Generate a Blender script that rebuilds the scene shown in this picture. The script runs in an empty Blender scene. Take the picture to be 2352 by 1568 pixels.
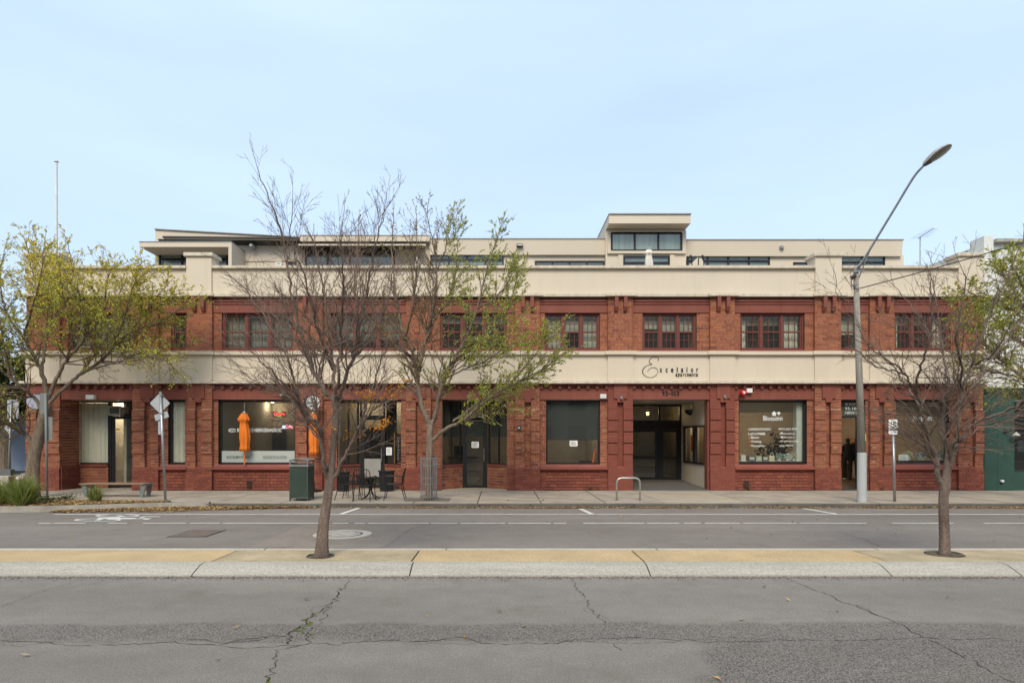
import bpy, bmesh, math, random
from mathutils import Vector, Matrix
R = math.radians
rng = random.Random(7)

# ------------------------------------------------------------------ camera, world, sun, exposure
F, CX, CY, CH = 1408.75, 1151.5, 1004.5, 1.82      # pinhole of the photograph on a 2352 x 1568 grid, eye height in m
SCN = bpy.context.scene
COL = SCN.collection
cam_d = bpy.data.cameras.new('camera'); cam = bpy.data.objects.new('camera', cam_d); COL.objects.link(cam)
cam.location = (0, 0, CH); cam.rotation_euler = (R(90), 0, 0)
cam_d.sensor_width = 36; cam_d.lens = F / 2352 * 36
cam_d.shift_x = (1176 - CX) / 2352; cam_d.shift_y = (CY - 784) / 2352
cam_d.clip_start = .1; cam_d.clip_end = 3000
SCN.camera = cam
SCN.render.resolution_x, SCN.render.resolution_y = 1024, 682

SUN_EL, SUN_AZ = 44, 190                            # degrees; azimuth from +Y clockwise (behind the camera)
wd = bpy.data.worlds.new('World'); SCN.world = wd; wd.use_nodes = True
nt = wd.node_tree; nt.nodes.clear()
sky = nt.nodes.new('ShaderNodeTexSky'); sky.sky_type = 'NISHITA'; sky.sun_disc = False
sky.sun_elevation = R(SUN_EL); sky.sun_rotation = R(SUN_AZ)
sky.air_density = 1.0; sky.dust_density = 1.2; sky.ozone_density = 1.6
tc = nt.nodes.new('ShaderNodeTexCoord')
mp = nt.nodes.new('ShaderNodeMapping'); mp.inputs['Scale'].default_value = (1.0, 1.0, 4.5)
nz = nt.nodes.new('ShaderNodeTexNoise'); nz.inputs['Scale'].default_value = 1.3; nz.inputs['Detail'].default_value = 3
nz.inputs['Roughness'].default_value = .55
rp = nt.nodes.new('ShaderNodeValToRGB')
rp.color_ramp.elements[0].position = .30; rp.color_ramp.elements[0].color = (.70, .70, .70, 1)
rp.color_ramp.elements[1].position = .75; rp.color_ramp.elements[1].color = (.88, .88, .88, 1)
mx = nt.nodes.new('ShaderNodeMixRGB'); mx.inputs[2].default_value = (5.3, 6.75, 8.6, 1)   # thin high cloud veil
bg = nt.nodes.new('ShaderNodeBackground'); bg.inputs['Strength'].default_value = .068
wo = nt.nodes.new('ShaderNodeOutputWorld')
nt.links.new(tc.outputs['Generated'], mp.inputs[0]); nt.links.new(mp.outputs[0], nz.inputs['Vector'])
nt.links.new(nz.outputs[0], rp.inputs[0]); nt.links.new(rp.outputs[0], mx.inputs[0])
nt.links.new(sky.outputs[0], mx.inputs[1]); nt.links.new(mx.outputs[0], bg.inputs[0]); nt.links.new(bg.outputs[0], wo.inputs[0])

sd = bpy.data.lights.new('sun', 'SUN'); sd.energy = 1.5; sd.angle = R(28); sd.color = (1, .90, .74)
so = bpy.data.objects.new('sun', sd); COL.objects.link(so)
so.rotation_euler = (R(90 - SUN_EL), 0, R(180 - SUN_AZ))
so.location = (0, -10, 30)

SCN.view_settings.view_transform = 'Standard'; SCN.view_settings.look = 'None'
SCN.view_settings.exposure = 1.13; SCN.view_settings.gamma = 1
SCN.view_settings.use_curve_mapping = False

# ------------------------------------------------------------------ helpers
def W(u, v, Y): return Vector(((u - CX) * Y / F, Y, CH + (CY - v) * Y / F))          # pixel at a known depth
def G(u, v, z=0.0):                                                                    # pixel on a horizontal surface
    Y = F * (CH - z) / (v - CY); return Vector(((u - CX) * Y / F, Y, z))
FY = 20.0
def fx(u, Y=FY): return (u - CX) * Y / F
def fz(v, Y=FY): return CH + (CY - v) * Y / F
PAVE = .10

def srgb(r, g, b):
    f = lambda c: (c / 255 / 12.92) if c / 255 <= .04045 else ((c / 255 + .055) / 1.055) ** 2.4
    return (f(r), f(g), f(b))

MATS = {}
def M(name, col, rough=.75, var=.12, scale=2.0, bump=0.0, bscale=80, metal=0.0, spec=.3, stretch=None, fine=.06, fscale=90, col2=None, attr=False, streak=0.0):
    """procedural surface: base colour, broad tone variation, fine grain, relief"""
    if name in MATS: return MATS[name]
    m = bpy.data.materials.new(name); m.use_nodes = True; MATS[name] = m
    t = m.node_tree; b = t.nodes['Principled BSDF']
    b.inputs['Roughness'].default_value = rough; b.inputs['Metallic'].default_value = metal
    b.inputs['Specular IOR Level'].default_value = spec
    tcn = t.nodes.new('ShaderNodeTexCoord'); src = tcn.outputs['Object']
    if stretch:
        mpn = t.nodes.new('ShaderNodeMapping'); mpn.inputs['Scale'].default_value = stretch
        t.links.new(src, mpn.inputs[0]); src = mpn.outputs[0]
    n1 = t.nodes.new('ShaderNodeTexNoise'); n1.inputs['Scale'].default_value = scale; n1.inputs['Detail'].default_value = 6
    n1.inputs['Roughness'].default_value = .6
    t.links.new(src, n1.inputs['Vector'])
    n2 = t.nodes.new('ShaderNodeTexNoise'); n2.inputs['Scale'].default_value = fscale; n2.inputs['Detail'].default_value = 3
    t.links.new(tcn.outputs['Object'], n2.inputs['Vector'])
    mr = t.nodes.new('ShaderNodeMapRange'); mr.inputs[1].default_value = .3; mr.inputs[2].default_value = .7
    t.links.new(n1.outputs[0], mr.inputs[0])
    mixc = t.nodes.new('ShaderNodeMixRGB')
    lo = col2 if col2 else tuple(c * (1 - var) for c in col)
    hi = col if col2 else tuple(min(1, c * (1 + var)) for c in col)
    mixc.inputs[1].default_value = (*lo, 1); mixc.inputs[2].default_value = (*hi, 1)
    t.links.new(mr.outputs[0], mixc.inputs[0])
    out = mixc.outputs[0]
    if attr:
        a = t.nodes.new('ShaderNodeAttribute'); a.attribute_name = 'Col'
        mu = t.nodes.new('ShaderNodeMixRGB'); mu.blend_type = 'MULTIPLY'; mu.inputs[0].default_value = 1
        t.links.new(a.outputs['Color'], mu.inputs[1]); t.links.new(out, mu.inputs[2]); out = mu.outputs[0]
    if streak:      # rain streaks and grime running down the face
        mps = t.nodes.new('ShaderNodeMapping'); mps.inputs['Scale'].default_value = (5.5, 5.5, .35); t.links.new(tcn.outputs['Object'], mps.inputs[0])
        n4 = t.nodes.new('ShaderNodeTexNoise'); n4.inputs['Scale'].default_value = 1.0; n4.inputs['Detail'].default_value = 7; n4.inputs['Roughness'].default_value = .7; t.links.new(mps.outputs[0], n4.inputs['Vector'])
        mr4 = t.nodes.new('ShaderNodeMapRange'); mr4.inputs[1].default_value = .52; mr4.inputs[2].default_value = .75; mr4.inputs[3].default_value = 0; mr4.inputs[4].default_value = streak
        t.links.new(n4.outputs[0], mr4.inputs[0]); ms = t.nodes.new('ShaderNodeMixRGB'); ms.blend_type = 'MULTIPLY'; t.links.new(mr4.outputs[0], ms.inputs[0]); t.links.new(out, ms.inputs[1]); ms.inputs[2].default_value = (.55, .50, .42, 1); out = ms.outputs[0]
    mr2 = t.nodes.new('ShaderNodeMapRange'); mr2.inputs[1].default_value = .25; mr2.inputs[2].default_value = .75
    mr2.inputs[3].default_value = 1 - fine * 2; mr2.inputs[4].default_value = 1 + fine * 2
    t.links.new(n2.outputs[0], mr2.inputs[0])
    mu2 = t.nodes.new('ShaderNodeMixRGB'); mu2.blend_type = 'MULTIPLY'; mu2.inputs[0].default_value = 1
    t.links.new(out, mu2.inputs[1]); t.links.new(mr2.outputs[0], mu2.inputs[2])
    t.links.new(mu2.outputs[0], b.inputs['Base Color'])
    if bump:
        n3 = t.nodes.new('ShaderNodeTexNoise'); n3.inputs['Scale'].default_value = bscale; n3.inputs['Detail'].default_value = 4
        t.links.new(tcn.outputs['Object'], n3.inputs['Vector'])
        bp = t.nodes.new('ShaderNodeBump'); bp.inputs['Strength'].default_value = bump; bp.inputs['Distance'].default_value = .01
        t.links.new(n3.outputs[0], bp.inputs['Height']); t.links.new(bp.outputs[0], b.inputs['Normal'])
    return m

def emis(name, col, s):
    if name in MATS: return MATS[name]
    m = bpy.data.materials.new(name); m.use_nodes = True; MATS[name] = m
    b = m.node_tree.nodes['Principled BSDF']
    b.inputs['Base Color'].default_value = (*col, 1); b.inputs['Emission Color'].default_value = (*col, 1); b.inputs['Emission Strength'].default_value = s
    return m

def glass(name, tint=(.78, .82, .80), rough=.02, refl=1.0, haze=0.0):
    """thin pane: see-through with fresnel reflection, optional dust haze"""
    if name in MATS: return MATS[name]
    m = bpy.data.materials.new(name); m.use_nodes = True; MATS[name] = m
    t = m.node_tree; t.nodes.clear()
    o = t.nodes.new('ShaderNodeOutputMaterial'); tr = t.nodes.new('ShaderNodeBsdfTransparent'); tr.inputs[0].default_value = (*tint, 1)
    gl = t.nodes.new('ShaderNodeBsdfGlossy'); gl.inputs['Roughness'].default_value = rough
    tcn = t.nodes.new('ShaderNodeTexCoord'); n = t.nodes.new('ShaderNodeTexNoise'); n.inputs['Scale'].default_value = 1.6
    t.links.new(tcn.outputs['Object'], n.inputs['Vector'])
    bp = t.nodes.new('ShaderNodeBump'); bp.inputs['Strength'].default_value = .03; bp.inputs['Distance'].default_value = .02
    t.links.new(n.outputs[0], bp.inputs['Height']); t.links.new(bp.outputs[0], gl.inputs['Normal'])
    # Schlick reflectance, the same from either side of the pane
    ge = t.nodes.new('ShaderNodeNewGeometry'); dt = t.nodes.new('ShaderNodeVectorMath'); dt.operation = 'DOT_PRODUCT'
    t.links.new(ge.outputs['Normal'], dt.inputs[0]); t.links.new(ge.outputs['Incoming'], dt.inputs[1])
    def mth(op, a, b=0.0):
        q = t.nodes.new('ShaderNodeMath'); q.operation = op
        for i, s in enumerate((a, b)):
            if isinstance(s, (int, float)): q.inputs[i].default_value = s
            else: t.links.new(s, q.inputs[i])
        return q
    p5 = mth('POWER', mth('SUBTRACT', 1.0, mth('ABSOLUTE', dt.outputs['Value']).outputs[0]).outputs[0], 5.0)
    mul = mth('ADD', mth('MULTIPLY', p5.outputs[0], .95).outputs[0], .042 * refl); mul.use_clamp = True
    mix = t.nodes.new('ShaderNodeMixShader'); t.links.new(mul.outputs[0], mix.inputs[0]); t.links.new(tr.outputs[0], mix.inputs[1]); t.links.new(gl.outputs[0], mix.inputs[2])
    last = mix
    if haze:
        df = t.nodes.new('ShaderNodeBsdfDiffuse'); df.inputs[0].default_value = (.55, .58, .55, 1)
        m2 = t.nodes.new('ShaderNodeMixShader'); m2.inputs[0].default_value = haze
        t.links.new(mix.outputs[0], m2.inputs[1]); t.links.new(df.outputs[0], m2.inputs[2]); last = m2
    t.links.new(last.outputs[0], o.inputs[0])
    return m

def leafmat(name, trans=.5):
    if name in MATS: return MATS[name]
    m = bpy.data.materials.new(name); m.use_nodes = True; MATS[name] = m
    t = m.node_tree; t.nodes.clear()
    o = t.nodes.new('ShaderNodeOutputMaterial'); a = t.nodes.new('ShaderNodeAttribute'); a.attribute_name = 'Col'
    d = t.nodes.new('ShaderNodeBsdfDiffuse'); tl = t.nodes.new('ShaderNodeBsdfTranslucent'); mix = t.nodes.new('ShaderNodeMixShader')
    mix.inputs[0].default_value = trans
    t.links.new(a.outputs['Color'], d.inputs[0]); t.links.new(a.outputs['Color'], tl.inputs[0])
    t.links.new(d.outputs[0], mix.inputs[1]); t.links.new(tl.outputs[0], mix.inputs[2]); t.links.new(mix.outputs[0], o.inputs[0])
    return m

ROOT = {}
def link(o, parent=None):
    COL.objects.link(o)
    if parent is not None:
        o.parent = parent
        if parent.type == 'EMPTY' and parent.parent is None:
            o.matrix_parent_inverse = Matrix.Translation(-parent.location)
    return o
def thing(name, label, cat, loc, group=None):
    e = bpy.data.objects.new(name, None); e.empty_display_size = .2; e.location = loc; COL.objects.link(e)
    e['label'] = label; e['category'] = cat
    if group: e['group'] = group
    return e
def tag(o, label, cat, group=None):
    o['label'] = label; o['category'] = cat
    if group: o['group'] = group
    return o
def struct(o): o['kind'] = 'structure'; return o
def stuff(o): o['kind'] = 'stuff'; return o

class MB:
    def __init__(s): s.v = []; s.f = []; s.c = []
    def quad(s, a, b, c, d, col=None):
        i = len(s.v); s.v += [tuple(a), tuple(b), tuple(c), tuple(d)]; s.f.append((i, i+1, i+2, i+3))
        if col: s.c += [col] * 4
        return s
    def poly(s, pts, col=None):
        i = len(s.v); s.v += [tuple(p) for p in pts]; s.f.append(tuple(range(i, i + len(pts))))
        if col: s.c += [col] * len(pts)
        return s
    def box(s, x0, x1, y0, y1, z0, z1, col=None):
        i = len(s.v)
        if x0 > x1: x0, x1 = x1, x0
        if y0 > y1: y0, y1 = y1, y0
        if z0 > z1: z0, z1 = z1, z0
        s.v += [(x0,y0,z0),(x1,y0,z0),(x1,y1,z0),(x0,y1,z0),(x0,y0,z1),(x1,y0,z1),(x1,y1,z1),(x0,y1,z1)]
        s.f += [(i,i+3,i+2,i+1),(i+4,i+5,i+6,i+7),(i,i+1,i+5,i+4),(i+1,i+2,i+6,i+5),(i+2,i+3,i+7,i+6),(i+3,i,i+4,i+7)]
        if col: s.c += [col] * 8
        return s
    def obox(s, o, ax, ay, az, col=None):
        """box from corner o along three edge vectors"""
        o = Vector(o); ax, ay, az = Vector(ax), Vector(ay), Vector(az); i = len(s.v)
        P = [o, o+ax, o+ax+ay, o+ay, o+az, o+ax+az, o+ax+ay+az, o+ay+az]
        s.v += [tuple(p) for p in P]
        s.f += [(i,i+3,i+2,i+1),(i+4,i+5,i+6,i+7),(i,i+1,i+5,i+4),(i+1,i+2,i+6,i+5),(i+2,i+3,i+7,i+6),(i+3,i,i+4,i+7)]
        if col: s.c += [col] * 8
        return s
    def prism(s, pts, vec):
        """closed polygon swept along vec"""
        n = len(pts); i = len(s.v); vec = Vector(vec)
        s.v += [tuple(Vector(p)) for p in pts] + [tuple(Vector(p) + vec) for p in pts]
        s.f.append(tuple(range(i + n - 1, i - 1, -1))); s.f.append(tuple(range(i + n, i + 2 * n)))
        for k in range(n):
            j = (k + 1) % n; s.f.append((i+k, i+j, i+n+j, i+n+k))
        return s
    def tube(s, pts, radii, n=8, cap=True, col=None):
        if not isinstance(radii, (list, tuple)): radii = [radii] * len(pts)
        pts = [Vector(p) for p in pts]; base = len(s.v); prevN = None; m = len(pts)
        for k in range(m):
            t = (pts[min(k+1, m-1)] - pts[max(k-1, 0)])
            if t.length < 1e-9: t = Vector((0,0,1))
            t.normalize()
            if prevN is None:
                a = Vector((1,0,0)) if abs(t.x) < .8 else Vector((0,1,0)); N = t.cross(a).normalized()
            else:
                N = prevN - t * prevN.dot(t)
                if N.length < 1e-6: N = t.orthogonal()
                N.normalize()
            prevN = N; B = t.cross(N)
            for q in range(n):
                an = 2*math.pi*q/n; p = pts[k] + (N*math.cos(an) + B*math.sin(an)) * radii[k]
                s.v.append((p.x, p.y, p.z))
                if col: s.c.append(col)
        for k in range(m-1):
            a = base + k*n; b = a + n
            for q in range(n):
                r = (q+1) % n; s.f.append((a+q, a+r, b+r, b+q))
        if cap:
            s.f.append(tuple(base + q for q in range(n-1, -1, -1))); s.f.append(tuple(base + (m-1)*n + q for q in range(n)))
        return s
    def lathe(s, c, prof, n=24, axis='z'):
        """prof: list of (radius, height) round a vertical axis through c"""
        base = len(s.v); c = Vector(c)
        for r, h in prof:
            for q in range(n):
                an = 2*math.pi*q/n
                if axis == 'z': s.v.append((c.x + r*math.cos(an), c.y + r*math.sin(an), c.z + h))
                else: s.v.append((c.x + r*math.cos(an), c.y + h, c.z + r*math.sin(an)))
        for k in range(len(prof)-1):
            a = base + k*n; b = a+n
            for q in range(n):
                r = (q+1) % n
                s.f.append((a+q, a+r, b+r, b+q) if axis == 'z' else (a+q, b+q, b+r, a+r))
        s.f.append(tuple(base+q for q in range(n-1,-1,-1))); s.f.append(tuple(base+(len(prof)-1)*n+q for q in range(n)))
        return s
    def mesh(s, name):
        me = bpy.data.meshes.new(name); me.from_pydata(s.v, [], s.f)
        if s.c:
            at = me.attributes.new('Col', 'FLOAT_COLOR', 'POINT')
            flat = []
            for c in s.c: flat += [c[0], c[1], c[2], 1]
            at.data.foreach_set('color', flat)
        return me
    def build(s, name, mat, parent=None, smooth=False, bevel=0):
        me = s.mesh(name)
        if bevel:
            bm = bmesh.new(); bm.from_mesh(me)
            bmesh.ops.bevel(bm, geom=list(bm.edges), offset=bevel, segments=1, affect='EDGES', clamp_overlap=True)
            bm.to_mesh(me); bm.free()
        if mat: me.materials.append(mat)
        if smooth: me.shade_smooth()
        return link(bpy.data.objects.new(name, me), parent)

def boxo(name, x0, x1, y0, y1, z0, z1, mat, parent=None, bevel=0):
    return MB().box(x0, x1, y0, y1, z0, z1).build(name, mat, parent, bevel=bevel)
def inst(name, me, loc, parent=None, rotz=0):
    o = bpy.data.objects.new(name, me); link(o, parent); o.location = loc; o.rotation_euler = (0, 0, rotz); return o

def spline(pts, n=6):
    """Catmull-Rom through points"""
    P = [Vector(p) for p in pts]; out = []
    for i in range(len(P)-1):
        a, b, c, d = P[max(i-1,0)], P[i], P[i+1], P[min(i+2,len(P)-1)]
        for k in range(n):
            t = k/n
            out.append(.5*((2*b)+(c-a)*t+(2*a-5*b+4*c-d)*t*t+(3*b-a-3*c+d)*t*t*t))
    out.append(P[-1]); return out

def text(name, body, u0, u1, v0, v1, Y, mat, parent=None, bold=0.0, depth=.004, toX=None, spacing=1.0):
    """lettering fitted to a pixel box on the plane at depth Y, facing the street"""
    c = bpy.data.curves.new(name, 'FONT'); c.body = body; c.size = 1; c.extrude = .01; c.offset = bold; c.resolution_u = 3; c.space_character = spacing
    o = bpy.data.objects.new(name, c); COL.objects.link(o)
    dg = bpy.context.evaluated_depsgraph_get(); me = bpy.data.meshes.new_from_object(o.evaluated_get(dg))
    bpy.data.objects.remove(o); bpy.data.curves.remove(c)
    xs = [v.co.x for v in me.vertices]; ys = [v.co.y for v in me.vertices]
    a, b = W(u0, v1, Y), W(u1, v0, Y)
    sx = (b.x - a.x) / (max(xs) - min(xs)); sz = (b.z - a.z) / (max(ys) - min(ys)); mx_, my_ = min(xs), min(ys)
    for v in me.vertices:
        x, y, z = v.co; v.co = (a.x + (x - mx_) * sx, Y - (z + .01) / .02 * depth, a.z + (y - my_) * sz)
    me.name = name; me.materials.clear(); me.materials.append(mat)
    return link(bpy.data.objects.new(name, me), parent)

# ------------------------------------------------------------------ materials
cream   = M('cream_render', (.61, .53, .415), .85, .045, .7, .25, 60, stretch=(1,1,.5), fine=.03, streak=.14)
creamd  = M('cream_moulding', (.57, .505, .40), .85, .16, 5, .3, 50, stretch=(1.5,1,.25), fine=.05, streak=.5)
roofcr  = M('roof_storey_cream', (.615, .53, .415), .8, .04, .6, .1, 80, fine=.025)
redp    = M('red_oxide_paint', (.212, .064, .044), .62, .12, 2.2, .25, 90, fine=.06, streak=.4)
redpl   = M('sill_paint', (.235, .068, .050), .55, .10, 3, .2, 90, fine=.05)
mortar  = M('mortar', (.50, .365, .24), .95, .25, 4, .3, 120)
mortarp = M('painted_mortar', (.196, .059, .041), .7, .15, 3, .3, 90)
mortard = M('grimy_mortar', (.20, .085, .058), .9, .35, 2.2, .3, 100)
brickm  = M('brick', (1, 1, 1), .85, .07, 9, .4, 70, attr=True, fine=.05, fscale=60)
woodred = M('red_timber', (.145, .043, .033), .5, .12, 5, .1, 60)
alu     = M('dark_aluminium', (.028, .028, .030), .42, .1, 4, metal=.3)
alum    = M('grey_aluminium', (.06, .06, .062), .4, .1, 4, metal=.4)
galv    = M('galvanised_steel', (.36, .37, .37), .42, .15, 9, metal=.75, fine=.06)
signbk  = M('sign_back', (.50, .52, .53), .45, .08, 5, metal=.55)
whitep  = M('white_plastic', (.72, .71, .67), .5, .05, 5)
greyp   = M('grey_plastic', (.32, .32, .31), .5, .08, 5)
blackp  = M('black_plastic', (.018, .018, .02), .42, .2, 6)
blackm  = M('black_steel', (.022, .021, .021), .4, .2, 9, metal=.5)
paper   = M('paper', (.80, .80, .78), .8, .03, 3)
inkd    = M('dark_lettering', (.018, .016, .016), .5, .1, 5)
inkw    = M('white_lettering', (.78, .82, .80), .6, .04, 5)
intw    = M('interior_wall', (.50, .44, .34), .9, .06, 1)
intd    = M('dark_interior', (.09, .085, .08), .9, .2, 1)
intfl   = M('interior_floor', (.20, .17, .14), .5, .15, 2)
intce   = M('interior_ceiling', (.62, .58, .50), .9, .04, 1)
gl_shop = glass('shop_glass', (.93, .945, .92), haze=.010)
gl_sash = glass('sash_glass', (.90, .93, .90), haze=.02, refl=1.0)
gl_roof = glass('roof_glass', (.84, .88, .86), refl=1.6, haze=.03)
gl_dark = glass('tinted_glass', (.42, .45, .46), haze=.03)
curt    = M('white_curtain', (.80, .76, .67), .9, .06, 3, fine=.02)
blindw  = M('pale_blind', (.58, .57, .50), .9, .06, 3, fine=.02)
blindd  = M('charcoal_blind', (.040, .043, .042), .9, .08, 2, fine=.015)
conc    = M('footpath_concrete', (.335, .285, .222), .9, .22, 1.4, .35, 90, fine=.12, fscale=70)
conc2   = M('pale_concrete', (.37, .315, .232), .9, .12, 1.3, .35, 90, fine=.10, fscale=70)
kerbm   = M('kerb_concrete', (.375, .345, .290), .9, .16, 2.2, .4, 70, stretch=(.25,2.2,2.2), fine=.13, fscale=38)
bluest  = M('bluestone_kerb', (.115, .102, .085), .85, .25, 1.5, .4, 60, stretch=(.6,1,1), fine=.12, fscale=40)
sandg   = M('tan_gravel_panel', (.48, .345, .185), .95, .12, 1.6, .6, 120, fine=.24, fscale=90)
sandp   = M('pale_gravel_panel', (.40, .315, .195), .95, .24, 2.4, .7, 100, fine=.22, fscale=80)
linew   = M('road_paint', (.62, .60, .55), .8, .18, 6, .2, 120, fine=.12)
bark    = M('bark', (.150, .112, .090), .95, .38, 9, 1.0, 45, stretch=(1,1,.22), fine=.18, fscale=38)
barkT   = M('twig_bark', (.150, .105, .080), .9, .3, 5)
barkd   = M('rough_bark', (.175, .135, .098), .95, .40, 16, 1.0, 38, stretch=(1,1,.22), fine=.2, fscale=45)
leafm   = leafmat('leaf'); litterm = leafmat('leaf_litter', .1)
crackm  = M('crack', (.035, .032, .028), .98, .3, 8)
mossm   = M('moss', (.10, .12, .02), .95, .5, 14)
# ------------------------------------------------------------------ ground, roads, footpath, median
def asphalt(name, base, coarse=False):
    m = bpy.data.materials.new(name); m.use_nodes = True; MATS[name] = m
    t = m.node_tree; b = t.nodes['Principled BSDF']; b.inputs['Roughness'].default_value = .92; b.inputs['Specular IOR Level'].default_value = .25
    N = lambda k: t.nodes.new(k); L = t.links.new
    tcn = N('ShaderNodeTexCoord')
    def noise(sc, det=4, rough=.6, stretch=None):
        n = N('ShaderNodeTexNoise'); n.inputs['Scale'].default_value = sc; n.inputs['Detail'].default_value = det; n.inputs['Roughness'].default_value = rough
        if stretch:
            q = N('ShaderNodeMapping'); q.inputs['Scale'].default_value = stretch; L(tcn.outputs['Object'], q.inputs[0]); L(q.outputs[0], n.inputs['Vector'])
        else: L(tcn.outputs['Object'], n.inputs['Vector'])
        return n.outputs[0]
    def rng_(x, a, b_, c, d):
        r = N('ShaderNodeMapRange'); r.inputs[1].default_value = a; r.inputs[2].default_value = b_; r.inputs[3].default_value = c; r.inputs[4].default_value = d
        L(x, r.inputs[0]); return r.outputs[0]
    def math_(op, x, y):
        q = N('ShaderNodeMath'); q.operation = op
        for i, s in enumerate((x, y)):
            if isinstance(s, (int, float)): q.inputs[i].default_value = s
            else: L(s, q.inputs[i])
        return q.outputs[0]
    broad = rng_(noise(.35, 5, .6, (.35, 1.3, 1)), .3, .7, .80, 1.14)      # tyre-polished lengthwise bands
    mid = rng_(noise(3.5, 5), .3, .7, .93, 1.07)
    agg = noise(95, 2, .7); fine = math_('MULTIPLY', rng_(agg, .3, .7, .58, 1.46), rng_(noise(28, 3, .7), .3, .7, .90, 1.10))
    val = math_('MULTIPLY', math_('MULTIPLY', broad, mid), fine)
    bump_s = .35
    if coarse:
        sep0 = N('ShaderNodeSeparateXYZ'); L(tcn.outputs['Object'], sep0.inputs[0])
        val = math_('MULTIPLY', val, rng_(math_('ADD', sep0.outputs[1], rng_(noise(.8, 4), .3, .7, -.3, .3)), 7.2, 7.7, 1.0, 1.10))      # dust swept to the kerb
        # worn band of open-textured asphalt along the wheel path, and a large worn patch on the right
        sep = N('ShaderNodeSeparateXYZ'); L(tcn.outputs['Object'], sep.inputs[0])
        wob = rng_(noise(1.1, 4, .6), .3, .7, -.10, .10)
        wob2 = rng_(noise(.6, 4, .6), .3, .7, -.5, .5)
        y = math_('ADD', sep.outputs[1], wob); x = math_('ADD', sep.outputs[0], wob2)
        band = math_('MULTIPLY', rng_(y, 5.44, 5.52, 0, 1), rng_(y, 5.97, 6.06, 1, 0))
        patch = math_('MULTIPLY', rng_(math_('ADD', x, math_('MULTIPLY', y, -.55)), -1.25, -.95, 0, 1), rng_(y, 5.97, 6.08, 1, 0))
        mask = math_('MAXIMUM', band, patch)
        vor = N('ShaderNodeTexVoronoi'); vor.inputs['Scale'].default_value = 78; L(tcn.outputs['Object'], vor.inputs['Vector'])
        rough = rng_(vor.outputs['Distance'], .15, .65, 1.42, .50)
        cv = math_('MULTIPLY', math_('MULTIPLY', broad, mid), rough)
        mixv = N('ShaderNodeMix'); L(mask, mixv.inputs[0]); L(val, mixv.inputs[2]); L(cv, mixv.inputs[3]); val = mixv.outputs[0]
    cc = N('ShaderNodeMixRGB'); cc.blend_type = 'MULTIPLY'; cc.inputs[0].default_value = 1; cc.inputs[1].default_value = (*base, 1)
    L(val, cc.inputs[2])
    st = N('ShaderNodeMixRGB'); st.blend_type = 'MIX'; L(rng_(noise(1.2, 6, .7), .54, .70, 0, .55), st.inputs[0])
    L(cc.outputs[0], st.inputs[1]); st.inputs[2].default_value = (base[0]*.72, base[1]*.68, base[2]*.62, 1)
    L(st.outputs[0], b.inputs['Base Color'])
    bp = N('ShaderNodeBump'); bp.inputs['Strength'].default_value = bump_s; bp.inputs['Distance'].default_value = .006
    L(val if coarse else agg, bp.inputs['Height']); L(bp.outputs[0], b.inputs['Normal'])
    return m
aspN = asphalt('near_lane_asphalt', (.212, .187, .160), True)
aspF = asphalt('far_lane_asphalt', (.205, .176, .150))
aspP = asphalt('patch_asphalt', (.235, .195, .160))
soil = M('bark_mulch', (.10, .062, .034), .95, .4, 8, .8, 30, fine=.3, fscale=35)
grassg = M('verge_grass', (.075, .11, .025), .95, .35, 5, .6, 30, fine=.3, fscale=40)

KY = 15.92                                   # face of the footpath kerb
g = MB().quad((-900,-300,-.06),(900,-300,-.06),(900,1800,-.06),(-900,1800,-.06)).build('ground', M('distant_ground', (.12,.11,.09), .95, .3, .02))
struct(g)
MY0, MY1, MT = 8.02, 9.42, .12               # median: near kerb foot, far edge, top height
road_n = struct(MB().quad((-120,-14,0),(120,-14,0),(120,MY0+.3,0),(-120,MY0+.3,0)).build('road', aspN))
road_f = struct(MB().quad((-120,MY0+.4,.0),(120,MY0+.4,.0),(120,KY+.1,.0),(-120,KY+.1,.0)).build('road', aspF))

def flat(pts, z, name, mat, parent):
    return MB().poly([(p.x, p.y, z) for p in pts]).build(name, mat, parent)
def orient(pts):
    a = sum(pts[i].x * pts[(i+1) % len(pts)].y - pts[(i+1) % len(pts)].x * pts[i].y for i in range(len(pts)))
    return pts if a > 0 else pts[::-1]
def gpoly(px, z, name, mat, parent): return flat(orient([G(u, v) for u, v in px]), z, name, mat, parent)

# lighter trench patch around the manhole and the two covers
gpoly([(697,1203.5),(957,1203.5),(880,1258),(570,1258)], .004, 'asphalt_patch', aspP, road_f)
mc = G(787, 1227); mh = thing('manhole', 'pale round concrete manhole cover set in the far traffic lane', 'manhole', (mc.x, mc.y, .004))
MB().lathe((mc.x, mc.y, .0), [(.54, .002), (.54, .010), (.36, .010)], 40).build('surround', M('manhole_concrete', (.44,.39,.32), .9, .15, 4, .3, 70, fine=.1), mh)
MB().lathe((mc.x, mc.y, .0), [(.372, .002), (.372, .0108)], 40).build('joint_ring', crackm, mh)
MB().lathe((mc.x, mc.y, .0), [(.338, .002), (.338, .013), (.32, .016)], 40).build('lid', M('manhole_lid', (.40,.35,.29), .85, .2, 6, .3, 70, fine=.1), mh)
for a in (.6, 3.9):
    MB().box(mc.x+.27*math.cos(a)-.03, mc.x+.27*math.cos(a)+.03, mc.y+.27*math.sin(a)-.015, mc.y+.27*math.sin(a)+.015, .0155, .0175).build('lifting_slot', crackm, mh)
pc = [G(383,1233), G(473,1233), G(520,1217), G(436.6,1217)]; cc_ = sum(pc, Vector())/4
pit = thing('service_pit_cover', 'square steel service cover with parallel ribs in the far lane asphalt', 'pit cover', (cc_.x, cc_.y, 0))
MB().prism([(p.x, p.y, .002) for p in orient(pc)], (0,0,.004)).build('frame', crackm, pit)
ins = [cc_ + (p-cc_)*.95 for p in pc]
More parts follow.
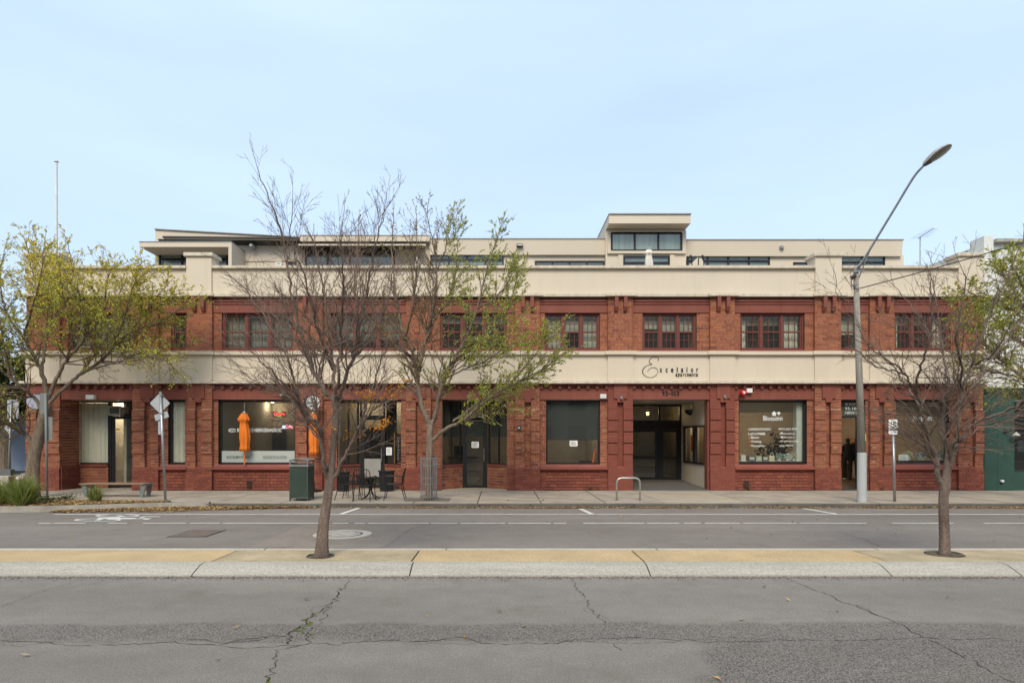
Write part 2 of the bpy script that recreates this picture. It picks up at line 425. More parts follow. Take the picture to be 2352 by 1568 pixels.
MB().prism([(p.x, p.y, .003) for p in orient(ins)], (0,0,.007)).build('plate', M('worn_cover', (.135,.11,.092), .8, .25, 5), pit)
ribs = MB()
for k in range(1, 9):
    a = ins[0].lerp(ins[3], k/9); b = ins[1].lerp(ins[2], k/9); d = (b-a)
    ribs.obox((a.x+d.x*.03, a.y+d.y*.03, .0095), d*.94, (0,.012,0), (0,0,.006))
ribs.build('rib', M('worn_cover_rib', (.19,.155,.13), .8, .2, 5), pit)

# lane paint
def worn_line(y, x0, x1, w, breaks, name):
    """painted line broken into worn dashes"""
    xs = [x0] + breaks + [x1]
    for i in range(0, len(xs)-1, 2):
        a, b = xs[i], xs[i+1]; n = max(2, int((b-a)/.35)); top = []; bot = []
        for k in range(n+1):
            x = a + (b-a)*k/n; top.append((x, y + w/2 + rng.uniform(-.006,.006), .008)); bot.append((x, y - w/2 + rng.uniform(-.006,.006), .008))
        m = MB()
        for k in range(n): m.quad(bot[k], bot[k+1], top[k+1], top[k])
        m.build(name, linew, road_f)
ly = G(1000, 1181.3).y
worn_line(ly, fx(124, ly), 60, .10, [], 'parking_lane_line')
dy = G(1000, 1201.7).y
bk = [fx(u, dy) for u in (117,122,197,247,292,328,428,436,505,512,737,765,800,815,838,845,985,990,1050,1058,1160,1168,1265,1272,1300,1340,1480,1486,1560,1571,1610,1620,1700,1706,1830,1836,1990,2050,2190,2260)]
worn_line(dy, fx(89, dy), 60, .085, bk, 'bicycle_lane_line')
for (u0, v0, u1, v1) in ((783, 1180.6, 825, 1166.6), (1360.5, 1181, 1333, 1168.6), (1921, 1180.5, 1845, 1167.6)):
    a, b = G(u0, v0), G(u1, v1)
    MB().quad((a.x-.06, a.y, .008), (a.x+.06, a.y, .008), (b.x+.06, b.y, .008), (b.x-.06, b.y, .008)).build('parking_bay_mark', linew, road_f)

# bicycle symbol
def bz(x, y): return G(122.5 + x/7.68, 1151.5 + y/7.68)
def ringpx(cx, cy, rx, ry, th, name):
    m = MB(); n = 40
    for k in range(n):
        a0, a1 = 2*math.pi*k/n, 2*math.pi*(k+1)/n
        o0, o1 = bz(cx+rx*math.cos(a0), cy+ry*math.sin(a0)), bz(cx+rx*math.cos(a1), cy+ry*math.sin(a1))
        i0, i1 = bz(cx+rx*th*math.cos(a0), cy+ry*(th-.12)*math.sin(a0)), bz(cx+rx*th*math.cos(a1), cy+ry*(th-.12)*math.sin(a1))
        q = [Vector((p.x, p.y, .008)) for p in (o0, o1, i1, i0)]; q = orient(q); m.quad(*q)
    return m
bike = ringpx(1132, 254, 392, 25, .83, 'wheel')
m2 = ringpx(780, 328, 420, 25, .83, 'wheel'); off = len(bike.v); bike.v += m2.v; bike.f += [tuple(i+off for i in f) for f in m2.f]
for poly in ([(770,288),(1180,280),(1200,322),(980,322),(900,310),(820,335),(720,335),(800,310)], [(1080,246),(1190,246),(1290,268),(1170,266)],
             [(1190,290),(1560,297),(1560,312),(1190,318)], [(1450,304),(1590,268),(1660,264),(1540,304)], [(1640,262),(1900,268),(1870,277),(1640,270)],
             [(1540,302),(1750,296),(1660,324),(1600,322)]):
    bike.poly([(p.x, p.y, .0095) for p in orient([bz(*q) for q in poly])])
bike.build('bicycle_symbol', linew, road_f)

# footpath: bed plus one slab object per concrete bay
foot = struct(MB().box(-60, 60, KY+.14, 40, -.05, PAVE-.012).build('footpath', crackm))
joints = [-60,-42,-30,-24,-20.6,-18.9,-17.1,-15.3,-13.4,-11.5,-9.4,-7.6,-5.8,-4.0,-2.32,-.63,1.05,2.74,4.29,6.55,8.25,9.9,11.6,13.3,15.0,16.7,18.4,22,30,45,60]
for i in range(len(joints)-1):
    a, b = joints[i]+.013, joints[i+1]-.013
    slab = conc2 if abs(joints[i]-4.29) < .1 else conc
    if abs(joints[i]-4.29) < .1:
        MB().box(a, b, KY+.15, 18.05, -.03, PAVE).build('paving_slab', slab, foot); MB().box(a, (a+b)/2-.007, 18.064, 19.9, -.03, PAVE).build('paving_slab', slab, foot)
        MB().box((a+b)/2+.007, b, 18.064, 19.9, -.03, PAVE).build('paving_slab', slab, foot)
    else:
        MB().box(a, b, KY+.15, 19.93 if -15.6 < (a+b)/2 < 16 else 26, -.03, PAVE + rng.uniform(-.003,.003)).build('paving_slab', slab, foot)
struct(MB().box(-60,-15.6,26,80,-.05,.07).build('side_street', aspF))
# kerb stones of the footpath
kerb = struct(MB().box(-60, 60, KY+.02, KY+.14, -.05, PAVE-.01).build('kerb', crackm))
x = -11.4
while x < 60:
    L_ = rng.uniform(1.1, 1.7)
    MB().box(x+.004, x+L_-.004, KY, KY+.143, -.04, PAVE+.002+rng.uniform(-.002,.002)).build('kerb_stone', bluest, kerb, bevel=.012); x += L_
small = G(1207, 1148.2, PAVE)
b_ = thing('footpath_pit_lid', 'small pale rectangular pit lid set in the footpath concrete', 'pit lid', (small.x, small.y, PAVE))
MB().box(small.x-.47, small.x+.47, small.y-.1, small.y+.1, PAVE-.02, PAVE+.008).build('lid', M('pit_lid', (.33,.30,.26), .85, .1, 5), b_, bevel=.006)
MB().box(small.x-.50, small.x+.50, small.y-.13, small.y+.13, PAVE-.02, PAVE+.004).build('rim', crackm, b_)

# planted kerb build-out at the left
bedo = struct(MB().poly([(-60,KY+.3,.06),(-60,15.0,.06),(-11.6,15.02,.06),(-10.6,15.25,.06),(-9.6,15.6,.06),(-8.6,15.86,.06),(-8.4,16.2,.06),(-9.3,16.5,.06),(-12,16.9,.06),(-60,17.2,.06)]).build('garden_bed', soil))
bedo.location.z = PAVE - .045
kp = [(-60,14.86),(-30,14.86),(-14,14.86),(-11.8,14.92),(-10.6,15.12),(-9.5,15.5),(-8.5,15.78),(-7.6,15.90)]
kpts = spline([Vector((x, y, 0)) for x, y in kp[2:]], 5); kpts = [Vector((-60,14.86,0)), Vector((-30,14.86,0))] + kpts
seg0 = 0; kk = 0
while seg0 < len(kpts)-1:
    seg1 = min(seg0 + (1 if seg0 < 2 else 5), len(kpts)-1)
    m = MB()
    for i in range(seg0, seg1):
        a, b = kpts[i], kpts[i+1]; ta = (kpts[min(i+1,len(kpts)-1)]-kpts[max(i-1,0)]).normalized(); tb = (kpts[min(i+2,len(kpts)-1)]-kpts[i]).normalized()
        na, nb = Vector((-ta.y, ta.x, 0)), Vector((-tb.y, tb.x, 0))
        prof = [(-.10,.006),(0,.02),(.05,.125),(.08,.14),(.19,.14),(.19,0)]
        A = [a + na*p + Vector((0,0,z)) for p, z in prof]; B = [b + nb*p + Vector((0,0,z)) for p, z in prof]
        for k in range(len(prof)-1): m.quad(A[k], B[k], B[k+1], A[k+1])
    m.build('kerb_section', M('grey_kerb', (.25,.225,.185), .9, .2, 2.2, .4, 70, fine=.1, fscale=45), kerb, smooth=False); seg0 = seg1

# median: near kerb sections, far kerb, gravel panels (each its own piece)
med = struct(MB().box(-60, 60, MY0+.36, MY1-.10, -.05, MT-.02).build('median_strip', crackm))
nearj = [-60,-30,-18,-12.0,-8.4,-4.05,-1.20,1.95,5.10,6.80,9.6,12.5,18,30,60]
def med_x(v): return v
for i in range(len(nearj)-1):
    a, b = nearj[i]+.009, nearj[i+1]-.009
    prof = [(MY0,-.02),(MY0,.022),(MY0+.03,.034),(MY0+.13,.075),(MY0+.22,.106),(MY0+.30,.119),(MY0+.40,MT),(MY0+.40,-.02)]
    MB().prism([(a, y, z) for y, z in prof][::-1], (b-a,0,0)).build('kerb_section', kerbm, med, smooth=False)
panj = [-60,-30,-18,-12.0,-8.1,-4.00,-1.24,1.97,5.32,9.2,12.5,18,30,60]
for i in range(len(panj)-1):
    a, b = panj[i]+.012, panj[i+1]-.012
    mt = sandp if abs(a+4.0) < .1 or (5.2 < a < 9) else sandg
    MB().box(a, b, MY0+.424, MY1-.125, 0, MT-.006+rng.uniform(-.003,.003)).build('gravel_panel', mt, med)
    MB().box(a+.4, b+.4-.0, MY1-.105, MY1, -.02, MT).build('far_kerb_section', M('far_kerb', (.50,.45,.36), .9, .12, 3, .3, 60, fine=.1, fscale=40), med)
# grit line at the foot of the near kerb
gm = MB(); rg = random.Random(3)
for k in range(5200):
    x = rg.uniform(-8, 8); y = MY0 - abs(rg.gauss(0, .075)) - .01; s = rg.uniform(.003, .011); c = rg.uniform(.05, .24)
    gm.poly([(x-s,y-s*.7,.002),(x+s,y-s*.5,.002),(x+s*.3,y+s,.002+s)], (c, c*.9, c*.78)); 
stuff(tag(gm.build('gutter_grit', litterm), 'line of dark grit along the foot of the median kerb', 'grit'))

# cracks in the near lane, with moss where they widen
def crack(px, w=.010, jag=.018, seed=1, mat=crackm, wv=.7, step=.045):
    r = random.Random(seed); P = [G(*p) for p in px]; pts = []
    for a, b in zip(P[:-1], P[1:]):
        n = max(1, int((b-a).length/step))
        for k in range(n): pts.append(a.lerp(b, k/n))
    pts.append(P[-1]); m = MB(); q = []
    for i, p in enumerate(pts):
        t = (pts[min(i+1,len(pts)-1)]-pts[max(i-1,0)]).normalized(); nn = Vector((-t.y, t.x, 0))
        p = p + nn*r.gauss(0, jag); ww = max(.0012, w*.78*(1+r.uniform(-wv, wv)))/2
        q.append((p+nn*ww, p-nn*ww))
    for (a, b), (c, d) in zip(q[:-1], q[1:]):
        m.quad((b.x,b.y,.003),(d.x,d.y,.003),(c.x,c.y,.003),(a.x,a.y,.003))
    return m.build('crack' if mat is crackm else 'moss_in_crack', mat, road_n)
def r1(L): return [((x/1.8375)/1.63265, (y/1.8375+1850)/1.63265) for x, y in L]
def r2(L): return [((x/1.8375+1280)/1.63265, (y/1.8375+1850)/1.63265) for x, y in L]
def r3(L): return [((x/1.8375+2560)/1.63265, (y/1.8375+1850)/1.63265) for x, y in L]
crack(r1([(0,1018),(250,1020),(400,1040),(560,1050),(760,1040),(960,1035),(1200,1022),(1300,1040),(1500,1040),(1640,1010),(1840,985),(2000,980)]), .010, .012, 1)
crack(r1([(0,1040),(150,1048),(270,1030),(420,1022),(600,1022),(820,1025)]), .005, .012, 2)
crack(r1([(1220,1000),(1400,1008),(1560,1028),(1690,1020),(1840,995)]), .007, .012, 3)
crack(r1([(1510,1045),(1580,1062),(1700,1066),(1900,1052),(2100,1040),(2200,1030),(2352,1042)]), .006, .014, 4)
crack(r2([(0,1027),(120,1020),(380,1008),(450,1020),(660,1015),(800,990),(850,992),(970,1030),(1130,1035),(1480,1030),(1650,1000),(1900,995),(2080,990),(2200,1005),(2352,1010)]), .010, .010, 5)
crack(r2([(420,1020),(480,1040),(620,1030),(880,1040),(1000,1018)]), .004, .012, 6)
crack(r2([(900,990),(1100,996),(1350,992),(1480,1025)]), .004, .010, 7)
crack(r2([(1480,1005),(1700,1018),(1850,1030),(2100,1028),(2352,1020)]), .005, .010, 17)
crack(r3([(0,1005),(150,1022),(620,1020),(640,1005),(880,1010),(1180,1010),(1560,1000),(1650,990),(1900,1005),(2160,1000),(2352,1022)]), .008, .010, 8)
crack(r3([(150,985),(400,990),(620,1002)]), .005, .010, 9)
crack(r1([(2352,650),(2320,720),(2250,780),(2190,820),(2130,860),(2100,890),(2020,950),(1990,1000),(1995,1035)]), .016, .022, 10)
crack(r2([(62,600),(30,630),(0,660)]), .010, .014, 11)
crack(r1([(2300,770),(2250,800),(2240,840),(2200,880),(2140,930),(2110,1000),(2120,1035)]), .008, .025, 12)
crack(r1([(2250,770),(2170,775),(2145,800),(2150,830),(2130,860)]), .004, .012, 13)
crack(r1([(2030,930),(1960,980),(1900,985)]), .006, .015, 14)
crack(r1([(2120,1035),(2000,1060),(1950,1062),(1890,1120),(1905,1180),(1870,1240),(1840,1305)]), .010, .016, 15)
crack(r2([(1585,590),(1615,630),(1605,655),(1660,690),(1690,730),(1700,770),(1730,810),(1780,860),(1815,895)]), .009, .020, 16)
crack(r2([(1700,775),(1670,800),(1690,820),(1720,818)]), .004, .010, 18)
crack(r2([(1730,800),(1800,850),(1870,890)]), .004, .012, 19)
crack(r2([(1870,1035),(1900,1060),(1930,1085)]), .005, .010, 20)
crack(r3([(715,590),(830,630),(920,670),(1020,700),(1080,740),(1210,780),(1330,835),(1430,870),(1560,930),(1650,990),(1760,1030),(1840,1080),(2000,1150),(2150,1240),(2300,1300)]), .009, .012, 21)
crack(r3([(1190,765),(1280,800),(1350,840)]), .006, .010, 22)
crack(r1([(550,597),(350,655),(200,710),(0,780)]), .006, .012, 23)
crack(r1([(2130,860),(2110,900),(2090,940),(2110,985)]), .035, .03, 24, mossm, .9)
crack(r1([(2180,830),(2150,850)]), .03, .02, 25, mossm, .9)
crack(r1([(1860,1260),(1840,1305)]), .02, .01, 26, mossm, .9)
# fine cracks in the far lane
road_keep = road_n; road_n = road_f
crack([(1925,1220),(1980,1237),(2020,1254)], .008, .01, 30); crack([(80,1245),(180,1228)], .006, .01, 31)
crack([(355,1240),(390,1233),(380,1234)], .010, .01, 32); crack([(522,1217),(545,1214)], .008, .008, 33)
road_n = road_keep

# fallen leaves: gutter, garden bed, a few on the road
def litter(name, label, spots, seed):
    r = random.Random(seed); m = MB()
    pal = [(.42,.25,.09),(.46,.30,.13),(.30,.17,.08),(.50,.37,.19),(.20,.12,.07),(.56,.38,.10),(.40,.30,.20),(.26,.17,.10)]
    for (x, y, z) in spots(r):
        a = r.uniform(0, 6.28); l = r.uniform(.022,.045); w = l*.45; ca, sa = math.cos(a), math.sin(a); tl = r.uniform(-.018,.018); c = r.choice(pal); k = r.uniform(.7,1.15)
        col = (c[0]*k, c[1]*k, c[2]*k); z0 = z + .006 + abs(tl)
        m.poly([(x-ca*l,y-sa*l,z0-tl),(x+sa*w,y-ca*w,z0+r.uniform(0,.012)),(x+ca*l,y+sa*l,z0+tl),(x-sa*w,y+ca*w,z0+r.uniform(0,.012))], col)
    return stuff(tag(m.build(name, litterm), label, 'leaves'))
def ky_at(x):
    if x > -7.6: return KY
    for a, b in zip(kpts[:-1], kpts[1:]):
        if a.x <= x <= b.x: return a.y + (b.y-a.y)*(x-a.x)/(b.x-a.x)
    return 14.9
def gut(r):
    out = []
    for k in range(11000):
        x = r.uniform(-11, 15); dens = .45 + .55*math.sin(x*1.3)*math.sin(x*.7+1)
        if r.random() > max(.12, dens): continue
        out.append((x, ky_at(x) - .02 - abs(r.gauss(0,.07)), .002))
    for k in range(9500):
        x = r.uniform(-10.9, -5.0); sp = .38*max(.15, 1-abs(x+8.3)/3.2); out.append((x, ky_at(x) - .02 - abs(r.gauss(0, sp)), r.uniform(.0,.03)))
    for k in range(60): out.append((r.uniform(-12,14), r.uniform(9.6,15.5), .002))
    for k in range(22): out.append((r.uniform(-6,7), r.uniform(4.6,8), .002))
    return out
litter('gutter_leaves', 'brown and yellow fallen leaves drifted along the footpath gutter', gut, 5)
def bedl(r):
    out = []
    for k in range(6500):
        x = -8.7 - abs(r.gauss(0, 2.2)); y0 = ky_at(x)+.2; y1 = 16.1 + .28*min(3,(-8.4-x)*.5)
        if y1 > y0: out.append((x, r.uniform(y0, y1), PAVE+.012+r.uniform(0,.03)))
    return out
litter('garden_bed_leaves', 'carpet of brown fallen leaves on the planted kerb bed', bedl, 6)

# the other side of the street, behind the viewpoint: a plain three-storey row that the shop glass reflects
opp = struct(MB().box(-70, 70, -30, -16, 0, 12.8).build('opposite_street_front', M('opposite_render', (.30,.26,.21), .9, .25, .3)))
om = MB().box(0, 1.6, 0, .05, 0, 1.9).mesh('opposite_window'); om.materials.append(M('opposite_glass', (.05,.055,.06), .2))
for k in range(-20, 21):
    for zz in (1.0, 4.3, 7.4, 10.2): inst('opposite_window', om, (k*3.1, -15.99, zz), opp)
# ------------------------------------------------------------------ the brick building
XL, XR = fx(60.5), fx(2259)
bld = thing('brick_building', 'long two storey red brick building with cream bands and rooftop apartments', 'building', (0, 20, PAVE))
COURSE = .0937
BR = []                                            # every brick: (corner, along, depth vector, up, colour, score)
br = random.Random(11)
def bcol(kind):
    k = br.uniform(.88, 1.10); t = br.random()
    if kind == 'raw':
        c = (.285,.096,.054) if t < .5 else (.250,.080,.049) if t < .74 else (.318,.115,.060) if t < .90 else (.185,.062,.044) if t < .98 else (.34,.155,.085)
    elif kind == 'up':
        c = (.298,.100,.053) if t < .5 else (.265,.085,.048) if t < .74 else (.335,.120,.060) if t < .93 else (.20,.065,.042)
    elif kind == 'base':
        c = (.228,.068,.045) if t < .5 else (.198,.058,.042) if t < .8 else (.258,.080,.048); k = br.uniform(.85,1.1)
    else: c = (.212,.064,.044); k = br.uniform(.93,1.07)
    return (c[0]*k, c[1]*k, c[2]*k)
def bricks(p0, p1, z0, z1, depth=.1, kind='raw', score=0, proud=0.0, phase=0, course=None, joint=.017):
    """face of bricks from plan point p0 to p1 (left to right seen from the street)"""
    p0 = Vector((p0[0], p0[1], 0)); p1 = Vector((p1[0], p1[1], 0)); d = p1-p0; Ln = d.length
    if Ln < .03 or z1-z0 < .03: return
    d.normalize(); nrm = Vector((d.y, -d.x, 0)); p0 = p0 + nrm*proud
    n = max(1, round((z1-z0)/(course or COURSE))); ch = (z1-z0)/n; jt = joint if kind != 'painted' else .006
    for r in range(n):
        hdr = (r + phase) % 6 == 5; bl = .125 if hdr else .245
        s = -bl * (.5 if (r+phase) % 2 else 0) ; z = z0 + r*ch
        while s < Ln - .004:
            a, b = max(0, s), min(Ln, s+bl)
            if Ln - b < .045: b = Ln
            if b - a > .02:
                e = .3*jt; aa = a + (0 if a == 0 else e); bb = b - (0 if b == Ln else e)
                o = p0 + d*aa + nrm*br.uniform(-.0015, .003) + Vector((0,0,z+jt*.4))
                BR.append((o, d*(bb-aa), -nrm*depth, Vector((0,0,ch-jt*.8)), bcol(kind), score + (1 if bb-aa > .2 else 0)))
            s = b if b == Ln else s + bl
def core(name, x0, x1, y0, y1, z0, z1, mat, parent=bld): return boxo(name, x0, x1, y0, y1, z0, z1, mat, parent)

Z0 = PAVE
zPlinth = fz(1072); zSill = fz(1066); zLin0 = fz(917); zLin1 = fz(892.5); zBand0 = fz(881); zBandTop = fz(806.5)
zSillU = fz(803); zLinU0 = fz(717); zLinU1 = fz(698); zPar0 = fz(681.5); zParTop = fz(611)
piers = [(60.5,137),(304,364),(429,487),(684,741),(932,990),(1183,1240),(1396.5,1453.5),(1631,1688),(1871.5,1932),(1998,2053),(2201,2259)]
slots = [(84,98),(332,345),(448.7,462.7),(705,719),(955,970),(1204.8,1219.5),(1418,1432),(1655,1667.5),(1897.5,1908),(2020,2031),(2228,2240)]
painted = {6, 7}
PYF, BYF = 20.0, 20.10                              # pier face, bay wall face
corb_me = MB().prism([(0,.0,0),(0,.0,.46),(0,-.14,.46),(0,-.14,.13),(0,-.07,.0)], (.115,0,0)).mesh('corbel'); corb_me.materials.append(redp)
for i, ((a, b), (s0, s1)) in enumerate(zip(piers, slots)):
    xa, xb, xs0, xs1 = fx(a), fx(b), fx(s0), fx(s1); pt = i in painted; kind = 'painted' if pt else 'raw'; mm = mortarp if pt else mortar
    # upper storey shaft
    core('pier', xa+.009, xb-.009, PYF+.009, 20.40, zBandTop-.05, zPar0, mortar)
    bricks((xa,PYF), (xb,PYF), zBandTop-.02, zPar0, .12, 'up', score=3 if 1180 < a < 1900 else 0, phase=i)
    xm = (xa+xb)/2
    for k in (-.205, .09): inst('corbel', corb_me, (xm+k, PYF-.001, fz(715)), bld)
    # ground storey: two rusticated strips and a sunk slot
    core('pier', xa+.009, xs0-.009, PYF+.009, 20.42, Z0-.08, zBand0, mm); core('pier', xs1+.009, xb-.009, PYF+.009, 20.42, Z0-.08, zBand0, mm)
    core('slot_back', xs0-.01, xs1+.01, PYF+.109, 20.41, zPlinth-.05, zBand0, mm)
    bricks((xs0,PYF+.10), (xs1,PYF+.10), fz(1074), zBand0, .03, kind, phase=1)
    for (q0, q1) in ((xa, xs0), (xs1, xb)):
        bricks((q0,PYF), (q1,PYF), fz(939), zBand0, .10, kind, phase=i, score=1)
        for k in range(4):
            v1 = 940.5 + 26.1*k; v0 = v1 + 23.2
            MB().box(q0+.009, q1-.009, PYF-.028, PYF+.02, fz(v0)+.004, fz(v1)-.004).build('rusticated_block', mm, bld)
            bricks((q0,PYF), (q1,PYF), fz(v0), fz(v1), .13, kind, phase=k, proud=.037, course=.082, score=2)
        bricks((q0,PYF), (q1,PYF), fz(1076), fz(1044), .10, kind, phase=i)
        for k in range(4):
            v1 = 940.5 + 26.1*k; bricks((q0,PYF), (q1,PYF), fz(v1+26.1), fz(v1+23.2), .06, kind)
    # plinth below the slot, with its little weathered sill
    core('pier_plinth', xa+.009, xb-.009, PYF-.02, 20.43, Z0-.08, fz(1076), mortarp if pt else mortard)
    bricks((xa,PYF), (xb,PYF), Z0, fz(1076), .12, 'painted' if pt else 'base', proud=.03, phase=i)
    MB().prism([(xs0-.01,PYF-.035,fz(1076.2)),(xs0-.01,PYF+.12,fz(1076.2)),(xs0-.01,PYF+.12,fz(1070)),(xs0-.01,PYF-.035,fz(1074))], (xs1-xs0+.02,0,0)).build('slot_sill', redpl, bld)
    # stepped pendant block at the head of the slot
    xc = (xs0+xs1)/2
    MB().prism([(xc-.215,PYF-.045,zBand0-.005),(xc-.215,PYF-.045,fz(915)),(xc-.105,PYF-.045,fz(915)),(xc-.105,PYF-.045,fz(923.5)),(xc+.105,PYF-.045,fz(923.5)),(xc+.105,PYF-.045,fz(915)),(xc+.215,PYF-.045,fz(915)),(xc+.215,PYF-.045,zBand0-.005)], (0,.16,0)).build('pendant_block', redp, bld)

# bays: (left pier, right pier, upper window (u0,u1,columns), ground opening (u0,u1,type))
bays = [(0,1,(150,309,3),(137,304,'recess')), (1,2,(389,426,1),(382,421.5,'window')), (2,3,(506,671,3),(498,676,'window')), (3,4,(758,921,3),(772,920,'entry')),
        (4,5,(1009.5,1164,3),(1014,1164.5,'entry')), (5,6,(1252,1379,3),(1254.6,1379.6,'window')), (6,7,(1477,1602.4,3),(1454,1631,'lobby')),
        (7,8,(1703,1851.5,3),(1700,1857,'window')), (8,9,(1932.7,1981,1),(1932.7,1992,'door')), (9,10,(2060,2189,3),(2062.8,2186,'window'))]
dent_me = MB().box(0, .096, 0, .11, 0, .125).mesh('dentil'); dent_me.materials.append(redp)
SASHES = []
for bi, (l, r, (w0, w1, ncol), (g0, g1, typ)) in enumerate(bays):
    xa, xb = fx(piers[l][1]), fx(piers[r][0]); a0, a1 = fx(w0), fx(w1); o0, o1 = fx(g0), fx(g1)
    # --- upper wall with its window opening
    for (q0, q1) in ((xa, a0), (a1, xb)):
        if q1-q0 > .03:
            core('wall', q0, q1-.002 if q1 < xb else q1, BYF+.009, 20.39, zBandTop-.05, zLinU0+.01, mortar)
            bricks((q0,BYF), (q1,BYF), zBandTop-.02, zLinU0, .11, 'up', score=3 if 1180 < w0 < 1900 else 0, phase=bi)
    core('lintel', xa+.002, xb-.002, BYF-.03, 20.395, zLinU0, zLinU1, redp); core('moulding', xa+.002, xb-.002, BYF-.06, 20.385, zLinU1+.004, fz(693.5), redp)
    core('moulding', xa+.002, xb-.002, BYF-.09, 20.387, fz(692.5), fz(687.5), redp); core('wall', xa+.002, xb-.002, BYF, 20.383, fz(687), zPar0, redp)
    core('window_sill', a0-.06, a1+.06, BYF-.10, 20.36, zBandTop, zSillU-.004, redpl)
    core('wall', a0, a1, 20.12, 20.38, zBandTop-.1, zBandTop-.002, mortar)
    # --- ground wall
    core('lintel', xa-.002, xb+.002, BYF-.05, 20.40, zLin0, zLin1, redp)
    core('frieze', xa-.002, xb+.002, BYF-.01, 20.402, zLin1+.001, zBand0+.02, redp)
    n = max(2, round((xb-xa)/.30)); 
    for k in range(n+1):
        x = xa + (xb-xa-.096)*k/n; inst('dentil', dent_me, (x, PYF-.02, zLin1-.004), bld)
    for (q0, q1) in ((xa, o0), (o1, xb)):
        if q1-q0 > .03:
            core('wall', q0, q1, BYF+.009, 20.41, Z0-.08, zLin0, mortar); bricks((q0,BYF), (q1,BYF), zPlinth, zLin0, .12, 'raw', score=2, phase=bi)
            bricks((q0,BYF), (q1,BYF), Z0, zPlinth, .12, 'base', phase=bi, proud=.02)
    if typ == 'window':
        core('wall', o0-.002, o1+.002, BYF+.004, 20.412, Z0-.08, fz(1070), mortard)
        bricks((o0,BYF), (o1,BYF), Z0, fz(1077), .10, 'base', phase=bi+1, proud=.02)
        sl = MB().prism([(xa+.01,PYF-.03,fz(1078)),(xa+.01,20.36,fz(1078)),(xa+.01,20.36,fz(1066.5)),(xa+.01,PYF+.08,fz(1066.5)),(xa+.01,PYF+.06,fz(1071.5)),(xa+.01,PYF-.03,fz(1073.5))], (xb-xa-.02,0,0))
        sl.build('window_sill', redpl, bld)

# --- bands and parapet
def moulding(name, y0, z0, z1, jog, mat=creamd):
    """continuous string course that breaks forward over every pier"""
    xs = [XL-.10]
    for k, (a, b) in enumerate(piers):
        pa, pb = fx(a)-.10, fx(b)+.10
        if k == 0: pa = XL-.14
        if k == len(piers)-1: pb = XR+.01
        core(name, pa, pb, y0-jog, 20.45, z0, z1, mat)
        if k < len(piers)-1: core(name, pb+.003, fx(piers[k+1][0])-.103, y0, 20.45, z0-.006, z1-.006, mat)
band = core('cream_band', XL-.005, XR-.004, 20.03, 20.43, zBand0+.02, zBandTop-.06, cream)
for a, b in piers: core('band_pilaster', max(fx(a)-.01, XL-.01), min(fx(b)+.01, XR-.002), 19.975, 20.2, fz(876), fz(814), cream)
moulding('band_moulding', 19.93, fz(814.5), zBandTop, .05, cream)
core('band_ledge', XL-.16, XR-.002, 19.84, 20.44, zBand0, fz(875.5), creamd)
core('parapet', XL-.003, XR-.003, 20.02, 20.32, zPar0+.02, fz(617), cream)
moulding('parapet_moulding', 19.90, zPar0, fz(675.5), .06)
prev = XL-.08
for k in (0, 2, 8, 10):
    a, b = piers[k]; a = max(a, 60.5); xa_, xb_ = fx(a), fx(b)
    if k == 10: xa_ = fx(2200)
    core('parapet_pier', xa_, xb_-.001, 19.96, 20.50, zPar0+.03, fz(590), cream)
    MB().box(xa_-.06, xb_+(.06 if k < 10 else .0), 19.89, 20.57, fz(590)+.001, fz(581.5)).build('pier_cap', creamd, bld, bevel=.012)
    if xa_ > prev+.3: core('parapet_coping', prev+.001, xa_-.002, 19.91, 20.40, fz(617), zParTop, creamd)
    prev = xb_
# flat roof deck, side and rear walls
core('roof_deck', XL+.05, XR-.05, 20.30, 31.9, 6.2, 6.4, M('roof_membrane', (.22,.21,.19), .9))
core('side_wall', XL+.02, XL+.32, 20.46, 32, Z0-.05, 6.9, brickm if False else M('side_brick', (.27,.075,.04), .9, .2, 6))
core('rear_wall', XL+.33, XR-.05, 31.92, 32, Z0-.05, 6.19, M('side_brick', (.27,.075,.04)))
core('ceiling_slab', XL+.33, XR-.05, 20.46, 31.9, fz(893), fz(884), intce)

blindg = M('grey_blind', (.30,.315,.29), .9, .12, 2, fine=.02)
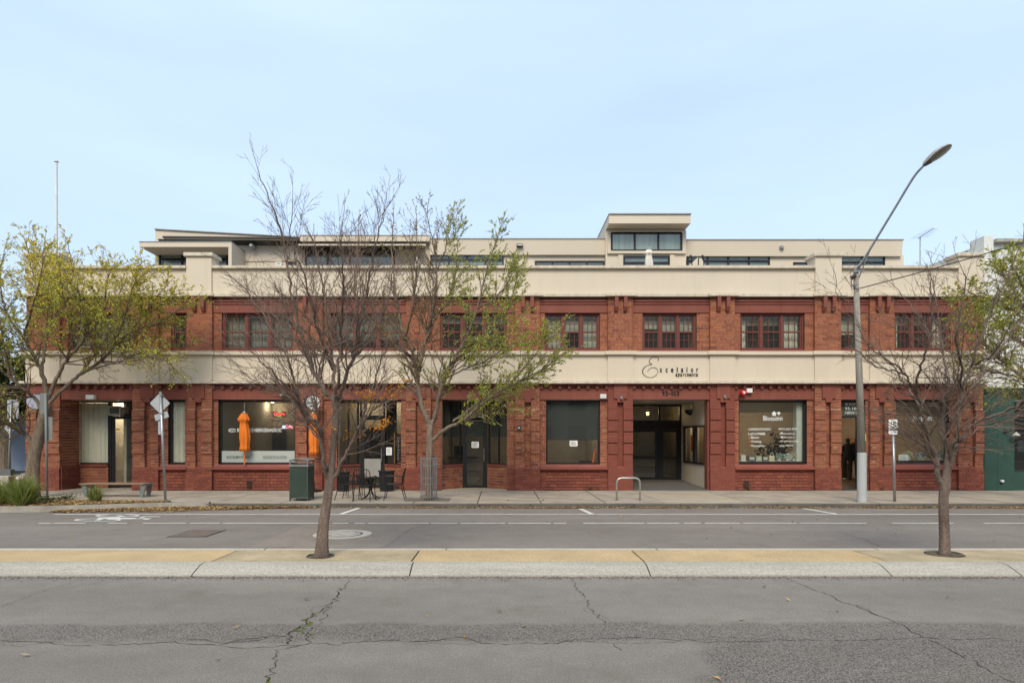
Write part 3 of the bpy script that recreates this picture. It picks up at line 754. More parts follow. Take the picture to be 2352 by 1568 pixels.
# --- multi-pane sash windows upstairs
def sash_window(u0, u1, ncol, seed, top_light):
    r = random.Random(seed)
    x0, x1 = fx(u0)+.004, fx(u1)-.004; z0, z1 = zSillU, zLinU0-.004; fw = .06; Y = 20.20
    m = MB(); m.box(x0, x1, Y-.03, Y+.10, z1-fw, z1); m.box(x0, x1, Y-.03, Y+.10, z0, z0+fw); m.box(x0, x0+fw, Y-.03, Y+.10, z0+fw, z1-fw); m.box(x1-fw, x1, Y-.03, Y+.10, z0+fw, z1-fw)
    cw = (x1-x0-2*fw-(ncol-1)*.085)/ncol
    for k in range(1, ncol):
        xx = x0+fw+k*cw+(k-1)*.085; m.box(xx, xx+.085, Y-.028, Y+.098, z0+fw+.001, z1-fw-.001)
    win = m.build('window', woodred, bld)
    nc = 3 if ncol == 3 else 2; bar = .018; rows = 4; H = z1-z0-2*fw
    pw = (cw-.07-(nc-1)*bar)/nc; ph = (H-.07-.05-2*bar)/4
    pm = MB().box(0, pw, 0, .006, 0, ph).mesh('pane'); pm.materials.append(gl_sash)
    for k in range(ncol):
        sx = x0+fw+k*(cw+.085); s = MB(); zz = z0+fw; yu = Y+.02
        s.box(sx, sx+.035, Y, Y+.05, zz, zz+H); s.box(sx+cw-.035, sx+cw, Y, Y+.05, zz, zz+H)
        s.box(sx+.035, sx+cw-.035, Y+.001, Y+.05, zz, zz+.035); s.box(sx+.035, sx+cw-.035, Y+.001, Y+.05, zz+H-.035, zz+H)
        s.box(sx+.035, sx+cw-.035, Y-.008, Y+.05, zz+.035+2*ph+bar, zz+.035+2*ph+bar+.05)
        for c in range(1, nc): xx = sx+.035+c*pw+(c-1)*bar; s.box(xx, xx+bar, Y+.008, Y+.04, zz+.035, zz+H-.035)
        zrow = [zz+.035, zz+.035+ph+bar, zz+.035+2*ph+bar+.05, zz+.035+3*ph+2*bar+.05]
        for zb in (zrow[0]+ph, zrow[2]+ph): s.box(sx+.035, sx+cw-.035, Y+.009, Y+.039, zb, zb+bar)
        s.build('sash', woodred, win)
        for c in range(nc):
            for zr in zrow: inst('pane', pm, (sx+.035+c*(pw+bar), Y+.026, zr), win)
    # room behind: dark box, blinds and curtains as seen
    room = MB(); d = 21.9
    room.quad((x0,d,z0),(x1,d,z0),(x1,d,z1),(x0,d,z1)); room.quad((x0,Y+.12,z0-.01),(x1,Y+.12,z0-.01),(x1,d,z0-.01),(x0,d,z0-.01)); room.quad((x0,Y+.12,z1),(x0,d,z1),(x1,d,z1),(x1,Y+.12,z1))
    room.quad((x0-.01,Y+.12,z0),(x0-.01,d,z0),(x0-.01,d,z1),(x0-.01,Y+.12,z1)); room.quad((x1+.01,Y+.12,z0),(x1+.01,Y+.12,z1),(x1+.01,d,z1),(x1+.01,d,z0))
    room.build('window_room', M('flat_interior', (.42,.40,.35), .9, .15, 1), win)
    return win, x0+fw, x1-fw, z0+fw, z1-fw, cw+.085
def drape(x0, x1, z0, z1, y, mat, parent, name='curtain', amp=.025, wl=.11):
    m = MB(); n = max(8, int((x1-x0)/wl*8)); th = .004
    P = [(x0+(x1-x0)*k/n, y + amp*math.sin(2*math.pi*(x0+(x1-x0)*k/n)/wl + .7*math.sin(k*.13))) for k in range(n+1)]
    for (xa, ya), (xb, yb) in zip(P[:-1], P[1:]):
        m.quad((xa,ya,z0),(xb,yb,z0),(xb,yb,z1),(xa,ya,z1)); m.quad((xa,ya+th,z0),(xa,ya+th,z1),(xb,yb+th,z1),(xb,yb+th,z0))
    return m.build(name, mat, parent, smooth=True)
def slab(name, x0, x1, y, z0, z1, mat, parent, t=.006): return boxo(name, x0, x1, y, y+t, z0, z1, mat, parent)
for bi, (l, r, (w0, w1, ncol), _) in enumerate(bays):
    win, x0, x1, z0, z1, st = sash_window(w0, w1, ncol, bi, 1); H = z1-z0
    if bi == 0: drape(x0, x1-.5, z0, z1, 20.42, curt, win); slab('blind', x1-.48, x1, 20.40, z0+H*.15, z1, blindw, win)
    if bi == 2: slab('blind', x0, x0+st*.9, 20.40, z0+H*.03, z1, blindg, win); slab('blind', x0+st, x1, 20.41, z0+H*.08, z1, blindg, win)
    if bi == 3: slab('blind', x0, x1, 20.41, z0+H*.3, z1, blindg, win)
    if bi == 4: slab('blind', x0, x1, 20.41, z0+H*.8, z1, blindw, win)
    if bi == 5: slab('blind', x0, x0+st*.9, 20.40, z0, z1, blindw, win); slab('blind', x0+2*st, x1, 20.40, z0, z1, blindw, win); slab('blind', x0+st, x0+1.93*st, 20.40, z0+H*.5, z1, blindw, win)
    if bi == 6: slab('blind', x0, x0+st*.92, 20.40, z0+H*.62, z1, blindw, win); slab('blind', x0+st, x1, 20.41, z0+H*.55, z1, blindw, win)
    if bi == 7:
        drape(x0, x0+.24, z0, z1, 20.42, curt, win); drape(x1-.62, x1-.02, z0, z1, 20.42, curt, win); slab('blind', x0, x1, 20.48, z1-H*.26, z1, blindw, win)
    if bi == 8: slab('blind', x0, x1, 20.41, z0+H*.45, z1, blindw, win)
    if bi == 9: slab('blind', x0, x1, 20.48, z1-H*.25, z1, blindw, win); drape(x0, x0+.2, z0, z1, 20.42, curt, win); drape(x1-.5, x1, z0, z1, 20.42, curt, win)

# --- ground floor shop windows
def shop_window(u0, u1, v0=918, v1=1066, Y=20.24, fw=.055, mat=alu, gm=gl_shop):
    x0, x1 = fx(u0)+.003, fx(u1)-.003; z0, z1 = fz(v1)+.002, fz(v0)-.002
    m = MB(); m.box(x0,x1,Y-.03,Y+.05,z1-fw,z1); m.box(x0,x1,Y-.03,Y+.05,z0,z0+fw); m.box(x0,x0+fw,Y-.03,Y+.05,z0+fw,z1-fw); m.box(x1-fw,x1,Y-.03,Y+.05,z0+fw,z1-fw)
    w = m.build('shop_window', mat, bld); boxo('shop_pane', x0+fw-.01, x1-fw+.01, Y, Y+.008, z0+fw-.01, z1-fw+.01, gm, w)
    return w, x0+fw, x1-fw, z0+fw, z1-fw
def room(name, x0, x1, y0, y1, z0, z1, wm, fm, cm):
    """open-fronted room: rear and side walls, floor and ceiling"""
    boxo('room_wall', x0, x1, y1, y1+.1, z0, z1, wm, bld); boxo('room_wall', x0-.1, x0, y0, y1+.1, z0, z1, wm, bld); boxo('room_wall', x1, x1+.1, y0, y1+.1, z0, z1, wm, bld)
    boxo('room_floor', x0, x1, y0, y1, z0-.05, z0, fm, bld); boxo('room_ceiling', x0, x1, y0, y1, z1, z1+.05, cm, bld)
ZC = fz(905)
def downlight(x, y, z, power, col=(1,.82,.6), vis=True):
    ld = bpy.data.lights.new('downlight', 'POINT'); ld.energy = power; ld.color = col; ld.shadow_soft_size = .06
    t = thing('downlight', f'lit recessed ceiling downlight inside {vis}', 'light', (x, y, z-.02))
    MB().lathe((x,y,z-.012), [(.05,0),(.06,.012)], 16).build('lens', emis('warm_lamp', (1,.80,.55), 6), t)
    lo = bpy.data.objects.new('bulb', ld); link(lo, t); lo.location = (x, y, z-.12)
    return t
# ------------------------------------------------------------------ shopfronts and interiors
ZF = PAVE + .012
def frame_rect(m, x0, x1, y0, y1, z0, z1, w, bottom=True):
    m.box(x0,x1,y0,y1,z1-w,z1); m.box(x0,x0+w,y0,y1,z0,z1-w-.0005); m.box(x1-w,x1,y0,y1,z0,z1-w-.0005)
    if bottom: m.box(x0+w+.0005,x1-w-.0005,y0,y1,z0,z0+w)
    return m

# corner shop: recessed entry with curtained window
o0, o1 = fx(137), fx(304); YB = 20.92
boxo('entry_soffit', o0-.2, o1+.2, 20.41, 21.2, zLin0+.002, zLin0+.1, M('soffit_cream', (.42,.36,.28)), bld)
boxo('entry_floor', o0, o1, 19.94, 21.0, PAVE-.011, PAVE+.004, conc2, bld)
boxo('wall', o0-.32, o0-.009, 20.43, 21.1, Z0, zLin0, mortar, bld); bricks((o0,20.08),(o0,YB), Z0, zLin0, .1, 'raw', score=1)
bricks((o0+.035,20.05),(o0+.035,YB), Z0, fz(1072), .05, 'base')
wx0, wx1, dx0, dx1 = fx(176,YB), fx(248.5,YB), fx(250,YB), fx(307,YB)
bricks((o0,YB),(wx0,YB), Z0, zLin0, .1, 'raw'); boxo('wall', o0, wx0, YB+.009, 21.1, Z0, zLin0, mortar, bld)
zs = 1.82-(1066-CY)*YB/F
bricks((wx0,YB),(wx1,YB), Z0, zs-.06, .1, 'raw', phase=1); boxo('wall', wx0, wx1, YB+.009, 21.1, Z0, zs-.06, mortar, bld); boxo('window_sill', wx0, wx1, YB-.05, 21.1, zs-.058, zs, redp, bld)
m = MB(); frame_rect(m, wx0, wx1, YB+.06, YB+.12, zs+.002, zLin0, .05); w0_ = m.build('shop_window', alu, bld)
boxo('shop_pane', wx0+.04, wx1-.04, YB+.085, YB+.093, zs+.04, zLin0-.04, gl_shop, w0_)
drape(wx0+.06, wx1-.05, zs+.06, zLin0-.06, YB+.14, curt, w0_, amp=.02, wl=.16)
zd = 1.82+(CY-955)*YB/F
m = MB(); frame_rect(m, dx0, dx1+.3, YB+.04, YB+.12, Z0, zLin0, .06, False); m.box(dx0+.06, dx1+.24, YB+.042, YB+.118, zd, zd+.07); d0_ = m.build('door', alu, bld)
m = MB(); frame_rect(m, dx0+.065, dx1+.235, YB+.055, YB+.10, Z0+.03, zd-.005, .10); m.build('door_leaf', alu, d0_)
boxo('door_pane', dx0+.15, dx1+.15, YB+.07, YB+.078, Z0+.12, zd-.09, gl_shop, d0_)
boxo('door_handle', dx1-.06, dx1+.0, YB-.0, YB+.05, 1.05, 1.09, galv, d0_)
st_ = boxo('sticker', fx(259,YB), fx(273,YB), YB+.062, YB+.066, fz(987.5,YB), fz(984,YB), M('yellow_sticker', (.75,.52,.03), .6), d0_)
room('shop', fx(140), fx(428), 21.2, 24.6, ZF, ZC, intw, intfl, intce)
boxo('room_wall', fx(300,21.6), fx(300,21.6)+.1, 21.2, 24.5, ZF, ZC-.01, intw, bld)
# narrow curtained window
w1_, a, b, z0, z1 = shop_window(382, 421.5); drape(a, b, z0, z1, 20.34, curt, w1_, amp=.03, wl=.15)

# cafe window
w2_, a, b, z0, z1 = shop_window(498, 676)
frost = M('frosted_film', (.40,.44,.40), .7, .04, 2)
zf = fz(1035, 20.24); boxo('frosted_strip', a, b, 20.231, 20.236, z0, zf, frost, w2_)
def px1(x): return 490 + x/9.482
def py1(y): return 912.6 + y/9.482
text('window_lettering', 'BLDCBUMFHOT DQ', px1(292), px1(782), py1(1265), py1(1340), 20.228, M('grey_lettering', (.10,.11,.10)), w2_, .004, .003)
text('window_lettering', 'SGOUICICAUSON', px1(1085), px1(1600), py1(1265), py1(1335), 20.228, M('grey_lettering', (.10,.11,.10)), w2_, .004, .003)
text('window_lettering', '4ZZ3', px1(325), px1(482), py1(675), py1(750), 20.236, inkw, w2_, .008, .003)
text('window_lettering', 'BUFFAMEE', px1(520), px1(878), py1(670), py1(750), 20.236, inkw, w2_, .008, .003)
text('window_lettering', 'HEBSPACIESHANDRONC', px1(900), px1(1490), py1(670), py1(750), 20.236, inkw, w2_, .008, .003)
fxa, fxb = fx(440), fx(931)
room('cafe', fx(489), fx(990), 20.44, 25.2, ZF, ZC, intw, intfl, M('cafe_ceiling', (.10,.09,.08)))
boxo('room_wall', fx(478,21.6), fx(530,21.6), 21.6, 21.7, ZF, ZC, M('pale_green_wall', (.46,.46,.38)), bld)
boxo('inner_doorway', fx(625,25.1), fx(655,25.1), 25.12, 25.19, ZF, 2.15, intd, bld)
boxo('inner_doorway', fx(552,25.1), fx(590,25.1), 25.12, 25.19, ZF, 2.2, intd, bld)
ct = thing('cafe_counter', 'dark cafe counter with pale top behind the cafe window', 'counter', (fx(600,23.5), 23.5, ZF))
boxo('front', fx(560,23.4), fx(690,23.4), 23.4, 23.46, ZF, 1.0, M('counter_dark', (.05,.042,.038)), ct); boxo('top', fx(556,23.4), fx(694,23.4), 23.3, 24.0, 1.0, 1.05, M('counter_top', (.30,.28,.25)), ct)
for k, (u_, w_, h_, c_) in enumerate(((655,.5,.28,(.10,.025,.02)),(672,.25,.34,(.45,.45,.43)),(576,.35,.4,(.06,.06,.06)),(612,.2,.2,(.3,.28,.25)))):
    tt = thing('counter_appliance', ['low red machine on the right of the cafe counter','pale jug at the right end of the cafe counter','black coffee machine at the left of the cafe counter','small beige box in the middle of the cafe counter'][k], 'appliance', (fx(u_,23.6), 23.6, 1.05)); boxo('body', fx(u_,23.6)-w_/2, fx(u_,23.6)+w_/2, 23.5, 23.8, 1.051, 1.051+h_, M('appliance_%d' % k, c_, .4), tt, bevel=.02); boxo('panel', fx(u_,23.6)-w_*.4, fx(u_,23.6)+w_*.4, 23.492, 23.499, 1.1, 1.05+h_*.6, greyp, tt)
# neon signs hung inside the glass
t = thing('open_neon_sign', 'red neon OPEN sign glowing in the cafe window', 'sign', W(641, 957, 20.30))
boxo('panel', fx(627,20.32), fx(656,20.32), 20.30, 20.325, fz(957,20.3), fz(944.5,20.3), blackp, t)
text('lettering', 'OPEN', fx(629.5,20.3)*0+629.3, 653.2, 946.2, 954.6, 20.299, emis('neon_red', (1,.06,.05), 2.2), t, .02, .006)
boxo('border_bar', fx(638,20.3), fx(645,20.3), 20.292, 20.299, fz(945.6,20.3), fz(944.9,20.3), emis('neon_green', (.1,1,.2), 1.5), t); boxo('border_bar', fx(638,20.3), fx(645,20.3), 20.292, 20.299, fz(956.2,20.3), fz(955.5,20.3), emis('neon_green', (.1,1,.2), 1.5), t)
t = thing('coffee_neon_sign', 'pink and blue neon Coffee sign with a cup in the cafe window', 'sign', W(660, 984, 20.30))
text('lettering', 'Coffee', 656.5, 673, 974.5, 983.5, 20.299, emis('neon_pink', (1,.25,.35), 1.3), t, .0, .006)
MB().lathe(W(652,980,20.295)-Vector((0,0,.03)), [(.02,0),(.045,.03),(.05,.07)], 14).build('cup', emis('neon_blue', (.35,.5,1), 1.2), t)
MB().lathe(W(652,980,20.295)-Vector((0,0,.05)), [(.07,0),(.075,.012)], 16).build('saucer', emis('neon_white', (.8,.85,1), 1.0), t)

# orange market umbrellas, furled
orange = M('orange_canvas', (.72,.185,.022), .85, .18, 9, .3, 40, stretch=(1,1,.2), fine=.05)
def furled(name, label, u, v_top, v_bot, v_pole, Y, mat, w, cat='umbrella', pole_mat=None, top_pole=0, seed=1):
    r = random.Random(seed); base = W(u, v_pole, Y); t = thing(name, label, cat, base)
    zt, zb = fz(v_top, Y), fz(v_bot, Y); H = zt-zb; n = 28; m = MB(); x0 = base.x; ph = [r.uniform(-.5,.5) for _ in range(8)]
    prof = [(1.0,.34),(.955,.52),(.88,.80),(.82,.98),(.785,.94),(.76,.66),(.66,.70),(.50,.80),(.36,.90),(.24,.84),(.14,.74),(.08,.80),(.0,1.0)]
    base_i = 0
    for h, q in prof:
        for k in range(n):
            an = 2*math.pi*k/n; fold = 1 + (.24 if .02 < h < .97 else .04)*math.sin(7*an + ph[0] + 1.2*h) + .06*math.sin(3*an+ph[1]+4*h); rad = w*q*fold
            m.v.append((x0 + rad*math.cos(an) + .012*math.sin(h*6+ph[2]), Y + rad*.8*math.sin(an), zb + H*h + (.025*math.sin(7*an) if h == 0 else 0)))
    for k in range(len(prof)-1):
        for q in range(n):
            s = (q+1) % n; m.f.append((k*n+q, (k+1)*n+q, (k+1)*n+s, k*n+s))
    m.f.append(tuple(range(n)))
    m.f.append(tuple((len(prof)-1)*n+q for q in range(n-1,-1,-1)))
    m.build('canopy', mat, t, smooth=True)
    MB().tube([(x0, Y, base.z), (x0, Y, zb+.05)], .02, 10).build('pole', pole_mat or mat, t)
    MB().lathe((x0, Y, zt-.01), [(.075,0),(.06,.03),(.012,.05),(.012,.08+top_pole)], 14).build('finial', galv, t, smooth=False)
    return t
furled('furled_umbrella', 'furled orange umbrella standing on the cafe window sill', 561.5, 947, 1034, 1066.3, 19.99, orange, .168, top_pole=.25, seed=2)
t = furled('furled_umbrella', 'furled orange umbrella in front of the brick pier behind the bare tree', 720, 948, 1042, 1119, 19.55, orange, .155, seed=5)
bp_ = W(720, 1119, 19.55)
MB().lathe((bp_.x, bp_.y, PAVE), [(.26,0),(.26,.05),(.05,.08),(.03,.35)], 24).build('base', blackm, t)

# angled shop entries
def entry(g0, g1, d0, d1, Yd, vz_wall=1068, door_top=958):
    """splayed entry: low brick stall-risers with glass above, door set back between them"""
    o0, o1 = fx(g0), fx(g1); x0, x1 = fx(d0, Yd), fx(d1, Yd); zw = fz(vz_wall); zt = zLin0
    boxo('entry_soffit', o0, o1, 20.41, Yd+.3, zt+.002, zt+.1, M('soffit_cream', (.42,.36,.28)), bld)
    boxo('entry_floor', o0, o1, 19.94, Yd+.1, PAVE-.011, PAVE+.006, conc2, bld)
    out = []
    for (pa, pb) in (((o0, 20.30), (x0, Yd)), ((x1, Yd), (o1, 20.30))):
        A, B = Vector((*pa, 0)), Vector((*pb, 0)); d = (B-A).normalized(); nrm = Vector((d.y,-d.x,0))
        MB().obox(A - nrm*.009 + Vector((0,0,Z0-.02)), B-A, -nrm*.16, (0,0,zw-Z0-.03)).build('stall_riser', mortar, bld)
        bricks(pa, pb, Z0, zw-.055, .1, 'raw', score=1)
        MB().obox(A + nrm*.03 + Vector((0,0,zw-.054)), B-A, -nrm*.2, (0,0,.054)).build('window_sill', redp, bld)
        fm = MB(); Q = A - nrm*.06; e = (B-A)
        fm.obox(Q + Vector((0,0,zw+.001)), e, -nrm*.05, (0,0,.04)); fm.obox(Q + Vector((0,0,zt-.05)), e, -nrm*.05, (0,0,.049))
        for f in (0, .52, 1):
            fm.obox(Q + e*f - d*(.045 if f == 1 else .02 if f else 0) + Vector((0,0,zw+.0415)), d*.045, -nrm*.052, (0,0,zt-zw-.092))
        w = fm.build('shop_window', alu, bld)
        MB().obox(Q - nrm*.02 + Vector((0,0,zw+.03)), e, -nrm*.007, (0,0,zt-zw-.07)).build('shop_pane', gl_shop, w)
        out.append(w)
    zd = fz(door_top, Yd)
    fm = MB(); frame_rect(fm, x0, x1, Yd, Yd+.08, Z0, zt, .055, False); fm.box(x0+.056, x1-.056, Yd+.002, Yd+.078, zd, zd+.06)
    dr = fm.build('door', alu, bld)
    boxo('transom_pane', x0+.05, x1-.05, Yd+.035, Yd+.042, zd+.05, zt-.04, gl_shop, dr)
    lf = MB(); frame_rect(lf, x0+.06, x1-.06, Yd+.012, Yd+.06, Z0+.02, zd-.004, .085); lf.build('door_leaf', alu, dr)
    boxo('door_pane', x0+.13, x1-.13, Yd+.03, Yd+.037, Z0+.09, zd-.07, gl_shop, dr)
    MB().tube([(x1-.11, Yd-.04, 1.0), (x1-.11, Yd-.04, 1.45)], .014, 8).build('door_handle', galv, dr)
    return dr, out, x0, x1, zd
dr3, ws3, a3, b3, zd3 = entry(772, 920, 827, 884, 20.9)
boxo('kick_panel', a3+.14, b3-.14, 20.915, 20.925, fz(1098,20.9), fz(1053,20.9), M('grey_panel', (.30,.29,.27)), dr3)
dr4, ws4, a4, b4, zd4 = entry(1014, 1164.5, 1062.5, 1119, 20.9, door_top=957)
# cafe interior behind the entry: wall of jars and packets, tiled side, chalkboard, notice
shelf = thing('cafe_back_shelves', 'crowded brown and orange shelves seen through the cafe door', 'shelves', W(856, 1075, 23.2))
sx0, sx1 = fx(826,23.2), fx(905,23.2)
boxo('back_board', sx0, sx1, 23.3, 23.33, ZF, 2.2, M('shelf_board', (.09,.05,.03)), shelf)
rr = random.Random(4)
for z in (.55,.85,1.15,1.45,1.75):
    boxo('shelf', sx0, sx1, 23.0, 23.3, z, z+.02, M('shelf_wood', (.16,.09,.05)), shelf)
    x = sx0+.03
    while x < sx1-.12:
        w = rr.uniform(.05,.13); h = rr.uniform(.10,.24); c = rr.choice([(.45,.16,.03),(.3,.1,.04),(.5,.3,.12),(.12,.06,.04),(.55,.5,.4),(.35,.2,.1),(.08,.07,.07)])
        MB().lathe((x+w/2, 23.12, z+.021), [(w/2,0),(w/2,h*.75),(w*.3,h*.85),(w*.3,h)], 8).build('jar', M('jar_%d%d' % (c[0]*100, c[1]*100), c, .5), shelf); x += w+.015
ntc = thing('paper_notice', 'white paper notice taped inside the cafe entry glass beside the chalkboard', 'notice', W(893.5, 1045, 20.72)); boxo('sheet', fx(887,20.72), fx(900,20.72), 20.72, 20.724, fz(1045,20.72), fz(1027,20.72), paper, ntc)
for k in range(5): boxo('printed_line', fx(889,20.72), fx(rr.uniform(895,898.5),20.72), 20.716, 20.719, fz(1041-k*2.6,20.72), fz(1040.3-k*2.6,20.72), M('grey_print', (.3,.3,.3)), ntc)
cb = thing('menu_chalkboard', 'timber framed menu chalkboard behind the cafe side glass', 'chalkboard', W(913, 1064, 20.75))
boxo('board', fx(906.5,20.75), fx(924,20.75), 20.76, 20.78, fz(1062,20.75), fz(995,20.75), blackp, cb)
m = MB(); frame_rect(m, fx(905,20.75), fx(925,20.75), 20.75, 20.79, fz(1064,20.75), fz(993.5,20.75), .035); m.build('frame', M('pine', (.42,.20,.06)), cb)
for k in range(15): boxo('chalk_line', fx(911+rr.uniform(-1,1),20.75), fx(915+rr.uniform(0,3),20.75), 20.755, 20.759, fz(1056-k*3.6,20.75), fz(1054.6-k*3.6,20.75), M('chalk', (.42,.42,.55)), cb)
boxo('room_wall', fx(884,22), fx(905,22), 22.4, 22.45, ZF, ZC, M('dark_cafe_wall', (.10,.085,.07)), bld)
# office beside it: charcoal blinds over the glass, notices, desk
room('office', fx(992), fx(1396), 21.15, 25.2, ZF, ZC, M('office_wall', (.42,.39,.33)), intfl, intce)
for w, (pa, pb) in zip(ws4, (((fx(1014),20.30),(a4,20.9)), ((b4,20.9),(fx(1164.5),20.30)))):
    A, B = Vector((*pa,0)), Vector((*pb,0)); d = (B-A).normalized(); nrm = Vector((d.y,-d.x,0)); zb = fz(1003)
    MB().obox(A - nrm*.16 + d*.03 + Vector((0,0,zb)), (B-A)*.94, -nrm*.004, (0,0,zLin0-zb-.05)).build('blind', blindd, w)
boxo('blind', a4+.1, b4-.1, 20.97, 20.975, fz(1003,20.97), zLin0-.1, blindd, dr4)
w5_, a, b, z0, z1 = shop_window(1254.6, 1379.6); zb = fz(1008.5, 20.3); boxo('blind', a, b, 20.30, 20.305, zb, z1, blindd, w5_); boxo('blind_bar', a, b, 20.295, 20.31, zb-.02, zb-.001, blackp, w5_)
def sheet(name, label, u0, u1, v0, v1, Y):
    t = thing(name, label, 'notice', W((u0+u1)/2, v1, Y)); boxo('sheet', fx(u0,Y), fx(u1,Y), Y, Y+.003, fz(v1,Y), fz(v0,Y), paper, t)
    n = 5
    for k in range(n):
        v = v0+2.5+(v1-v0-4)*k/n; boxo('printed_line', fx(u0+2,Y), fx(u1-2-rr.uniform(0,4),Y), Y-.004, Y-.001, fz(v+.8,Y), fz(v,Y), M('grey_print', (.3,.3,.3)), t)
sheet('paper_notice', 'white paper notice taped to the dark glass door under the air conditioner', 1083, 1100, 1014, 1028, 20.92)
sheet('paper_notice', 'white paper notice on the large office window below the charcoal blind', 1308.5, 1326.5, 1011.5, 1024.5, 20.245-.012)
desk = thing('reception_desk', 'pale reception desk behind the office entry door', 'desk', (fx(1075,23), 23, ZF))
boxo('front_panel', fx(1033,23), fx(1096,23), 22.9, 22.95, ZF, 1.05, M('desk_panel', (.30,.26,.21)), desk); boxo('top', fx(1030,23), fx(1099,23), 22.85, 23.5, 1.05, 1.09, M('desk_top', (.08,.07,.06)), desk)
boxo('monitor', fx(1042,23), fx(1050,23)+.25, 23.2, 23.23, 1.12, 1.5, blackp, desk)
dk = thing('office_desk', 'low office desk and dark chair behind the large office window', 'desk', (fx(1310,22.3), 22.3, ZF))
boxo('top', fx(1285,22.3), fx(1325,22.3), 22.1, 22.8, .78, .82, M('oak', (.34,.27,.19)), dk)
for q in (1287,1322): boxo('leg', fx(q,22.3)-.02, fx(q,22.3)+.02, 22.15, 22.2, ZF, .78, blackm, dk)
so_ = thing('office_armchair', 'dark armchair behind the large office window', 'armchair', (fx(1358,22.6), 22.6, ZF))
for nm, q in (('seat',(-.4,.4,-.35,.35,.0,.42)),('backrest',(-.4,.4,.22,.38,.43,.85)),('arm',(-.5,-.41,-.35,.36,.0,.6)),('arm',(.41,.5,-.35,.36,.0,.6))):
    boxo(nm, fx(1358,22.6)+q[0], fx(1358,22.6)+q[1], 22.6+q[2], 22.6+q[3], ZF+q[4], ZF+q[5], M('dark_fabric', (.05,.03,.035)), so_, bevel=.03)
hl = MB(); pts = spline([W(1362+3*k/4+4*(k/4)**2, 1062-38*k/4, 20.6) for k in range(5)], 5); hl.tube(pts, [.035-.02*k/len(pts) for k in range(len(pts))], 8)
t = thing('orange_sculpture', 'slim curved orange ornament inside the right edge of the office window', 'ornament', (pts[0].x, 20.6, pts[0].z)); hl.build('blade', M('orange_gloss', (.75,.16,.02), .3), t)

# air conditioners hung in the door transoms
def aircon(label, u0, u1, v0, v1, Y, d, mm):
    t = thing('air_conditioner', label, 'air conditioner', W((u0+u1)/2, v1, Y)); x0, x1, z0, z1 = fx(u0,Y), fx(u1,Y), fz(v1,Y), fz(v0,Y)
    boxo('casing', x0+.02, x1-.02, Y+.01, Y+d, z0+.02, z1-.02, mm, t)
    m = MB(); frame_rect(m, x0, x1, Y-.01, Y+.05, z0, z1, .035); m.build('front_frame', M('beige_plastic', (.55,.50,.40)), t)
    boxo('coil', x0+.03, x1-.03, Y+.003, Y+.009, z0+.03, z1-.03, M('coil_dark', (.04,.05,.045)), t)
    n = 12
    for k in range(n): z = z0+.04+(z1-z0-.08)*k/(n-1); boxo('grille_slat', x0+.034, x1-.034, Y-.006, Y+.002, z-.005, z+.005, M('grille_grey', (.20,.20,.18)), t)
    return t
aircon('window air conditioner with beige frame above the curtained corner shop door', 249, 277, 932, 953, 20.70, .5, whitep)
aircon('window air conditioner with dark grille above the office entry door', 1071, 1109, 934.5, 958, 20.80, .5, greyp)

# lobby entrance 93-103
lx0, lx1 = fx(1453.5), fx(1631); LB = 23.2
stucco = M('lobby_stucco', (.66,.58,.46), .9, .06, 2, .3, 60)
ramp = MB().prism([(lx0,19.94,PAVE-.012),(lx0,LB+.1,PAVE-.012),(lx0,LB+.1,.235),(lx0,19.94,PAVE+.008)], (lx1-lx0,0,0)).build('entry_floor', M('grey_terrazzo', (.105,.098,.090), .7, .15, 6, fine=.15), bld)
boxo('entry_wall', lx0-.14, lx0, 20.43, LB+.2, Z0, zLin0+.2, stucco, bld); boxo('entry_soffit', lx0, lx1, 20.41, LB+.2, zLin0+.01, zLin0+.12, M('lobby_soffit', (.40,.37,.32)), bld)
wy0, wy1, wz0, wz1 = 20.46, 22.88, .90, 2.24
boxo('entry_wall', lx1, lx1+.12, 20.43, LB+.2, Z0, wz0, stucco, bld); boxo('entry_wall', lx1, lx1+.12, 20.43, LB+.2, wz1, zLin0+.2, stucco, bld); boxo('entry_wall', lx1, lx1+.12, wy1, LB+.2, wz0+.001, wz1-.001, stucco, bld); boxo('entry_wall', lx1+.001, lx1+.12, 20.43, wy0, wz0+.001, wz1-.001, stucco, bld)
boxo('door_jamb', lx1-.045, lx1+.02, 20.12, 20.425, Z0, zLin0, redp, bld)
m = MB()
for (y0, y1, z0, z1) in ((wy0,wy1,wz1-.07,wz1),(wy0,wy1,wz0,wz0+.07),(wy0,wy0+.08,wz0+.07,wz1-.07),(wy1-.08,wy1,wz0+.07,wz1-.07),(21.45,21.75,wz0+.07,wz1-.07)): m.box(lx1-.03, lx1+.05, y0, y1, z0, z1)
sw = m.build('side_window', alu, bld); boxo('shop_pane', lx1+.02, lx1+.026, wy0+.05, wy1-.05, wz0+.05, wz1-.05, gl_shop, sw)
boxo('room_wall', fx(1688), fx(1690), 20.45, 26, Z0, ZC, M('office_wall', (.42,.39,.33)), bld); boxo('room_wall', lx1+.13, fx(1688), 23.5, 23.6, Z0, ZC, M('pale_wall', (.60,.56,.47)), bld); boxo('room_floor', lx1+.13, fx(1688), 20.45, 23.5, Z0, ZF+.02, intfl, bld); boxo('room_ceiling', lx1+.13, fx(1688), 20.45, 23.5, ZC, ZC+.05, intce, bld)
downlight(lx1+.55, 22.6, ZC-.005, 16, vis='the small room beside the entrance lobby, added to brighten it')  # fill lamp added to brighten the room behind the side window
boxo('notice_panel', lx1+.45, lx1+.52, 23.48, 23.495, 1.3, 1.9, M('red_panel', (.2,.02,.02)), sw)
zdh = fz(985, LB); ztb = fz(965, LB); zt2 = zLin0+.01; xm = fx(1514.7, LB)
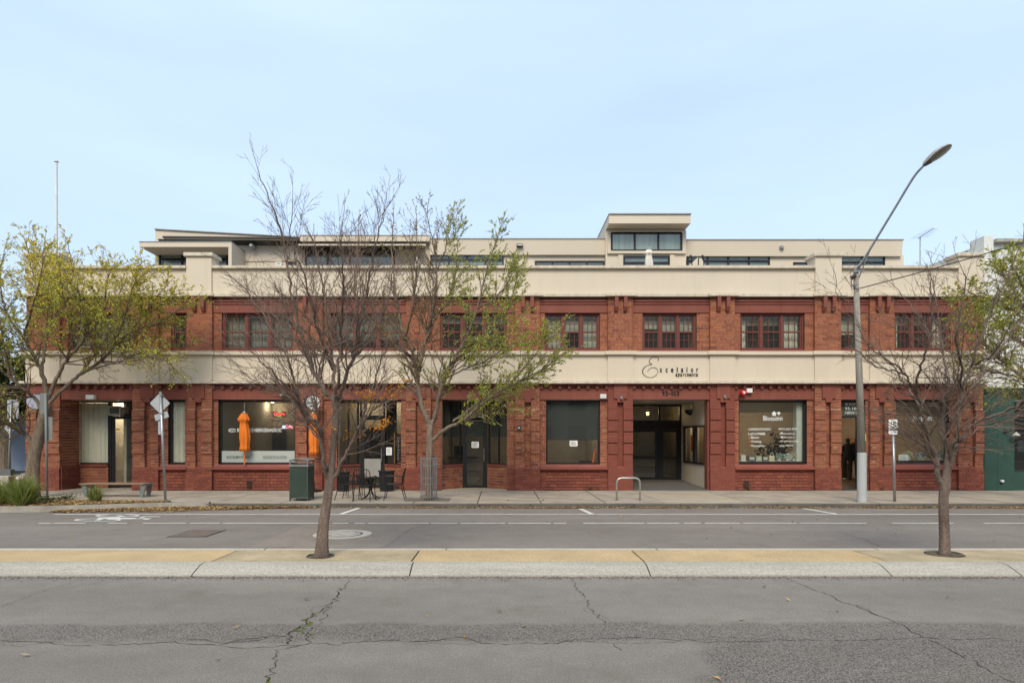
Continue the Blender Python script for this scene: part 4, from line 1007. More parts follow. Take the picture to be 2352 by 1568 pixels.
m = MB(); frame_rect(m, lx0, lx1, LB, LB+.1, .2, zt2, .07, False); m.box(lx0+.07, lx1-.07, LB+.002, LB+.098, zdh, ztb); m.box(xm-.035, xm+.035, LB+.004, LB+.096, .2, zdh); m.box(xm-.03, xm+.03, LB+.004, LB+.096, ztb, zt2-.07)
ld = m.build('entrance_doors', alu, bld)
for (q0, q1) in ((lx0+.072, xm-.037), (xm+.037, lx1-.072)):
    m = MB(); frame_rect(m, q0, q1, LB+.02, LB+.07, .215, zdh-.004, .11); m.box(q0+.11, q1-.11, LB+.022, LB+.068, 1.02, 1.10); m.build('door_leaf', alu, ld)
    boxo('door_pane', q0+.1, q1-.1, LB+.04, LB+.047, .32, zdh-.1, gl_shop, ld)
    boxo('transom_pane', q0-.02, q1+.02, LB+.04, LB+.047, ztb-.01, zt2-.06, gl_shop, ld)
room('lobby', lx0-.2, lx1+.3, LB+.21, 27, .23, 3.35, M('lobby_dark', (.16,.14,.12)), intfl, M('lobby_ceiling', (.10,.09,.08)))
# inner stone wall with a glowing wall lamp
stone = MB(); r_ = random.Random(2); z = 2.45
while z < 3.2:
    x = lx0-.2
    while x < lx0+1.05:
        L_ = r_.uniform(.12,.34); x2 = min(x+L_, lx0+1.05); stone.box(x+.004, x2-.004, 25.0-r_.uniform(0,.03), 25.1, z+.004, z+.066); x = x2
    z += .07
stone.build('stone_cladding', M('pale_stone', (.36,.32,.26), .9, .2, 5), bld)
lp = W(1487, 950, 24.9); t = thing('wall_lamp', 'glowing amber wall lamp on stone cladding inside the lobby', 'lamp', lp)
MB().lathe((lp.x, lp.y-.04, lp.z-.06), [(.03,0),(.05,.06),(.055,.12)], 14).build('shade', emis('amber_glow', (1,.62,.14), 5), t)
MB().box(lp.x-.02, lp.x+.02, lp.y-.02, lp.y+.11, lp.z-.08, lp.z-.05).build('bracket', blackm, t)
ld_ = bpy.data.lights.new('lamp_bulb', 'POINT'); ld_.energy = 9; ld_.color = (1,.7,.3); ld_.shadow_soft_size = .05
lo = bpy.data.objects.new('lamp_bulb', ld_); link(lo, t); lo.location = (lp.x, lp.y-.04, lp.z+.12)
# half-bowl sconce and vent on the entry wall
t = thing('wall_sconce', 'black half bowl wall sconce on the cream entry wall', 'lamp', (lx1, 22.05, 2.62)); m = MB(); prof = [(.0,0),(.08,.01),(.15,.05),(.20,.12),(.215,.19),(.19,.19),(.14,.08),(.0,.03)]
n = 14
for (q, h) in prof:
    for k in range(n+1):
        an = math.pi*.5 + math.pi*k/n; m.v.append((lx1-.004+q*math.cos(an), 22.05+q*math.sin(an), 2.62+h))
for k in range(len(prof)-1):
    for j in range(n): a = k*(n+1)+j; m.f.append((a, a+1, a+n+2, a+n+1))
m.build('bowl', blackp, t, smooth=True)
t = thing('wall_vent', 'tall dark louvred vent high on the cream entry wall', 'vent', (lx1, 21.85, 2.85))
boxo('panel', lx1-.03, lx1-.003, 21.75, 21.95, 2.78, 3.05, blackp, t)
for k in range(7): boxo('louvre', lx1-.04, lx1-.031, 21.76, 21.94, 2.80+k*.035, 2.815+k*.035, greyp, t)

# blossom shop: two windows and an open doorway between
room('flower_shop', fx(1692), fx(2204), 20.44, 28, ZF, ZC, M('shop_wall', (.40,.33,.24)), M('shop_floor', (.10,.075,.055), .5), intce)
boxo('bulkhead', fx(1690), fx(2200), 21.9, 22.2, 2.72, ZC, intce, bld)
w7_, a, b, z0, z1 = shop_window(1700, 1857, 919, 1064)
boxo('white_pillar', b-.16, b+.05, 20.36, 20.6, ZF, ZC, M('pillar_white', (.55,.57,.53)), bld)
def qx(x): return 1690.5 + x/9.143
def qy(y): return 906.5 + y/9.143
LY = 20.234
def wtext(body, x0, x1, y0, y1, w=w7_, b=.006, m=inkw):
    ws = body.split(' '); n = sum(map(len, ws)) + .6*(len(ws)-1); x = x0
    for wd_ in ws:
        xe = x + (x1-x0)*len(wd_)/n; wtext1(wd_, x, xe, y0, y1, w, b, m); x = xe + (x1-x0)*.6/n
def wtext1(body, x0, x1, y0, y1, w=w7_, b=.006, m=inkw): return text('window_lettering', body, qx(x0), qx(x1), qy(y0), qy(y1), LY, m, w, b, .003)
wtext('Blossom', 572, 975, 442, 540, b=.0)
wtext('CANDLE', 258, 495, 697, 742); wtext('STUDIO', 510, 732, 697, 742); wtext('0410', 895, 1028, 695, 736); wtext('622', 1050, 1148, 695, 736); wtext('019', 1172, 1268, 695, 736)
wtext("Let's create", 258, 612, 785, 840); wtext('Bloom', 318, 482, 868, 915); wtext('Posting', 325, 525, 955, 1008); wtext('Farmpens', 328, 605, 1045, 1100)
wtext('like us here', 998, 1235, 800, 825, b=.01); wtext('as Langdon', 998, 1225, 878, 905, b=.01); wtext('Northpoleson Org', 922, 1300, 955, 995); wtext('blue topmost', 922, 1200, 1048, 1085)
pinkd = M('coral_dot', (.62,.13,.10), .6)
for x, y in ((280,892),(287,980),(292,1070)): MB().lathe(W(qx(x),qy(y),LY)-Vector((0,.003,0)), [(.026,0),(.026,.003)], 18, 'y').build('bullet_mark', pinkd, w7_)
for x, y in ((960,808),(962,885)):
    p = W(qx(x),qy(y),LY); boxo('social_icon', p.x-.034, p.x+.034, LY-.003, LY, p.z-.034, p.z+.034, inkw, w7_, bevel=.001); MB().lathe(p-Vector((0,.006,0)), [(.017,0),(.017,.002)], 14, 'y').build('icon_centre', inkd, w7_)
def petals(cx, cy, R_, n=5, ph=0):
    m = MB(); c = W(qx(cx), qy(cy), LY)
    for k in range(n):
        an = ph+2*math.pi*k/n; P = []
        for q in range(10):
            t_ = 2*math.pi*q/10; l = R_*(.55+.45*math.cos(t_)); s = R_*.30*math.sin(t_); P.append((c.x+l*math.cos(an)-s*math.sin(an), LY-.003, c.z+l*math.sin(an)+s*math.cos(an)))
        m.poly(P)
    return m.build('blossom_mark', inkw, w7_)
petals(800,395,.085,5,.3); petals(897,385,.058,5,.9)
MB().tube([W(qx(820),qy(430),LY), W(qx(850),qy(475),LY), W(qx(870),qy(500),LY)], .004, 5).build('blossom_mark', inkw, w7_); MB().tube([W(qx(890),qy(420),LY), W(qx(870),qy(500),LY)], .004, 5).build('blossom_mark', inkw, w7_)
w9_, a9, b9, z09, z19 = shop_window(2062.8, 2186, 918, 1062)
text('window_lettering', 'Blossom', 2097, 2140, 953, 966, LY, inkw, w9_, .0, .003)
# display ledges
for (p, q) in ((a, b), (a9, b9)): boxo('display_ledge', p, q, 20.32, 20.9, z0-.1, z0-.002, M('ledge_white', (.45,.43,.38)), bld)
# doorway
d0, d1 = fx(1933.5), fx(1991.5); zdh = fz(959, 20.3); zt = zLin0
m = MB(); frame_rect(m, d0, d1, 20.28, 20.36, Z0, zt-.001, .06, False); m.box(d0+.06, d1-.06, 20.282, 20.358, zdh, zdh+.06); m.box(d1-.18, d1-.061, 20.284, 20.356, Z0, zdh-.001)
dw = m.build('shop_doorway', alu, bld); boxo('transom_pane', d0+.05, d1-.05, 20.32, 20.327, zdh+.05, zt-.05, gl_shop, dw)
boxo('transom_backing', d0+.05, d1-.05, 20.335, 20.34, zdh+.05, zt-.05, M('olive_film', (.085,.095,.08)), dw)
sx = lambda x: 1898.75 + x/6.095
sy = lambda y: 906.5 + y/6.095
for body, x1_, y0_, y1_ in (('SHOP 2', 452, 112, 150), ('93-103', 445, 172, 210), ('HIGH ST', 462, 230, 268)):
    text('transom_lettering', body, sx(257), sx(x1_), sy(y0_), sy(y1_), 20.316, inkw, dw, .006, .003)
m = MB(); frame_rect(m, 0, .85, 0, .045, 0, zdh-Z0-.03, .09)
lf = m.build('open_door_leaf', alu, dw); lf.location = (d0+.07, 20.38, Z0+.015); lf.rotation_euler = (0,0,R(82))
lg = MB().box(.08,.77,.02,.027,.08,zdh-Z0-.11).build('door_pane', gl_shop, lf)
boxo('doorstep', d0, d1, 19.94, 20.5, PAVE-.011, PAVE+.03, M('black_step', (.04,.038,.036)), bld)
boxo('counter_block', fx(1935,26), fx(1990,26), 26.2, 26.8, ZF, 1.05, M('brown_counter', (.10,.06,.04)), bld); boxo('shop_screen', fx(1946,27.8), fx(1965,27.8), 27.8, 27.85, 1.25, 1.65, M('blue_grey_panel', (.25,.30,.40)), bld)
# lit downlights seen in the shop and cafe
for (u, v, where, pw) in ((1759,920,'the flower shop close behind the left window',30), (1815,945,'the flower shop deep behind the right of the lettering',34), (1739,950,'the flower shop at the far left rear',20), (626,929,'the cafe behind the OPEN sign',6), (905,956,'the cafe above the chalkboard',7), (838,938,'the cafe above the entry door',6), (2130,921,'the flower shop behind the right hand window',30)):
    zc = ZC-.005; Y = F*(zc-CH)/(CY-v); Y = min(max(Y, 20.9), 24.6); downlight(fx(u,Y), Y, zc, pw, vis=where)
downlight(fx(1300,22.5), 22.5, ZC-.005, 22, vis='the office behind the charcoal blind')
boxo('inner_partition', fx(240,22.4), fx(288,22.4), 22.4, 22.5, ZF, ZC, M('pale_partition', (.66,.60,.49), .8), bld); boxo('marble_panel', fx(283,22.38), fx(299,22.38), 22.36, 22.399, ZF, 1.5, M('marble', (.55,.53,.48), .4, .25, 4), bld)
downlight(fx(272,21.9), 21.9, ZC-.005, 20, col=(1,.9,.78), vis='the corner shop, added to brighten the view through its glass door')  # unseen lamp added to brighten the partition behind the corner door
downlight(lx0+1.2, 24.2, 3.345, 6, vis='the entrance lobby ceiling')

# --- flowers, boxes on the display ledges
def bunch(label, u, v, w, h, Y, pal, seed, group=None):
    r = random.Random(seed); p = W(u, v, Y); t = thing('flower_bunch', label, 'flowers', p)
    MB().lathe(p, [(w*.22,0),(w*.28,h*.18),(w*.2,h*.3)], 12).build('vase', M('vase_white', (.5,.52,.5), .3), t)
    m = MB()
    for k in range(90):
        an = r.uniform(0,6.28); q = w*.5*math.sqrt(r.random()); c = Vector((p.x+q*math.cos(an), p.y+q*.7*math.sin(an), p.z+h*.3+h*.7*r.random()*(1-.5*q/w))); col = r.choice(pal); s = r.uniform(.018,.04)
        for j in range(5):
            a1 = 2*math.pi*j/5+r.random(); d = Vector((math.cos(a1), r.uniform(-.8,.3), math.sin(a1)))*s; e = Vector((-math.sin(a1), 0, math.cos(a1)))*s*.5
            m.quad(c, c+d*.6+e, c+d, c+d*.6-e, tuple(x*r.uniform(.75,1.1) for x in col))
    m.build('blooms', litterm, t)
PW = [(.62,.62,.62),(.55,.60,.62),(.45,.55,.58),(.20,.30,.16)]; PG = [(.16,.36,.24),(.22,.42,.30),(.4,.5,.45),(.3,.2,.3)]; PP = [(.62,.5,.48),(.6,.56,.5),(.5,.3,.3),(.2,.3,.12),(.6,.5,.25)]
for args in (("green hydrangea bunch in the left flower shop window", 1789, 1058.5, .24, .28, 20.5, PG), ("blue white flower bunch right of the green one in the shop window", 1809, 1058.5, .26, .26, 20.5, PW), ("tall white flower bunch with pink at its foot in the shop window", 1823, 1058.5, .22, .36, 20.55, PP),
             ("tall pale flower bunch against the white pillar in the shop window", 1838, 1058.5, .20, .42, 20.45, PW+PP), ("mixed white flower bunch beside the written card in the right window", 2086, 1056.5, .3, .32, 20.5, PP), ("blue white flower bunch in the middle of the right shop window", 2116, 1056.5, .34, .28, 20.5, PW), ("white and green flower bunch at the right end of the right window", 2160, 1056.5, .4, .34, 20.5, PW+PG)):
    bunch(*args, seed=sum(map(ord, args[0])) % 1000)
for i, (u0, u1, v0, col, lab) in enumerate(((1702,1712,1044,(.55,.56,.5),'plain pale card at the far left of the shop window ledge'),(1719,1734,1047,(.10,.10,.10),'dark candle box second from left on the shop window ledge'),(1736,1749,1047,(.38,.42,.32),'pale green patterned candle box on the shop window ledge'),(1751,1764,1047,(.13,.12,.12),'dark candle box left of the cream gift bag'),(1766,1778,1046,(.62,.52,.33),'cream gift bag in the middle of the shop window ledge'))):
    t = thing('gift_bag' if i == 4 else 'candle_box', lab, 'bag' if i == 4 else 'box', W((u0+u1)/2, 1059, 20.45)); boxo('body', fx(u0,20.45), fx(u1,20.45), 20.42, 20.52, z0-.001, fz(v0,20.45), M('box_%d' % i, col, .6, .25, 30), t)
    if i: boxo('label_patch', fx(u0+2,20.45), fx(u1-2,20.45), 20.414, 20.4195, fz(v0+8,20.45), fz(v0+2.5,20.45), M('label_pale_%d' % i, (.5,.5,.46), .6, .3, 40), t)
    if i == 4: MB().tube(spline([W(1769,1046,20.45), W(1770,1041,20.45), W(1773,1039.5,20.45), W(1776,1041,20.45), W(1776,1046,20.45)], 3), .006, 5).build('handle', whitep, t)
cs = thing('written_card', 'white handwritten card in the bottom left of the right shop window', 'sign', W(2075, 1059, 20.33)); boxo('card', fx(2064,20.33), fx(2086.5,20.33), 20.33, 20.336, fz(1059,20.33), fz(1043.5,20.33), paper, cs)
for k in range(3): boxo('written_line', fx(2067,20.33), fx(2083-2*k,20.33), 20.326, 20.329, fz(1055.6-k*4,20.33), fz(1054.8-k*4,20.33), M('blue_pen', (.15,.2,.4)), cs)
# dark dried tree inside the left shop window
pt = thing('indoor_tree', 'dark leafy indoor tree in a tall pot behind the shop lettering', 'plant', W(1772, 1090, 22.4))
b0 = Vector((fx(1772,22.4), 22.4, ZF)); MB().lathe(b0, [(.2,0),(.28,.75),(.25,.75)], 18).build('pot', M('pot_taupe', (.30,.24,.19)), pt)
m = MB(); lv = MB(); r_ = random.Random(8)
for k in range(9):
    e = b0 + Vector((r_.uniform(-.55,.6), r_.uniform(-.2,.2), r_.uniform(1.1,1.75))); m.tube(spline([b0+Vector((0,0,.7)), b0.lerp(e,.6)+Vector((0,0,.35)), e], 5), .012, 5)
    for j in range(34):
        c = e + Vector((r_.gauss(0,.16), r_.gauss(0,.1), r_.gauss(0,.13))); d = Vector((r_.uniform(-1,1), r_.uniform(-1,1), r_.uniform(-1,1)))*.06; n_ = d.cross(Vector((.3,1,.2)))*.5; g_ = r_.uniform(.6,1.2); lv.quad(c-d, c+n_, c+d, c-n_, (.035*g_,.04*g_,.02*g_))
m.build('stem', barkT, pt); lv.build('foliage', litterm, pt)

# --- people inside the shop doorway
def person(label, x, y, zf, h, rotz, cloth, skin, hair, arm_pose=0):
    t = thing('person', label, 'person', (x, y, zf)); s = h/1.70
    V = [(0,0,.93),(0,-.01,1.10),(0,-.02,1.30),(0,0,1.43),(0,.0,1.50),(.10,0,.90),(.11,-.02,.50),(.11,.03,.09),(.11,-.12,.03),(-.10,0,.90),(-.11,.0,.50),(-.11,.04,.09),(-.11,-.11,.03),
         (.18,.0,1.39),(.23,.02,1.12),(.17,-.18,1.0),(.10,-.27,1.04),(-.18,.0,1.39),(-.24,.03,1.12),(-.24,-.07,.88),(-.23,-.10,.79)]
    E = [(0,1),(1,2),(2,3),(3,4),(0,5),(5,6),(6,7),(7,8),(0,9),(9,10),(10,11),(11,12),(3,13),(13,14),(14,15),(15,16),(3,17),(17,18),(18,19),(19,20)]
    Rr = [.155,.135,.15,.10,.06,.10,.068,.048,.042,.10,.068,.048,.042,.062,.05,.038,.03,.062,.05,.038,.03]
    me = bpy.data.meshes.new('body'); c_, s_ = math.cos(rotz), math.sin(rotz)
    T = lambda p: (x + (p[0]*c_-p[1]*s_)*s, y + (p[0]*s_+p[1]*c_)*s, zf + p[2]*s)
    me.from_pydata([T(p) for p in V], E, []); o = bpy.data.objects.new('body', me); link(o, t); me.materials.append(cloth)
    sk = o.modifiers.new('skin', 'SKIN'); sk.use_smooth_shade = True
    lay = me.skin_vertices[0] if len(me.skin_vertices) else None
    if lay is None:
        bm = bmesh.new(); bm.from_mesh(me); bm.verts.layers.skin.verify(); bm.to_mesh(me); bm.free(); lay = me.skin_vertices[0]
    for i, q in enumerate(Rr): lay.data[i].radius = (q*s*(1.25 if i in (0,1,2) else 1), q*s*(.8 if i in (0,1,2) else 1)); lay.data[i].use_root = (i == 0)
    sb = o.modifiers.new('sub', 'SUBSURF'); sb.levels = sb.render_levels = 2
    def blob(nm, c, rx, ry, rz, mat, parent):
        bm = bmesh.new(); bmesh.ops.create_uvsphere(bm, u_segments=18, v_segments=12, radius=1)
        for v in bm.verts: q = T((c[0]+v.co.x*rx, c[1]+v.co.y*ry*(1.05 if v.co.y < 0 and v.co.z < 0 else 1), c[2]+v.co.z*rz)); v.co = q
        mm = bpy.data.meshes.new(nm); bm.to_mesh(mm); bm.free(); mm.materials.append(mat); mm.shade_smooth(); return link(bpy.data.objects.new(nm, mm), parent)
    hd = blob('head', (0,-.02,1.61), .074, .09, .108, skin, t); blob('nose', (0,-.115,1.60), .012, .016, .02, skin, hd); blob('ear', (.074,-.01,1.605), .01, .02, .03, skin, hd); blob('ear', (-.074,-.01,1.605), .01, .02, .03, skin, hd)
    blob('eye', (.03,-.10,1.625), .011, .008, .008, blackp, hd); blob('eye', (-.03,-.10,1.625), .011, .008, .008, blackp, hd); blob('mouth', (0,-.105,1.565), .022, .008, .006, M('lip', (.3,.1,.08)), hd)
    blob('hair', (0,.015,1.64), .085, .095, .10, hair, t); blob('hair', (0,.05,1.52), .075, .05, .12, hair, t)
    for sd, hp in ((1,(.08,-.30,1.05)), (-1,(-.23,-.11,.74))):
        pm = blob('hand', hp, .026, .034, .042, skin, t)
        for k in range(4): blob('finger', (hp[0]-.02+.0135*k, hp[1]-.02, hp[2]-.045-(.012 if k in (1,2) else 0)), .0075, .009, .032, skin, pm)
        blob('thumb', (hp[0]-.03*sd, hp[1]-.02, hp[2]-.01), .009, .010, .026, skin, pm)
    for sd in (1,-1): blob('shoe', (.11*sd,-.06,.04), .05, .125, .045, whitep if sd == 1 else blackp, t)
navy = M('dark_clothing', (.014,.014,.018), .9, .2, 6); skin_ = M('skin', (.45,.25,.17), .6); hair_ = M('dark_hair', (.02,.012,.01), .6); hair2 = M('auburn_hair', (.10,.03,.015), .6)
person('person in dark clothes with dark hair seen from behind in the shop doorway', fx(1947,24.9), 24.9, ZF, 1.66, R(165), navy, skin_, hair_)
person('person in black facing the street with auburn hair in the shop doorway', fx(1960,25.5), 25.5, ZF, 1.66, R(-25), navy, skin_, hair2)
# ------------------------------------------------------------------ rooftop storey (set back behind the parapet)
RY = 23.5
def rx(u, Y=RY): return (u-CX)*Y/F
def rz(v, Y=RY): return CH+(CY-v)*Y/F
metal = M('roof_capping', (.30,.29,.27), .5, .1, 4, metal=.5); darkst = M('awning_steel', (.045,.043,.042), .6, .15, 4)
def rbox(name, u0, u1, v0, v1, y0, y1, mat, Y=RY, bevel=0): return boxo(name, rx(u0,Y), rx(u1,Y), y0, y1, rz(v1,Y), rz(v0,Y), mat, bld, bevel=bevel)
def rwin(u0, u1, v0, v1, n, transom=None, Y=RY, mat=alu, blind=None, gm=None):
    x0, x1, z0, z1 = rx(u0,Y), rx(u1,Y), rz(v1,Y), rz(v0,Y); m = MB(); frame_rect(m, x0, x1, Y-.06, Y+.02, z0, z1, .05)
    for k in range(1, n): x = x0+(x1-x0)*k/n; m.box(x-.03, x+.03, Y-.058, Y+.018, z0+.05, z1-.05)
    if transom: zz = rz(transom, Y); m.box(x0+.05, x1-.05, Y-.055, Y+.017, zz-.035, zz+.035)
    w = m.build('roof_window', mat, bld)
    for k in range(n): boxo('roof_pane', x0+(x1-x0)*k/n+.03, x0+(x1-x0)*(k+1)/n-.03, Y-.025, Y-.018, z0+.04, z1-.04, gm or gl_roof, w)
    boxo('window_back', x0, x1, Y+.025, Y+.03, z0, z1, blind or M('roof_room', (.46,.49,.46), .9, .35, 1.5), w)
    return w
# right and centre wings: wall plus proud fascia with metal capping
for (u0, u1, vt, vb, end) in ((986,1391.5,548,584,0), (1577,2074,550.5,587,1)):
    rbox('roof_storey_wall', u0, u1+(1 if end else 0), vb-4, 660, RY+.031, RY+6, roofcr)
    YQ = RY-.2; zt_f = rz(vt+1, YQ)
    MB().prism([(rx(u0,YQ),RY-.14,rz(vb,YQ)),(rx(u0,YQ),RY+5.99,rz(vb,YQ)),(rx(u0,YQ),RY+5.99,zt_f),(rx(u0,YQ),RY-.20,zt_f)], (rx(u1,YQ)-rx(u0,YQ),0,0)).build('roof_fascia', roofcr, bld)
    boxo('roof_capping', rx(u0,YQ)-.02, rx(u1,YQ)+.03, RY-.23, RY+6, zt_f+.001, zt_f+.03, metal, bld)
    # wall panels between the windows
gap = lambda u0, u1, v0=588: rbox('wall_panel', u0, u1, v0, 660, RY-.02, RY+.03, roofcr)
gap(986,989,583); gap(1157,1228,585); 
MB().box(rx(1228), rx(1389), RY-.02, RY+.03, 6.4, rz(609.5)).build('wall_panel', roofcr, bld); rbox('wall_panel', 1228, 1391, 585, 599, RY-.018, RY+.03, roofcr)
gap(1767.5,1821); gap(1856,1929); gap(2031.5,2075); rbox('wall_panel', 1821, 1856, 588, 602.5, RY-.019, RY+.03, roofcr)
rwin(989,1157,583,612,4,597); rwin(1229,1388,599.5,612,4); rwin(1577.5,1767,586.5,613,4,600); rwin(1821.5,1855.5,603,614,1); rwin(1929.5,2031,587.5,613,2,603, blind=M('roof_blind', (.34,.38,.36), .9, .25, 3))
# tall box with overhanging hood
YB2 = 23.2
boxo('roof_box_wall', rx(1391.5,YB2), rx(1577,YB2), YB2+.03, 27, 6.4, rz(529,YB2), roofcr, bld)
MB().prism([(rx(1399,22.55),22.55,rz(513,22.55)),(rx(1399,22.55),27.01,rz(527,YB2)-.04),(rx(1399,22.55),27.01,rz(492.5,22.55)-.02),(rx(1399,22.55),22.55,rz(492.5,22.55))], (rx(1586.5,22.55)-rx(1399,22.55),0,0)).build('roof_hood', roofcr, bld)
boxo('roof_capping', rx(1398,22.55), rx(1587.5,22.55), 22.5, 27, rz(492.5,22.55)+.001, rz(492.5,22.55)+.03, metal, bld)
m = MB(); frame_rect(m, rx(1395,YB2), rx(1574,YB2), YB2-.06, YB2+.03, rz(583,YB2), rz(529,YB2), .12); m.build('window_surround', roofcr, bld)
curtg = M('pale_curtain', (.62,.64,.58), .9, .2, 3, stretch=(3,1,.1))
rwin(1403.5,1565.6,534,577,3,None,YB2,alu,curtg); rwin(1432,1537.5,588.5,614,1,604,YB2,alu,M('roof_blind', (.34,.38,.36)))
boxo('wall_panel', rx(1420,YB2), rx(1431,YB2), YB2-.02, YB2+.03, 6.4, rz(585,YB2), roofcr, bld); boxo('wall_panel', rx(1538.5,YB2), rx(1549,YB2), YB2-.02, YB2+.03, 6.4, rz(585,YB2), roofcr, bld)
# left-centre wing with steel sun shade
rbox('roof_storey_wall', 689.5, 986, 560, 660, RY+.032, RY+6, roofcr); rbox('roof_fascia', 689.5, 987.5, 541.5, 554, RY-.3, RY+6, roofcr, RY-.3)
boxo('roof_capping', rx(689,RY-.3)-.02, rx(988,RY-.3), RY-.32, RY+6, rz(541.5,RY-.3)+.001, rz(541.5,RY-.3)+.03, metal, bld)
rbox('sun_shade_slot', 690, 980, 554.2, 560, RY-.1, RY+.03, darkst); rbox('sun_shade_bar', 686, 978, 560.2, 563.8, RY-.75, RY-.66, roofcr, RY-.75)
MB().prism([(rx(688),RY-.74,rz(564.5,RY-.74)),(rx(688),RY+.02,rz(572)),(rx(688),RY+.02,rz(569)),(rx(688),RY-.74,rz(563,RY-.74))], (rx(977)-rx(688),0,0)).build('sun_shade', darkst, bld)
rwin(702,907,574,614,4,584.5); rbox('wall_panel', 690, 701.5, 570, 660, RY-.02, RY+.03, roofcr); rbox('wall_panel', 907.5, 985, 570, 660, RY-.02, RY+.03, roofcr)
# left wing: raking roof, dark eave, projecting slab roof over a corner window
rbox('roof_storey_wall', 357, 689, 556, 660, RY+.033, RY+6, roofcr)
MB().prism([(rx(357),RY+.0,rz(600)),(rx(689),RY+.0,rz(600)),(rx(689),RY,rz(545.5)),(rx(357),RY,rz(527.5))], (0,6,0)).build('raking_wall', roofcr, bld)
MB().prism([(rx(355.5),RY-.06,rz(527.6)),(rx(689),RY-.06,rz(545.6)),(rx(689),RY-.06,rz(544)),(rx(355.5),RY-.06,rz(525.8))], (0,6.1,0)).build('roof_capping', metal, bld)
def eave(v0, v1, y0, name, mt): return MB().prism([(rx(373,y0),y0,rz(v0,y0)),(rx(683,y0),y0,rz(v0+3,y0)),(rx(683,y0),y0,rz(v1+3,y0)),(rx(373,y0),y0,rz(v1,y0))][::-1], (0,RY-y0-.002,0)).build(name, mt, bld)
eave(541.8, 545.5, RY-.55, 'eave_beam', darkst); MB().prism([(rx(378,RY-.5),RY-.50,rz(545.8,RY-.5)),(rx(683,RY-.5),RY-.50,rz(548.8,RY-.5)),(rx(683,RY-.5),RY-.50,rz(551,RY-.5)),(rx(378,RY-.5),RY-.50,rz(548,RY-.5))][::-1], (0,.1,0)).build('eave_bar', roofcr, bld)
MB().prism([(rx(376),RY-.40,rz(548.5,RY-.4)),(rx(683),RY-.40,rz(551.5,RY-.4)),(rx(683),RY-.02,rz(562)),(rx(376),RY-.02,rz(559))][::-1], (0,.018,-.05)).build('eave_soffit', darkst, bld)
SYF = 22.4
boxo('slab_roof', rx(320,SYF), rx(532,SYF), SYF, RY-.01, rz(567,SYF), rz(556,SYF), roofcr, bld); boxo('roof_capping', rx(319.5,SYF), rx(532.5,SYF), SYF-.02, RY-.01, rz(556,SYF)+.001, rz(556,SYF)+.025, metal, bld)
boxo('slab_pier', rx(524.5,SYF), rx(532,SYF), SYF+.002, RY-.01, 6.4, rz(567,SYF)-.001, roofcr, bld)
boxo('roof_storey_wall', rx(357,RY-.04), rx(366,RY-.04), RY-.06, RY-.001, 6.4, rz(567,SYF)-.001, roofcr, bld)
rwin(367,524,580.5,614,3,596,RY-.03)
boxo('wall_vent', rx(634), rx(648), RY-.06, RY-.001, rz(612), rz(602.5), whitep, bld); boxo('vent_slot', rx(637), rx(645), RY-.066, RY-.061, rz(607), rz(605.5), blackp, bld); rwin(659,680,602,614,1,None,RY-.03)

# roof bits: wedge stair heads, hoop rails, wall lights, umbrella, flagpole, aerial
for (u0, u1, Y) in ((1585,1622,22.3), (952,974,22.3)):
    MB().prism([(rx(u0,Y),Y,6.4),(rx(u1,Y),Y,6.4),(rx(u1-3,Y),Y,rz(607,Y)),(rx(u1-13,Y),Y,rz(590,Y)),(rx(u1-18,Y),Y,rz(590,Y)),(rx(u0,Y),Y,rz(608,Y))], (0,1.2,0)).build('stair_head', roofcr, bld)
t = thing('roof_ladder_rail', 'dark looped ladder rail on the roof terrace beside the wedge', 'rail', (rx(1590,21.8),21.8,6.4))
for dx in (0, .42): MB().tube(spline([Vector((rx(1577,21.8)+dx*1.0,21.8,6.4)), Vector((rx(1577,21.8)+dx,21.8,rz(600,21.8))), Vector((rx(1582,21.8)+dx,21.8,rz(592,21.8))), Vector((rx(1589,21.8)+dx,21.8,rz(596,21.8))), Vector((rx(1591,21.8)+dx,21.8,6.4))], 6), .02, 8).build('hoop', blackm, t)
cw_ = M('white_canvas', (.66,.62,.54), .85, .08, 9, stretch=(1,1,.2))
furled('terrace_umbrella', 'furled white umbrella on the roof terrace below the tall box', 1490.5, 572, 625, 640, 21.6, cw_, .145, pole_mat=galv)['label']
fp = W(132, 582, 20.3); t = thing('flagpole', 'thin white flagpole rising from the left parapet pier', 'flagpole', (fp.x, 20.25, fz(581.5)))
MB().tube([(fp.x,20.25,fz(581.5)-.02),(fp.x,20.25,rz(372,20.25))], [.045,.036], 12).build('pole', M('white_paint', (.72,.71,.69), .5), t); MB().lathe((fp.x,20.25,rz(372,20.25)), [(.07,0),(.07,.03),(.03,.05)], 12).build('truck', M('white_paint', (.72,.71,.69)), t)
def walllight(name, label, u0, u1, v0, v1, Y, mt, cat='light', lens=None, d=.12):
    t = thing(name, label, cat, W((u0+u1)/2, v1, Y)); o = boxo('body', fx(u0,Y), fx(u1,Y), Y-d, Y, fz(v1,Y), fz(v0,Y), mt, t, bevel=.008)
    if lens: boxo('lens', fx(u0,Y)+.02, fx(u1,Y)-.02, Y-d-.004, Y-d, fz(v1,Y)+.02, fz(v0,Y)-.03, lens, t)
    return t
lensm = M('frosted_lens', (.62,.64,.62), .3)
walllight('security_light', 'white security light on the lintel above the corner shop entry', 204, 222, 907.5, 917.5, 20.05, whitep, lens=lensm, d=.16)
walllight('security_light', 'white security light above the right of the cafe window', 646, 659, 901, 909, 20.05, whitep, lens=lensm, d=.14)
walllight('security_light', 'white security light above the right of the office window', 1377.5, 1391, 905.5, 915.5, 20.05, whitep, lens=lensm, d=.14)
walllight('pier_light', 'small grey downlight on the pendant block left of the main entrance', 1424, 1429, 909.5, 916.5, 19.954, galv, d=.08)
